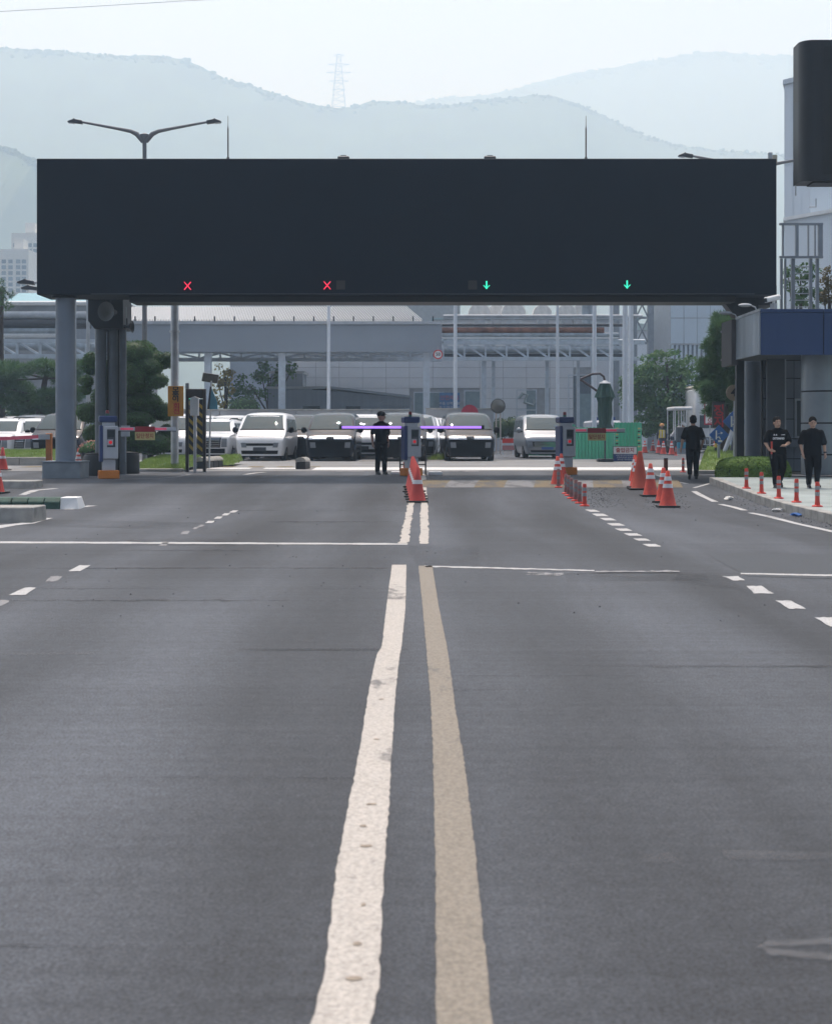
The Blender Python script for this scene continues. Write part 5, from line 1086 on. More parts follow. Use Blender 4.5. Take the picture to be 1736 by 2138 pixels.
plan('wall', [(1636, 92), (1800, 87), (1850, 105), (1660, 108)], 0, zt, m_fw, t); plan('roof_edge', [(1633, 91.8), (1803, 86.8), (1853, 105), (1659, 108)], zt + .002, zt + .3, m_truss, t)
for k in range(9):
    f0, f1 = k / 9 + .004, (k + 1) / 9 - .004; L_ = lambda f, o: (1636 + 164 * f, 92 - 5 * f - o)
    plan('cladding_sheet', [L_(f0, .08), L_(f1, .08), L_(f1, .01), L_(f0, .01)], zm_ + .12, zt - .05, m_fw, t); plan('cladding_sheet', [L_(f0, .08), L_(f1, .08), L_(f1, .01), L_(f0, .01)], 0.1, zm_ - .05, m_fw, t)
zs = Z(462, 84) - GZ
plan('side_block', [(1690, 86.5), (1800, 84), (1800, 86.5), (1690, 91)], 0, Z(432, 85) - GZ + 2.6, m_fb, t)
plan('lean_to', [(1637, 84), (1800, 79), (1800, 83), (1690, 86.4), (1637, 91)], 0, zs, m_fw, t); plan('roof_edge', [(1634, 83.8), (1803, 78.7), (1803, 83), (1691, 86.4), (1637, 91)], zs + .002, zs + .2, m_white, t)
MB().tube([(X(1706,84)-bx, -5.6, zs + 1.4), (X(1706,84)-bx, -5.6, zs + .9), (X(1692,84)-bx, -5.6, zs + .9)], .05, 6).build('vent_pipe', m_grey, t)
D6 = 118.0; t = thing('panelled_factory', 'blue-grey panelled factory wall behind the leafy tree', 'building', (X(1480, D6), D6, GZ)); bx = X(1480, D6)
xa, xb_ = X(1399, D6) - bx, X(1620, D6) - bx; hh = Z(560, D6) - GZ; MB().box(xa, xb_, .06, 12, 0, hh).build('wall_core', m_grey, t)
zl = Z(738, D6) - GZ; zm = Z(718, D6) - GZ
for i in range(8):
    w = (xb_ - xa) / 8
    for za, zc in ((zm + .05, zm + 2.1), (zm + 2.15, zm + 4.2), (zm + 4.25, hh)): MB().box(xa + i*w + .02, xa + (i+1)*w - .02, 0, .058, za, zc).build('wall_panel', m_fb, t)
for i in range(24):
    w = (xb_ - xa) / 24; MB().box(xa + i*w + .05, xa + (i+1)*w - .12, -.1, .058, 0.3, zm - .1).build('cladding_rib', m_fb, t)
MB().box(xa - .1, xb_, -.15, .04, zm - .09, zm + .03).build('drip_rail', m_lgrey, t)
# far apartment blocks in the haze
m_apt = mat('apartment_white', (0.62,0.60,0.56), 0.7, var=0.05); m_aptw = mat('apartment_glass', (0.16,0.20,0.24), 0.3)
for (px0, px1, py, dd, lb) in ((0, 60, 520, 420, 'hazy apartment block lower of the two at the left edge'), (24, 110, 486, 470, 'taller hazy apartment block beside the screen edge')):
    t = thing('apartment_block', lb, 'building', (X((px0+px1)/2, dd), dd, 0)); bx = X((px0+px1)/2, dd); MB().box(X(px0-20 if px0==0 else px0, dd)-bx, X(px1,dd)-bx, 0, 14, 0, Z(py,dd)).build('wall', m_apt, t); MB().box(X(px0+24,dd)-bx, X(px0+44,dd)-bx, 3, 8, Z(py,dd)+.01, Z(py-24,dd)).build('stair_tower', m_apt, t)
    for r_ in range(9):
        for px in (px0+4, px0+18, px0+34, px0+46):
            MB().box(X(px,dd)-bx, X(px+9,dd)-bx, -.12, -.01, Z(py+30+r_*12,dd), Z(py+22+r_*12,dd)).build('window', m_aptw, t)
# pylon on the hill
Dy = 1890.0; zb = Z(226, Dy); t = thing('transmission_tower', 'faint lattice transmission tower on the saddle of the hill', 'tower', (X(707, Dy), Dy, zb)); Hh = M(112, Dy); lat = MB()
prev = None
for k in range(10):
    f = k / 9; w = M(14, Dy) * (1 - f) + M(3.5, Dy) * f; z = Hh * f; ring = [(-w, -w, z), (w, -w, z), (w, w, z), (-w, w, z)]
    for a in range(4): (lat.bar(ring[a], ring[(a+1) % 4], .35) if a == 0 else None)
    if prev:
        for a in range(4): lat.bar(prev[a], ring[a], .5); (lat.bar(prev[a], ring[(a+1) % 4], .32) if a in (0, 2) else None)
    prev = ring
lat.build('lattice', m_grey, t)['kind'] = 'stuff'
for f, w in ((1.0, 11), (.83, 22), (.68, 26), (.52, 20), (.36, 14)):
    a_ = MB(); W_ = M(w, Dy); a_.bar((-W_, 0, Hh*f - 1), (0, 0, Hh*f), .6); a_.bar((W_, 0, Hh*f - 1), (0, 0, Hh*f), .6); a_.bar((-W_, 0, Hh*f - 1), (0, 0, Hh*f - 3.5), .3); a_.bar((W_, 0, Hh*f - 1), (0, 0, Hh*f - 3.5), .3); a_.build('cross_arm', m_grey, t)
# lamp poles in the lot
m_pole = mat('pole_white', (0.62,0.66,0.72), 0.45, var=0.05)
def lot_pole(px, d, w, label, collar=True):
    t = thing('lot_pole', label, 'pole', (X(px, d), d, G(d)), group='tall pale poles in the lot'); r = M(w/2, d); h = Z(600, d) - G(d)
    MB().cyl((0,0,0), (0,0,h), r, r*.8, n=14).build('shaft', m_pole, t, sm=True); MB().box(-r*1.8, r*1.8, -r*1.8, r*1.8, 0, .06).build('foot_plate', m_grey, t)
for px, d, w, lb in ((686, 83.5, 8, 'tall pale pole above the left dark van'), (950, 83.5, 9, 'tall pale pole above the blue notice board'), (1163, 88, 7, 'thin tall pole left of the doorway of the hall'), (1240, 72, 10, 'tall pale pole left of the folded umbrella'), (1275, 73, 9, 'tall pale pole right behind the folded umbrella'), (1304, 70, 13, 'left one of the thick twin poles behind the green fence'), (1316, 70.6, 12, 'right one of the thick twin poles behind the green fence')): lot_pole(px, d, w, lb)
# ------------------------------------------------------------ vegetation
def leaf(mb, p, nrm, s, rnd, asp=1.6):
    n = Vector(nrm); n.normalize(); a = n.cross(Vector((rnd.gauss(0,1), rnd.gauss(0,1), rnd.gauss(0,1))))
    if a.length < 1e-4: a = Vector((1,0,0))
    a.normalize(); b_ = n.cross(a); p = Vector(p)
    mb.add([p - a * s * asp * .5, p - b_ * s * .5, p + a * s * asp * .5, p + b_ * s * .5], [(0,1,2,3)])
def rdir(rnd):
    while True:
        v = Vector((rnd.uniform(-1,1), rnd.uniform(-1,1), rnd.uniform(-1,1)))
        if .05 < v.length < 1: return v.normalized()
def clump(mb, c, r, n, s, rnd, shell=0.6, up=0.3, lump=0.25):
    ph = rnd.random() * 50
    for _ in range(n):
        v = rdir(rnd); q = 1 + lump * 2 * noise.noise(v * 2.2 + Vector((ph, 0, 0))); k = (shell + (1 - shell) * rnd.random() ** .5) * q
        p = Vector((c[0] + v.x * r[0] * k, c[1] + v.y * r[1] * k, c[2] + v.z * r[2] * k))
        leaf(mb, p, v + Vector((rnd.gauss(0,.6), rnd.gauss(0,.6), up + rnd.gauss(0,.6))), s * rnd.uniform(.6, 1.3), rnd)
def tuft(mb, p, s, rnd, n=7, dirv=None):                     # a spray of needles
    d0 = dirv or rdir(rnd)
    for _ in range(n):
        v = (d0 + rdir(rnd) * .9).normalized(); e = v.cross(rdir(rnd)).normalized() * s * .07; p = Vector(p)
        mb.add([p - e, p + e, p + v * s], [(0,1,2)])
def pine_clump(mb, c, r, n, s, rnd):
    for _ in range(n):
        v = rdir(rnd); k = rnd.random() ** .4; tuft(mb, (c[0] + v.x*r[0]*k, c[1] + v.y*r[1]*k, c[2] + v.z*r[2]*k), s * rnd.uniform(.7,1.2), rnd, 8, (v + Vector((0,0,.5))).normalized())
def tree_root(name, label, px, d, cat='tree', z=None): return thing(name, label, cat, (X(px, d), d, G(d) if z is None else z))
m_bark = mat('bark', (0.055,0.042,0.035), 0.9, var=0.4, scale=8, bump=0.5)
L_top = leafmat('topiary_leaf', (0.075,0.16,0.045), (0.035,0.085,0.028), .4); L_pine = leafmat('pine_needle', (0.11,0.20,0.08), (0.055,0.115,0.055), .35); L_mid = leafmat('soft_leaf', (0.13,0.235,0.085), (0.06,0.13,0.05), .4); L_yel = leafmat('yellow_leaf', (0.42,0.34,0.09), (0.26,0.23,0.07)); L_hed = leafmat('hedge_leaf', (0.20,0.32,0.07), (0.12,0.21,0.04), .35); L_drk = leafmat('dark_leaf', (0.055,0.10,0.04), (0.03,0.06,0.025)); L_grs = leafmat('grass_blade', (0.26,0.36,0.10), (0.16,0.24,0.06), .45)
m_core = mat('shade_core', (0.02,0.035,0.015), 0.95)
# clipped cloud pine
rnd = random.Random(21); d = 50.0; t = tree_root('clipped_pine', 'big dark green cloud-clipped tree behind the left barrier', 262, d); b0 = Vector(t.location)
mb = MB(); core = MB()
for px, py, rx, ry in ((286,744,40,32),(316,754,34,24),(348,752,20,18),(328,796,30,18),(192,760,19,26),(187,797,15,14),(185,815,13,11),(190,862,26,22),(293,838,46,20),(341,860,27,20),(284,876,44,20),(318,926,46,24),(282,908,46,24),(252,774,42,24),(272,808,50,22),(192,906,22,20),(240,845,40,24),(235,900,40,26),(345,905,20,20),(300,770,44,28),(270,785,62,40),(278,850,62,40),(272,915,62,34),(292,735,34,26),(225,830,40,30)):
    dy = rnd.uniform(-.5, .5); c = (X(px, d) - b0.x, dy, Z(py, d) - b0.z); r = (M(rx, d), M(rx, d) * .9, M(ry, d))
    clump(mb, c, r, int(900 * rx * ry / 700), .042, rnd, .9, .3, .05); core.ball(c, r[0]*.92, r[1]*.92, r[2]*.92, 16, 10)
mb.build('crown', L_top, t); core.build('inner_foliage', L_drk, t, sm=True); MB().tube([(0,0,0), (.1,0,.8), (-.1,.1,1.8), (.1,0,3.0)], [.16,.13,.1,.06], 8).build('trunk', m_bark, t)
# pines behind the left pipes
def pine(name, label, px, d, clumps, trunk, seed, n=60, s=.22, L=None):
    rnd = random.Random(seed); t = tree_root(name, label, px, d); b0 = Vector(t.location); mb = MB(); tk = MB()
    for cx_, cy_, rx, ry in clumps: pine_clump(mb, (X(cx_, d) - b0.x, rnd.uniform(-.8,.8), Z(cy_, d) - b0.z), (M(rx, d), M(rx, d), M(ry, d)), int(n * rx * ry / 400) + 12, s, rnd)
    pts = [(X(a, d) - b0.x, 0, Z(b_, d) - b0.z) for a, b_ in trunk]; tk.tube([(0,0,0)] + pts, [.22] + [.2 - .13 * i / len(pts) for i in range(len(pts))], 8)
    for cx_, cy_, rx, ry in clumps: 
        q = min(pts, key=lambda p: abs(p[2] - (Z(cy_, d) - b0.z))); tk.tube([q, (X(cx_, d) - b0.x, 0, Z(cy_, d) - b0.z)], [.06, .02], 5)
    mb.build('crown', L or L_pine, t); tk.build('trunk', m_bark, t); return t
pine('old_pine', 'old leaning pine with bare trunk behind the left truss bridge', 82, 74, [(30,775,45,16),(95,768,30,14),(20,812,48,20),(105,830,34,16),(45,840,50,16),(5,795,30,16),(130,790,30,16),(120,850,40,14),(70,860,55,12),(160,770,30,14),(150,825,30,16)], [(80,880),(88,830),(95,790),(104,758)], 31, 200, .3)
pine('tall_pine', 'tall pine whose crown pokes up at the left edge beside the screen', 4, 76, [(6,598,14,14),(20,618,16,8),(-10,612,24,14),(0,640,34,12)], [(0,700),(2,640),(6,600)], 32)
# pine with props by the guardhouse
pt = pine('propped_pine', 'dark dense pine with slanting props left of the guardhouse', 1508, 52, [(1510,668,22,16),(1500,690,28,20),(1522,706,26,24),(1496,722,30,20),(1510,745,34,22),(1486,765,30,20),(1512,780,40,22),(1484,800,32,20),(1510,815,38,22),(1488,830,30,16),(1525,840,34,20),(1520,680,24,18),(1535,760,30,30),(1500,858,24,10),(1470,812,18,12)], [(1512,900),(1508,840),(1510,760),(1512,680)], 33, 260, .22)
for k, (a, b_) in enumerate((((1500,975),(1546,870)), ((1516,968),(1550,890)))):
    o = MB(); dd = 50.5 + k * .8; o.cyl((X(a[0],dd), dd, G(dd)), (X(b_[0],dd), dd + .6, Z(b_[1],dd)), .075, n=10); tag(o.build('tree_prop', m_dark if k else m_steel), ['thick grey slanting prop pole under the pine by the guardhouse', 'thin dark slanting prop pole under the pine by the guardhouse'][k], 'prop')
def bushy(name, label, px, d, blobs, L, seed, s=.11, dens=1.0, cat='tree', trunk=None, core=0.0):
    rnd = random.Random(seed); t = tree_root(name, label, px, d, cat); b0 = Vector(t.location); mb = MB(); co = MB()
    for cx_, cy_, rx, ry in blobs:
        c = (X(cx_, d) - b0.x, rnd.uniform(-.5,.5) * M(rx, d) * .6, Z(cy_, d) - b0.z); r = (M(rx, d), M(rx, d), M(ry, d)); area = 4 * r[0] * r[2]; n = int(dens * area / (s * s) * 1.5)
        if core:
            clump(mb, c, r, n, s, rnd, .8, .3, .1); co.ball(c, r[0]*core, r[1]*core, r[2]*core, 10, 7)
        else:
            for q in range(7):
                v = rdir(rnd); e = .7; clump(mb, (c[0] + v.x*r[0]*e, c[1] + v.y*r[1]*e, c[2] + v.z*r[2]*e), (r[0]*.5, r[1]*.5, r[2]*.42), n // 6, s, rnd, .25, .5, .4)
    mb.build('crown', L, t)
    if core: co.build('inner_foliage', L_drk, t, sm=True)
    if trunk:
        tk = MB(); top = trunk; tk.tube([(0,0,0), (0.05,0,(Z(top, d) - b0.z) * .5), (0,0,Z(top, d) - b0.z)], [.16,.12,.05], 8)
        for cx_, cy_, rx, ry in blobs[:8]: tk.tube([(0.03,0,(Z(top, d) - b0.z) * .5), (X(cx_, d) - b0.x, 0, Z(cy_, d) - b0.z)], [.07,.02], 5)
        tk.build('trunk', m_bark, t)
    return t
bushy('leafy_tree', 'broad leafy green tree in front of the panelled factory', 1392, 88, [(1390,760,46,30),(1365,780,40,30),(1425,775,36,26),(1350,815,34,34),(1395,820,60,40),(1440,810,28,30),(1380,860,60,34),(1430,850,36,34),(1345,850,30,30),(1400,735,26,12),(1445,748,16,8),(1370,742,20,12),(1335,790,34,34),(1320,830,30,36),(1310,800,22,26),(1345,760,26,20),(1420,820,44,40),(1365,835,46,36),(1400,790,44,30),(1405,885,50,22),(1350,885,40,22)], L_mid, 41, .15, 1.3, trunk=760)
bushy('round_hedge', 'rounded clipped hedge below the leafy tree', 1400, 93, [(1378,885,34,20),(1405,872,36,18),(1350,900,20,14)], L_mid, 42, .1, 1.2, 'hedge', core=.8)
bushy('dark_hedge', 'dark clipped hedge behind the gap between the dark and silver vans', 1070, 84, [(1045,895,20,22),(1070,893,22,24),(1095,892,22,22),(1112,896,16,20)], L_drk, 43, .1, 1.2, 'hedge', core=.85)
bushy('green_tree', 'green broadleaf tree between the canopy posts', 560, 93, [(545,775,28,24),(520,800,30,26),(565,790,26,26),(590,775,20,22),(540,830,44,22),(500,830,30,26),(610,770,14,22)], L_mid, 44, .15, 1.3, trunk=790)
bushy('yellow_tree', 'yellowing tree under the canopy left of the green tree', 470, 91, [(468,775,20,20),(455,800,20,22),(475,810,20,22),(465,835,24,18),(478,790,12,20)], L_yel, 45, .14, .9, trunk=780)
bushy('ball_shrub', 'ball shaped clipped shrub behind the long low wall', 508, 86, [(508,852,36,22)], L_mid, 46, .1, 1.2, 'shrub', core=.85)
bushy('left_trees', 'dark shrubs massed under the left truss bridge', 60, 78, [(20,850,50,22),(80,856,50,16),(140,845,40,24),(170,860,24,16),(170,800,22,30)], L_drk, 47, .14, 1.2, 'shrub')
bushy('rooftop_tree', 'dark green pine foliage behind the access ladder', 1670, 50, [(1645,580,16,28),(1670,570,18,26),(1695,575,20,26),(1660,610,26,30),(1690,620,30,30)], L_pine, 48, .09, 1.2, trunk=620)
bushy('brown_tree', 'brownish leafed tree at the right edge above the canopy', 1730, 48, [(1728,575,20,30),(1740,610,30,30),(1720,620,16,20)], leafmat('brown_leaf', (0.14,0.11,0.04), (0.08,0.07,0.03)), 49, .08, .9, trunk=620)
# clipped hedge by the pavement: box shaped with rounded corners
rnd = random.Random(55); d = 36.75; x0, x1 = X(1502, 36.4), X(1645, 36.75); zb = G(d) + .1
t = thing('clipped_hedge', 'low rounded bright green hedge in front of the guardhouse', 'hedge', ((x0 + x1) / 2, d, zb)); w = (x1 - x0) / 2; h = Z(954, d) - zb; mb = MB(); core = MB()
def sup(v, p=4.0):
    k = (abs(v.x) ** p + abs(v.y) ** p + max(v.z, 0) ** p + 1e-9) ** (-1 / p); return Vector((v.x * k, v.y * k, v.z * k))
for _ in range(9000):
    v = rdir(rnd); v.z = abs(v.z); q = sup(v) * (1 - .06 * rnd.random() ** 2 + .03 * noise.noise(v * 5)); leaf(mb, (q.x * w, q.y * .62, q.z * h), q + Vector((rnd.gauss(0,.5), rnd.gauss(0,.5), rnd.gauss(0,.5) + .3)), .045 * rnd.uniform(.7,1.3), rnd)
nu, nv = 24, 8; vs = []
for j in range(nv + 1):
    a = math.pi / 2 * j / nv
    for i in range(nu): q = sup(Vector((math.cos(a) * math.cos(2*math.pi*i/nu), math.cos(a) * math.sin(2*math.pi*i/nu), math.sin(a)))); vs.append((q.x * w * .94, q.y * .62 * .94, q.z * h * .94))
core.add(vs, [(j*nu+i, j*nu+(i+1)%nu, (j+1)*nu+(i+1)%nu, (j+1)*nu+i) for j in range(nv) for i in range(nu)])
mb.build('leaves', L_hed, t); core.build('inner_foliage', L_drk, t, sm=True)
# grass banks
m_soil = mat('lawn_soil', (0.12,0.17,0.05), 0.9, var=0.3, scale=3, bump=0.5)
def lawn(name, label, xa, xb_, ya, yb, h, n, seed, kerb=None, xf=None):
    rnd = random.Random(seed); mb = MB(); vs = []; nx, ny = 18, 10
    def hz_(u, v): return h * (math.sin(math.pi * min(1, max(0, v)) * .5 + .0) ** .8 if v < 1 else 1) * min(1, 8 * u * (1 - u) + .25) + .05 * noise.noise(Vector((u * 6, v * 6, seed)))
    xf = xa if xf is None else xf; P = lambda u, v: Vector(((xa + (xf - xa) * v) + (xb_ - (xa + (xf - xa) * v)) * u, ya + (yb - ya) * v, G(ya + (yb - ya) * v) + .06 + hz_(u, v)))
    for j in range(ny + 1):
        for i in range(nx + 1): vs.append(P(i / nx, j / ny))
    k = len(vs); mb.add(vs, [(j*(nx+1)+i, j*(nx+1)+i+1, (j+1)*(nx+1)+i+1, (j+1)*(nx+1)+i) for j in range(ny) for i in range(nx)])
    o = struct(mb.build(name, m_soil, sm=True)); g = MB()
    for _ in range(n):
        u, v = rnd.random(), rnd.random(); p = P(u, v); a = rnd.random() * 6.28; s = rnd.uniform(.04, .1); e = Vector((math.cos(a), math.sin(a), 0)) * .008; tip = p + Vector((rnd.gauss(0,.025), rnd.gauss(0,.025), s)); g.add([p - e, p + e, tip], [(0,1,2)])
    g = g.build('grass', L_grs); g['kind'] = 'stuff'; g['label'] = label
    if kerb:
        L_ = xb_ - xa; nk = max(1, int(L_ / 1.0)); me = MB().box(.01, L_ / nk - .01, -.16, 0, -.02, kerb).mesh('kerb_stone', m_conc, bev=.02)
        for q in range(nk): place('kerb_stone', me, o, (xa + q * L_ / nk, ya, G(ya)))
    return o
lawn('grass_verge', 'strip of mown grass behind the far left barrier', -16.5, X(112, 51.5), 51.5, 54.5, .42, 9000, 61, kerb=.3)
lawn('grass_bank', 'grassy bank under the clipped pine and the utility pole', X(268, 45.5), X(388, 45.5), 45.2, 50.0, .3, 9000, 62, kerb=.1)
lawn('grass_patch', 'small grass patch right of the striped guard', X(440, 50), X(486, 50), 50, 53, .25, 3000, 63)
lawn('grass_slope', 'bright grass slope left of the guardhouse hedge', X(1448, 43.5), 12.6, 43.0, 56.0, .5, 14000, 64, kerb=.12, xf=11.2)
# bedding plants in the planter
rnd = random.Random(71); mb = MB(); fl = MB()
for k in range(700): v = rdir(rnd); v.z = abs(v.z); leaf(mb, (v.x*.5, v.y*.5, .66 + v.z*.34*rnd.random()**.4), v, .06, rnd)
for k in range(90): v = rdir(rnd); v.z = abs(v.z) * .8 + .2; leaf(fl, (v.x*.5, v.y*.5, .68 + v.z*.34), (v.x, v.y - .5, v.z), .05, rnd, 1.0)
mb.build('foliage', L_mid, PLANTERS); fl.build('blossom', mat('blossom', (0.45,0.20,0.14), 0.7), PLANTERS)
# weeds in the lot
for px, d, lb in ((917, 60, 'small weed tuft growing in the lot left of the lone dark van'),):
    o = MB(); 
    for k in range(120): p = (rnd.gauss(0,.25), rnd.gauss(0,.2), 0); tuft(o, p, rnd.uniform(.15,.35), rnd, 3, Vector((0,0,1)))
    o = o.build('weeds', L_grs, None, (X(px, d), d, G(d))); o['kind'] = 'stuff'; o['label'] = lb
# ------------------------------------------------------------ green site fence, umbrella, signs
m_fen = mat('fence_green', (0.09,0.46,0.29), 0.55, var=0.12, scale=1.0)
def fence(px0, d0, px1, d1, py, label):
    a = Vector((X(px0, d0), d0, 0)); b_ = Vector((X(px1, d1), d1, 0)); t = thing('site_fence', label, 'fence', (a.x, a.y, G(d0)), math.atan2(b_.y - a.y, b_.x - a.x)); L = (b_ - a).length; n = max(1, round(L / .55)); w = L / n; h = Z(py, d0) - G(d0)
    mb = MB(); 
    for k in range(4): mb.box(w * (k + .02) / 4, w * (k + .52) / 4, -.03, -.005, .06, h); mb.box(w * (k + .52) / 4 + .001, w * (k + 1.0) / 4, 0, .02, .06, h - .02)
    me = mb.mesh('fence_sheet', m_fen)
    for k in range(n): place('fence_sheet', me, t, (k * w, 0, 0))
    for z in (.35, h - .3): MB().box(0, L, .022, .07, z, z + .06).build('rail', m_steel, t)
fence(1093, 69, 1200, 68, 886, 'short green corrugated fence glimpsed behind the silver van'); fence(1196, 58.5, 1280, 57.5, 892, 'green corrugated site fence behind the right barrier arm'); fence(1282, 58.6, 1338, 58.0, 882, 'taller green corrugated fence section by the thick twin poles')
for px, d, lb in ((1287, 57.2, 'left striped post of the green fence'), (1333, 57.6, 'right striped post of the green fence')):
    t = thing('striped_post', lb, 'post', (X(px, d), d, G(d))); MB().cyl((0,0,0),(0,0,1.45),.05,n=12).build('post', m_fen, t)
    for k in range(7): MB().cyl((0,0,.55 + k*.12),(0,0,.61 + k*.12),.053,n=12).build('stripe', m_black if k % 2 else mat('stripe_pale', (0.5,0.45,0.2), .6), t)
d = 56.6; t = thing('no_entry_board', 'white and blue no entry board standing before the green fence', 'sign', (X(1304, d), d, G(d))); hb = Z(966, d) - G(d); ht = Z(933, d) - G(d); hm = Z(948, d) - G(d); w2 = M(24, d)
MB().box(-w2, w2, 0, .03, max(.02, hb), hm - .005).build('blue_panel', m_blue, t); MB().box(-w2, w2, 0, .03, hm + .005, ht).build('white_panel', m_refl, t); MB().box(-w2 - .02, w2 + .02, .032, .06, max(0, hb) , ht + .02).build('frame', m_dark, t)
text('출입금지', .2, m_txtred, t, (0, -.004, (hm + ht) / 2), bold=.004); text('이곳은 출고차량 대기장소로\n관계자외 출입을 금합니다\n통행로를 이용 바랍니다', .062, m_txtwht, t, (0, -.004, (max(.02, hb) + hm) / 2), line=1.3)
for s in (-1, 1): MB().bar((s*w2*.8, .05, 0), (s*w2*.8, .5, -.02 + .02), .05).build('foot', m_dark, t)
# folded cantilever umbrella
d = 56.2; t = thing('folded_umbrella', 'folded dark green cantilever umbrella with a bent arm before the green fence', 'umbrella', (X(1262, d), d, G(d))); z = lambda py: Z(py, d) - G(d); x = lambda px: X(px, d) - X(1262, d)
m_canv = mat('canvas_green', (0.022,0.065,0.055), .85, var=.2, scale=5, stretch=(4,4,.3))
def folded(prof, n=24):
    mb = MB(); vs = []
    for r, h in prof:
        for k in range(n): a = 2 * math.pi * k / n; q = r * (1 + .16 * math.cos(6 * a)); vs.append((q * math.cos(a), q * math.sin(a), h))
    mb.add(vs, [(i*n+k, i*n+(k+1)%n, (i+1)*n+(k+1)%n, (i+1)*n+k) for i in range(len(prof)-1) for k in range(n)] + [tuple(range(n-1,-1,-1)), tuple(range((len(prof)-1)*n, len(prof)*n))]); return mb
folded([(.29, z(895)), (.2, z(884)), (.25, z(865)), (.24, z(840)), (.30, z(829))]).build('canopy', m_canv, t, sm=True); folded([(.36, z(830)), (.25, z(812)), (.17, z(800))]).build('upper_skirt', m_canv, t, sm=True)
MB().lathe([(.24, z(801)), (.22, z(799)), (.1, z(796)), (.08, z(794))], n=16).build('finial', m_lgrey, t, sm=True)
MB().cyl((0,0,0),(0,0,z(892)),.035,n=10).build('pole', m_dark, t); MB().box(-.3,.3,-.3,.3,0,.12).build('base', m_black, t, bev=.02)
MB().tube([(x(1250), .1, z(819)), (x(1232), .1, z(806)), (x(1211), .1, z(792)), (x(1212), .1, z(791)), (x(1236), .1, z(781)), (x(1252), .1, z(780)), (x(1260), .1, z(786)), (x(1263), .1, z(797))], .045, 8).build('bent_arm', mat('arm_brown', (0.05,0.035,0.04), .5), t)
# round signs and mirror
def post_to(t, h, r=.03, m=None): MB().cyl((0,.03,0),(0,.03,h),r,n=10).build('post', m or m_steel, t)
d = 86.0; t = thing('speed_limit_sign', 'round red ringed speed sign reading 50 hanging at the canopy corner', 'sign', (X(914, d), d, Z(740, d))); MB().cyl((0,0,0),(0,.03,0),M(10,d),n=28).build('ring', m_red, t); MB().cyl((0,-.012,0),(0,-.002,0),M(7.5,d),n=28).build('face', m_white, t); text('50', .28, m_txtblk, t, (0, -.016, 0), bold=.006); MB().box(-.03,.03,.031,.09,-.1,.5).build('bracket', m_steel, t)
d = 80.0; t = thing('traffic_mirror', 'round convex traffic mirror on twin posts behind the lone dark van', 'mirror', (X(1039, d), d, G(d))); h = Z(848, d) - G(d); r = M(14, d); MB().lathe([(r, 0), (r*.97, -.05), (r*.6, -.12), (.02, -.14)], (0,0,h), 24, 'y').build('mirror_face', mat('mirror_glass', (0.16,0.15,0.13), .3, .5), t, sm=True); MB().lathe([(r*1.08, .02), (r*1.1, -.03), (r*1.02, -.035), (r*1.0, .0)], (0,0,h), 24, 'y').build('rim', m_brown, t, sm=True)
for s in (-.1, .14): MB().cyl((s,.1,0),(s,.1,h),.035,n=8).build('post', mat('post_pale_orange', (0.5,0.42,0.38), .6), t)
d = 66.0; t = thing('red_disc_sign', 'red round sign just showing above the roof of the lone dark van', 'sign', (X(980, d), d, G(d))); h = Z(863, d) - G(d); MB().cyl((0,0,h),(0,.03,h),M(18,d),n=32).build('disc', mat('disc_red', (0.55,0.05,0.09), .6), t); post_to(t, h)
for k, (px, dd, lb) in enumerate(((1060, 76, 'left red and white road barricade beyond the vans'), (1082, 76.5, 'right red and white road barricade beyond the vans'))):
    t = thing('barricade', lb, 'barricade', (X(px, dd), dd, G(dd))); 
    for z0 in (.25, .62): MB().box(-.3,.3,0,.05,z0,z0+.24).build('board', m_red if z0 > .5 else mat('board_dusty_red', (0.4,0.15,0.14), .7), t)
    for s in (-.26,.26): MB().box(s-.025,s+.025,.052,.1,0,.9).build('leg', m_white, t)
d = 51.0; t = thing('stop_led_sign', 'black LED stop sign with red letters on a striped post by the pine', 'sign', (X(1500, d), d, G(d))); z0, z1 = Z(893, d) - G(d), Z(838, d) - G(d); MB().box(-M(13,d), M(13,d), 0, .18, z0, z1).build('case', m_black, t, bev=.02)
m_ledd = mat('led_dim_red', (0.24,0.012,0.02), .6, emit=.12, var=0); text('정\n지', .42, m_ledd, t, (0, -.006, z0 + (z1 - z0) * .42), bold=.012, line=.95)
for k in range(9): MB().cyl((-.1,.1,.1 + k*(z0-.1)/9),(-.1,.1,.1 + (k+1)*(z0-.1)/9 - .004),.045,n=10).build('post_band', m_black if k % 2 else m_yellow, t)
d = 60.0; t = thing('caution_banner', 'white caution banner with red border half hidden by the pine', 'sign', (X(1481, d), d, G(d))); z0, z1 = Z(887, d) - G(d), Z(838, d) - G(d); w2 = M(12, d); MB().box(-w2, w2*1.3, 0, .03, z0, z1).build('border', mat('banner_red', (0.40,0.02,0.05), .6), t); MB().box(-w2 + .05, w2*1.3 - .05, -.008, -.002, z0 + .06, z1 - .05).build('face', m_white, t); text('차\n주\n의', .3, m_txtred, t, (.02, -.012, z0 + (z1 - z0) * .42), bold=.004, line=.95); post_to(t, z1)
d = 56.0; t = thing('red_banner', 'dark red vertical banner with white letters behind the blue direction sign', 'sign', (X(1513, d), d, G(d))); z0, z1 = Z(912, d) - G(d), Z(845, d) - G(d); MB().box(-.14, .14, 0, .03, z0, z1).build('cloth', mat('banner_dark_red', (0.25,0.015,0.03), .7), t); text('사\n용', .26, m_txtwht, t, (0, -.006, z0 + .35), line=1.0); post_to(t, z1)
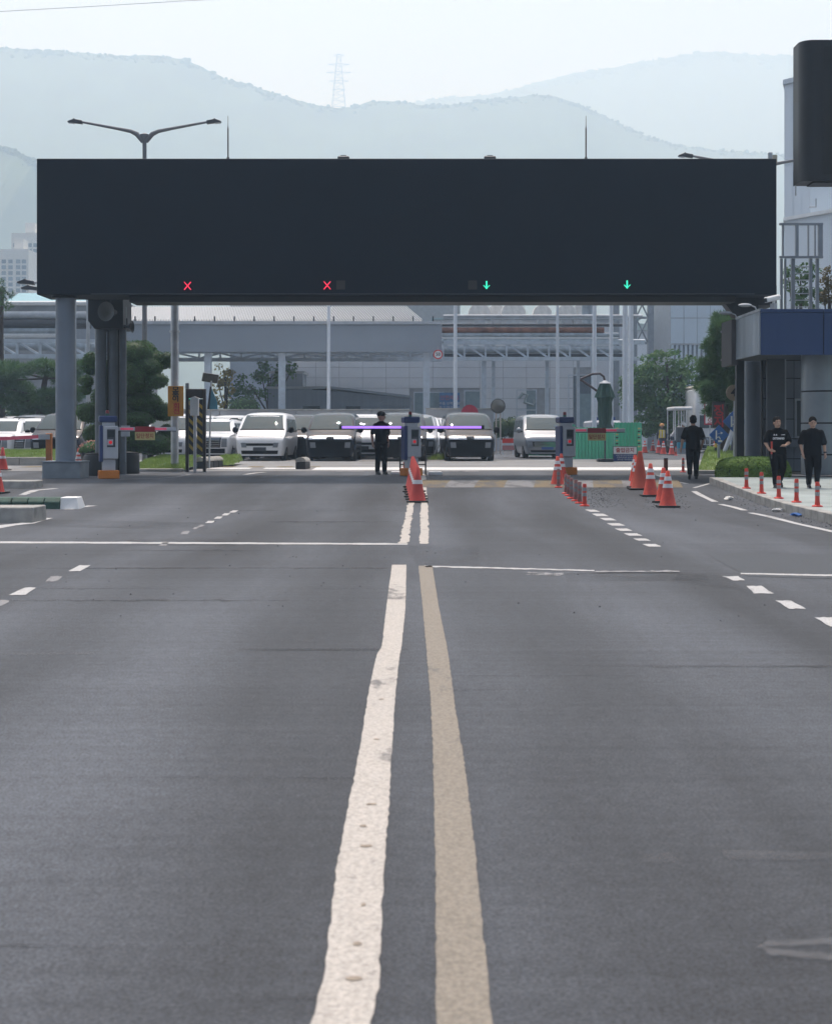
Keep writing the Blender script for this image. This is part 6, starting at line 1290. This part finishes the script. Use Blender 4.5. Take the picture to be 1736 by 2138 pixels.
def diamond(px, py, d, k, label):
    t = thing('direction_sign', label, 'sign', (X(px, d), d, G(d)), group='blue diamond direction signs'); h = Z(py, d) - G(d); r = M(22, d) * k
    MB().prism([(0, h - r), (r, h), (0, h + r), (-r, h)], 0, .03).build('face', mat('sign_blue', (0.03,0.11,0.36), .5), t)
    a = MB(); a.bar((-r*.28, -.006, h - r*.45), (-r*.28, -.006, h + r*.45), r*.13, .006, (0,1,0)); a.bar((-r*.28, -.010, h + r*.05), (r*.2, -.010, h + r*.18), .006, r*.11, (0,1,0)); a.prism([(r*.16, h + r*.06), (r*.4, h + r*.2), (r*.14, h + r*.32)], -.014, -.008); a.build('white_arrow', m_txtwht, t)
    w = MB(); w.tube([(-r*.2, -.01, h - r*.25), (0, -.01, h - r*.2), (r*.12, -.01, h - r*.45)], r*.05, 5); w.box(-r*.1, r*.3, -.01, -.004, h - r*.72, h - r*.52); w.build('white_symbol', m_txtwht, t)
    MB().cyl((0,.05,0),(0,.05,h),.045,n=10).build('post', m_grey, t)
diamond(1500, 908, 47.5, .95, 'blue diamond direction sign on a short post in the grass'); diamond(1533, 880, 46.5, 1.15, 'blue diamond direction sign partly hidden by the dark gate post')
d = 45.0; t = thing('lane_number_disc', 'round tan disc with the number 4 beside the dark gate post', 'sign', (X(1532, d), d, G(d))); h = Z(820, d) - G(d); MB().cyl((0,0,h),(0,.04,h),M(17,d),n=32).build('disc', mat('disc_tan', (0.26,0.21,0.15), .6), t); text('4', .34, m_txtblk, t, (-.02, -.006, h), bold=.012); post_to(t, h, .025)
# service vehicles behind the workers
d = 84.0; t = thing('white_truck', 'tall white truck cab with rounded roof behind the walking man', 'truck', (X(1481, d), d, G(d)), R(0)); z = lambda py: Z(py, d) - G(d)
MB().box(-.85,.85,0,5,.5,z(812)).build('cab', m_white, t, bev=.06); MB().box(-.83,.83,.02,4.5,z(812)+.004,z(804)).build('roof_fairing', mat('fairing_beige', (0.5,0.46,0.42), .5), t, bev=.1); MB().box(-.6,.7,-.03,-.005,z(880),z(872)).build('grille', m_dark, t); MB().box(.95,1.25,-.1,.1,z(862),z(842)).build('mirror', m_dark, t, bev=.03); MB().box(-.6,.7,-.02,-.004,1.45,2.2).build('windscreen', m_glz, t)
for y_ in (1.0, 4.0):
    for s in (-.7,.75): w = place('wheel', None, t, (s, y_, .42)); MB().lathe([(.25,-.12),(.42,-.12),(.42,.12),(.25,.12)], axis='x', n=20).build('tyre', m_rubber, w); MB().lathe([(.03,-.1),(.24,-.1),(.24,.1),(.03,.1)], axis='x', n=16).build('rim', m_lgrey, w)
d = 82.0; t = thing('canopy_cart', 'small open cart with white roof on thin posts left of the truck', 'cart', (X(1425, d), d, G(d))); z = lambda py: Z(py, d) - G(d)
MB().box(-.5,.55,0,2.6,z(856),z(849)).build('roof', m_white, t, bev=.05)
for s in (-.45,-.1,.2,.5):
    for y_ in (.05, 2.5): MB().cyl((s,y_,.5),(s,y_,z(856)),.03,n=8).build('roof_post', m_white, t)
MB().box(-.5,.55,0,2.6,.35,.75).build('bed', m_dark, t, bev=.03)
for y_ in (.5, 2.1):
    for s in (-.5,.55): MB().lathe([(.03,-.07),(.25,-.07),(.25,.07),(.03,.07)], (s, y_, .25), 16, 'x').build('wheel', m_rubber, t)
d = 80.5; t = thing('blue_bin', 'dark bin with a bright blue base beside the stooping worker', 'bin', (X(1422, d), d, G(d))); MB().box(-.28,.28,-.2,.3,.65,1.5).build('body', m_dark, t, bev=.03); MB().box(-.24,.24,-.18,.25,.3,.64).build('blue_tub', mat('tub_blue', (0.04,0.28,0.42), .5), t, bev=.03); MB().box(-.24,.24,-.18,.25,0,.29).build('trolley', m_grey, t)
d = 88.0; o = put(su, 1492, 84, 'light coloured car facing us behind the pine and signs', R(5), group='white SUVs on the left of the lot'); del o['group']
d = 84.0; t = thing('grey_minibus', 'pale vehicle with blue roof bar seen through the green fence poles', 'vehicle', (X(1265, d), d, G(d))); MB().box(-.9,.9,0,4,.4,1.9).build('body', m_lgrey, t, bev=.12); MB().box(-.75,.75,-.03,-.005,1.05,1.65).build('windscreen', m_glz, t); MB().box(-.6,.6,.6,1.0,1.902,2.1).build('roof_bar', m_blue, t)
for s in (-.75,.75): MB().lathe([(.05,-.1),(.33,-.1),(.33,.1),(.05,.1)], (s,.8,.33), 16, 'x').build('wheel', m_rubber, t)
# ------------------------------------------------------------ people
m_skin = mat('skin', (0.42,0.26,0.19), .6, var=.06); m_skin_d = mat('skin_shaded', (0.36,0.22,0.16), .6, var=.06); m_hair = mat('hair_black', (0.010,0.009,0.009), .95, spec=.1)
m_tee = mat('tee_black', (0.005,0.0055,0.007), .95, spec=.1, var=.2, scale=14, bump=.3, bscale=18); m_trou = mat('trousers_black', (0.006,0.006,0.0075), .95, spec=.1, var=.2, scale=14, bump=.3, bscale=16); m_shoe = mat('shoe_dark', (0.02,0.02,0.022), .6); m_sole = mat('shoe_sole', (0.35,0.35,0.36), .6)
m_uni = mat('uniform_navy', (0.007,0.008,0.012), .9, spec=.1, var=.15, scale=14, bump=.3, bscale=18); m_jean = mat('denim', (0.07,0.10,0.16), .85); m_vest = mat('vest_yellow', (0.78,0.58,0.06), .7); m_wht = mat('work_white', (0.50,0.51,0.54), .8); m_navy = mat('work_navy', (0.03,0.04,0.065), .85)
def loft(mb, rings, n=18):
    vs = []
    for c, rx, ry in rings:
        for k in range(n): a = 2 * math.pi * k / n; vs.append((c[0] + rx * math.cos(a), c[1] + ry * math.sin(a), c[2]))
    m = len(rings); mb.add(vs, [(i*n+k, i*n+(k+1)%n, (i+1)*n+(k+1)%n, (i+1)*n+k) for i in range(m-1) for k in range(n)] + [tuple(range(n-1,-1,-1)), tuple(range((m-1)*n, m*n))])
def limb(mb, pts, rs, n=12):
    P = []; Q = []
    for i in range(len(pts) - 1):
        for s in range(4): t = s / 4; P.append(Vector(pts[i]).lerp(Vector(pts[i+1]), t)); Q.append(rs[i] + (rs[i+1] - rs[i]) * t)
    P.append(Vector(pts[-1])); Q.append(rs[-1]); mb.tube(P, Q, n)
    mb.ball(pts[0], rs[0], rs[0], rs[0], 10, 6); mb.ball(pts[-1], rs[-1], rs[-1], rs[-1], 10, 6)
    for p, r in list(zip(pts, rs))[1:-1]: mb.ball(p, r, r, r, 10, 6)
def hand(mb, w, d, s, palm_n, curl=.5):
    # palm from the wrist along d; four fingers and a thumb that leaves the side of the palm
    d = Vector(d).normalized(); nrm = Vector(palm_n).normalized(); e = d.cross(nrm).normalized() * s; w = Vector(w)
    limb(mb, [w, w + d * .05, w + d * .085], [.027, .034, .030], 10)
    for i, (o, L) in enumerate(((-.028, .062), (-.009, .074), (.010, .070), (.027, .055))):
        a = w + d * .08 + e * o; b_ = a + (d * (1 - .35 * curl) + nrm * .5 * curl).normalized() * L * .55; c = b_ + (d * (1 - curl) + nrm * curl).normalized() * L * .5; limb(mb, [a, b_, c], [.0105, .0098, .0085], 7)
    a = w + d * .03 - e * .028; b_ = a + (d * .7 - e * .7).normalized() * .035; c = b_ + (d * .9 + nrm * .35).normalized() * .032; limb(mb, [a, b_, c], [.013, .0115, .0095], 7)
def person(label, loc, rz, H, pose, mats, vox=.0085, group=None):
    k = H / 1.75; t = thing('person', label, 'person', loc, rz, group); B = {}
    shirt, pants, skin, shoe, sole = mats; L = [shirt, pants, skin, shoe, sole]
    lay = [MB() for _ in L]; S, Pn, Sk, Sh, So = lay
    ln = pose.get('lean', 0.0); hx_ = pose.get('hip', (0, 0, .93)); wd = pose.get('w', 1.0)
    def up(z): return hx_[1] - ln * max(0, z - .95)            # forward lean of the trunk (towards -y)
    dz = hx_[2] - .93
    loft(S, [((hx_[0], up(z), z + dz), rx * wd, ry * wd) for z, rx, ry in ((.84,.188,.13),(.92,.186,.128),(1.04,.178,.122),(1.16,.182,.125),(1.28,.200,.130),(1.37,.208,.122),(1.43,.185,.105),(1.47,.120,.085),(1.50,.072,.066))])
    loft(Pn, [((hx_[0], up(z), z + dz), rx * wd, ry * wd) for z, rx, ry in ((.78,.165,.115),(.86,.175,.12),(.98,.168,.115))])
    for s, nm in ((-1, 'r'), (1, 'l')):
        kn, an = pose[nm + 'knee'], pose[nm + 'ank']; hp = (hx_[0] + s * .09, hx_[1], .88 + dz)
        limb(Pn, [hp, Vector(hp).lerp(Vector(kn), .5), kn, Vector(kn).lerp(Vector(an), .55), Vector(an) + Vector((0, 0, .03))], [.108 * wd, .096 * wd, .078 * wd, .074, .068])
        f = Vector(pose.get(nm + 'toe', (0, -1, 0))).normalized(); a = Vector(an)
        limb(Sh, [a + Vector((0,.02,-.035)), a + f * .07 + Vector((0,0,-.045)), a + f * .16 + Vector((0,0,-.055))], [.046, .044, .034]); So.box(a.x - .04, a.x + .04, a.y - .17, a.y + .06, a.z - .095, a.z - .075) if abs(f.z) < .1 else limb(So, [a + Vector((0,.03,-.075)), a + f * .16 + Vector((0,0,-.085))], [.03, .026])
        sh = (hx_[0] + s * .168 * wd, up(1.40), 1.388 + dz); el, wr = Vector(pose[nm + 'elb']), Vector(pose[nm + 'wri'])
        sl = pose.get('sleeve', .78); m_ = Vector(sh).lerp(el, sl) if sl < 1 else el
        limb(S, [sh, Vector(sh).lerp(m_, .5), m_], [.066 * wd, .070 * wd, .070 * wd])
        if sl >= 1: limb(S, [el, el.lerp(wr, .93)], [.062, .045])
        limb(Sk, [Vector(sh).lerp(el, .6), el, el.lerp(wr, .35), wr], [.047, .043, .042, .029]); hand(Sk, wr, pose.get(nm + 'hdir', (el - wr) * -1), s, pose.get(nm + 'palm', (-s, -.2, 0)), pose.get('curl', .5))
    hc = Vector(pose.get('head', (hx_[0], up(1.64) - .02, 1.635 + dz))); limb(Sk, [(hx_[0], up(1.47), 1.46 + dz), hc + Vector((0, .015, -.07))], [.062, .056])
    tn = pose.get('turn', 0.0); RT = Matrix.Rotation(tn, 3, 'Z') @ Matrix.Rotation(pose.get('nod', 0.0), 3, 'X')
    hd = MB(); hd.ball((0, .005, .015), .076, .096, .105, 18, 12); hd.ball((0, -.028, -.055), .058, .060, .062, 14, 9); hd.ball((0, -.05, -.088), .032, .03, .022, 10, 6)
    limb(hd, [(0, -.088, .012), (0, -.104, -.02), (0, -.108, -.03)], [.009, .012, .015]); hd.ball((0, -.086, -.062), .024, .012, .008, 10, 6); hd.ball((0, -.075, .035), .055, .02, .014, 10, 6)
    for s in (-1, 1): hd.ball((s * .077, .005, -.01), .012, .022, .034, 8, 6)
    hd.v = [tuple(RT @ Vector(p) * 1.14 + hc) for p in hd.v]; Sk.add(hd.v, hd.f)
    vs, fs, lab = [], [], []
    for i, mb in enumerate(lay):
        o = len(vs); vs += [Vector(p) * k for p in mb.v]; fs += [tuple(o + q for q in f) for f in mb.f]; lab += [i] * len(mb.f)
    tree = BVHTree.FromPolygons(vs, fs); me = bpy.data.meshes.new('body_src'); me.from_pydata(vs, [], fs)
    ob = bpy.data.objects.new('body_src', me); COL.objects.link(ob); r_ = ob.modifiers.new('r', 'REMESH'); r_.mode = 'VOXEL'; r_.voxel_size = vox * k; sm_ = ob.modifiers.new('s', 'SMOOTH'); sm_.factor = .5; sm_.iterations = 3
    bpy.context.view_layer.update(); out = bpy.data.meshes.new_from_object(ob.evaluated_get(bpy.context.evaluated_depsgraph_get())); bpy.data.objects.remove(ob)
    out.materials.clear()
    for m in L: out.materials.append(m)
    mi = []
    for p in out.polygons: q = tree.find_nearest(p.center); mi.append(lab[q[2]] if q[2] is not None else 0)
    out.polygons.foreach_set('material_index', mi); out.polygons.foreach_set('use_smooth', [True] * len(mi)); place('body', out, t)
    hat = pose.get('hat'); hr = MB()
    if hat == 'cap':
        hr.ball((0, .006, .05), .090, .110, .082, 18, 10); hr.add([(-.07,-.085,.05),(.07,-.085,.05),(.05,-.17,.032),(-.05,-.17,.032),(-.07,-.085,.06),(.07,-.085,.06),(.05,-.17,.042),(-.05,-.17,.042)], [(0,3,2,1),(4,5,6,7),(0,1,5,4),(1,2,6,5),(2,3,7,6),(3,0,4,7)])
    elif hat in ('helmet', 'helmet_orange'):
        hr.lathe([(.135,-.01),(.13,.02),(.12,.07),(.08,.115),(.02,.13)], (0,.0,.03), 18)
    else:
        hr.ball((0, .020, .048), .085, .100, .092, 22, 12); hr.ball((0, .045, .0), .080, .066, .075, 14, 9)
        rr = random.Random(int(H * 1000)); hr.v = [(a + rr.gauss(0,.003), b_ + rr.gauss(0,.003), c + rr.gauss(0,.004)) for a, b_, c in hr.v]
    hr.v = [tuple((RT @ Vector(p) * 1.14 + hc) * k) for p in hr.v]; hm_ = {'cap': m_uni, 'helmet': m_white, 'helmet_orange': mat('helmet_orange', (0.6,0.28,0.08), .4)}.get(hat, m_hair)
    hr.build('cap' if hat == 'cap' else 'helmet' if hat else 'hair', hm_, t, sm=True)
    fc = MB()
    for s in (-1, 1): fc.ball((s * .03, -.083, .012), .012, .006, .006, 8, 5)
    fc.v = [tuple((RT @ Vector(p) * 1.14 + hc) * k) for p in fc.v]; fc.build('eyes', m_txtblk, t)
    br = MB()
    for s in (-1, 1): br.bar((s*.015, -.094, .034), (s*.05, -.086, .036), .008, .007)
    br.bar((-.022, -.097, -.062), (.022, -.097, -.062), .006, .006)
    br.v = [tuple((RT @ Vector(p) * 1.14 + hc) * k) for p in br.v]; br.build('brows_and_mouth', m_hair, t)
    t['k'] = k; return t, out
st = dict(rknee=(-.10,-.02,.49), rank=(-.11,0,.09), lknee=(.10,-.02,.49), lank=(.11,0,.09), relb=(-.27,.03,1.13), rwri=(-.28,-.04,.88), lelb=(.27,.03,1.13), lwri=(.28,-.04,.88), curl=.45)
def P_(**k): q = dict(st); q.update(k); return q
# security man by the middle barrier
d = DG(990.5); g1, _ = person('security man in dark uniform and cap standing beside the middle barrier', (X(795, d), d, G(d)), R(25), M(990.5 - 857, d) / 1.03, P_(hat='cap', turn=R(55), relb=(-.26,.05,1.13), rwri=(-.25,0,.88), lelb=(.25,.06,1.13), lwri=(.23,.03,.88), sleeve=.8), [m_uni, m_uni, m_skin_d, m_shoe, m_shoe])
MB().box(-.19,.19,-.13,.13,.93,.975).build('belt', m_trou, g1, bev=.01)
# man walking away
d = DG(1000.5); person('man in black T-shirt walking away from the camera beside the grass slope', (X(1446, d), d, G(d)), R(176), M(1000.5 - 870, d), P_(rknee=(-.09,-.10,.50), rank=(-.10,-.12,.09), lknee=(.10,.02,.47), lank=(.12,.22,.15), ltoe=(0,-.85,-.6), relb=(-.28,.02,1.12), rwri=(-.25,-.12,.92), lelb=(.29,.04,1.13), lwri=(.33,-.02,.87), w=1.14, sleeve=.82), [m_tee, m_trou, m_skin_d, m_shoe, m_shoe])
# two men walking towards the camera
d = DG(1018, HP); g3, me3 = person('man in black T-shirt with white chest lettering walking with one arm bent', (X(1622, d), d, G(d) + HP), R(3), M(1018 - 873, d), P_(rknee=(-.09,-.10,.49), rank=(-.09,-.10,.09), lknee=(.10,-.12,.52), lank=(.11,.14,.17), ltoe=(0,-.9,-.45), relb=(-.31,.04,1.15), rwri=(-.25,-.14,.95), rhdir=(.75,-.5,-.25), lelb=(.30,.0,1.14), lwri=(.12,-.25,1.06), lhdir=(-.9,-.35,.05), lpalm=(0,-.3,-1), head=(-.02,-.03,1.635), turn=R(6), w=1.2, sleeve=.84), [m_tee, m_trou, m_skin, m_shoe, m_shoe])
k = g3['k']; tm = text_mesh('DETERMINED', .062, 0, .0025); tree = BVHTree.FromPolygons([v.co for v in me3.vertices], [p.vertices for p in me3.polygons])
def on_chest(tm, cx_, cz_, sx=1.0):
    for v in tm.vertices:
        p = Vector((v.co.x * sx + cx_, -1, v.co.y + cz_)); h = tree.ray_cast(p, Vector((0,1,0)), 3); v.co = Vector((p.x, (h[0].y if h[0] else -.15) - .006, p.z))
    tm.materials.clear(); tm.materials.append(m_txtwht); return tm
place('chest_lettering', on_chest(tm, -.01 * k, 1.235 * k, .70), g3); place('chest_logo', on_chest(text_mesh('▲▲', .045, 0, 0), -.10 * k, 1.33 * k), g3); place('chest_label', on_chest(text_mesh('COMPRE', .026, 0, .001), .10 * k, 1.33 * k), g3)
d4 = DG(1018.5, HP); g4, _ = person('man in plain black T-shirt and dark trousers walking at the right edge', (X(1695, d4), d4, G(d4) + HP), R(-4), M(1018 - 873, d4), P_(rknee=(-.10,-.06,.49), rank=(-.11,-.08,.09), lknee=(.11,-.08,.51), lank=(.13,.10,.14), ltoe=(.25,-.9,-.3), relb=(-.29,.05,1.12), rwri=(-.26,-.08,.86), lelb=(.29,.03,1.11), lwri=(.30,-.05,.86), nod=R(12), w=1.22, sleeve=.88), [m_tee, m_trou, m_skin, m_shoe, m_sole])
kk = g4['k']; MB().lathe([(.034,-.018),(.037,-.01),(.037,.01),(.034,.018)], (.302*kk, -.045*kk, .895*kk), 14).build('wrist_watch', m_black, g4)
t = thing('traffic_baton', 'orange traffic baton held low by the man with the lettered shirt', 'baton', (X(1607, d), d - .12, G(d) + HP + .75)); MB().cyl((0,0,0),(0,0,.28),.02,n=10).build('tube', m_cone, t); MB().cyl((0,0,-.1),(0,0,-.002),.017,n=10).build('grip', m_black, t)
# workers in the distance
d = DG(946); person('worker in yellow vest, jeans and orange helmet seen from behind', (X(1381, d), d, G(d)), R(175), M(60, d), P_(hat='helmet_orange', sleeve=1.0), [m_navy, m_jean, m_skin_d, m_shoe, m_shoe], .013); wk = bpy.data.objects[[o.name for o in COL.objects if o.get('label', '').startswith('worker in yellow')][0]]
kk = wk['k']; mb = MB(); loft(mb, [((0, 0, z * kk), rx * kk, ry * kk) for z, rx, ry in ((.92,.20,.145),(1.04,.196,.14),(1.16,.20,.143),(1.28,.215,.147),(1.36,.215,.138),(1.42,.17,.115))]); mb.build('safety_vest', m_vest, wk, sm=True)
for s in (-1, 1): MB().box(s*.09*kk - .025, s*.09*kk + .025, .13*kk, .165*kk, .95*kk, 1.38*kk).build('vest_stripe', m_refl, wk)
stoop = P_(lean=.75, hip=(0,.05,.92), head=(0,-.56,1.50), relb=(-.2,-.5,1.15), rwri=(-.18,-.62,.92), lelb=(.2,-.5,1.15), lwri=(.18,-.62,.92), rknee=(-.1,-.04,.48), hat='helmet', sleeve=1.0, nod=R(35))
d = DG(945.5); person('stooping worker in white jacket and white helmet beside the blue bin', (X(1404, d), d, G(d)), R(75), M(66, d), stoop, [m_wht, m_navy, m_skin_d, m_shoe, m_shoe], .013)
d = DG(944); person('worker in white helmet and dark jacket partly hidden by the walking man', (X(1475, d), d, G(d)), R(-60), M(62, d), P_(hat='helmet', sleeve=1.0), [m_navy, m_navy, m_skin_d, m_shoe, m_shoe], .013)
d = DG(945); person('worker in white jacket bending next to the striped sign post', (X(1486, d), d, G(d)), R(-75), M(60, d), stoop, [m_wht, m_jean, m_skin_d, m_shoe, m_shoe], .013)
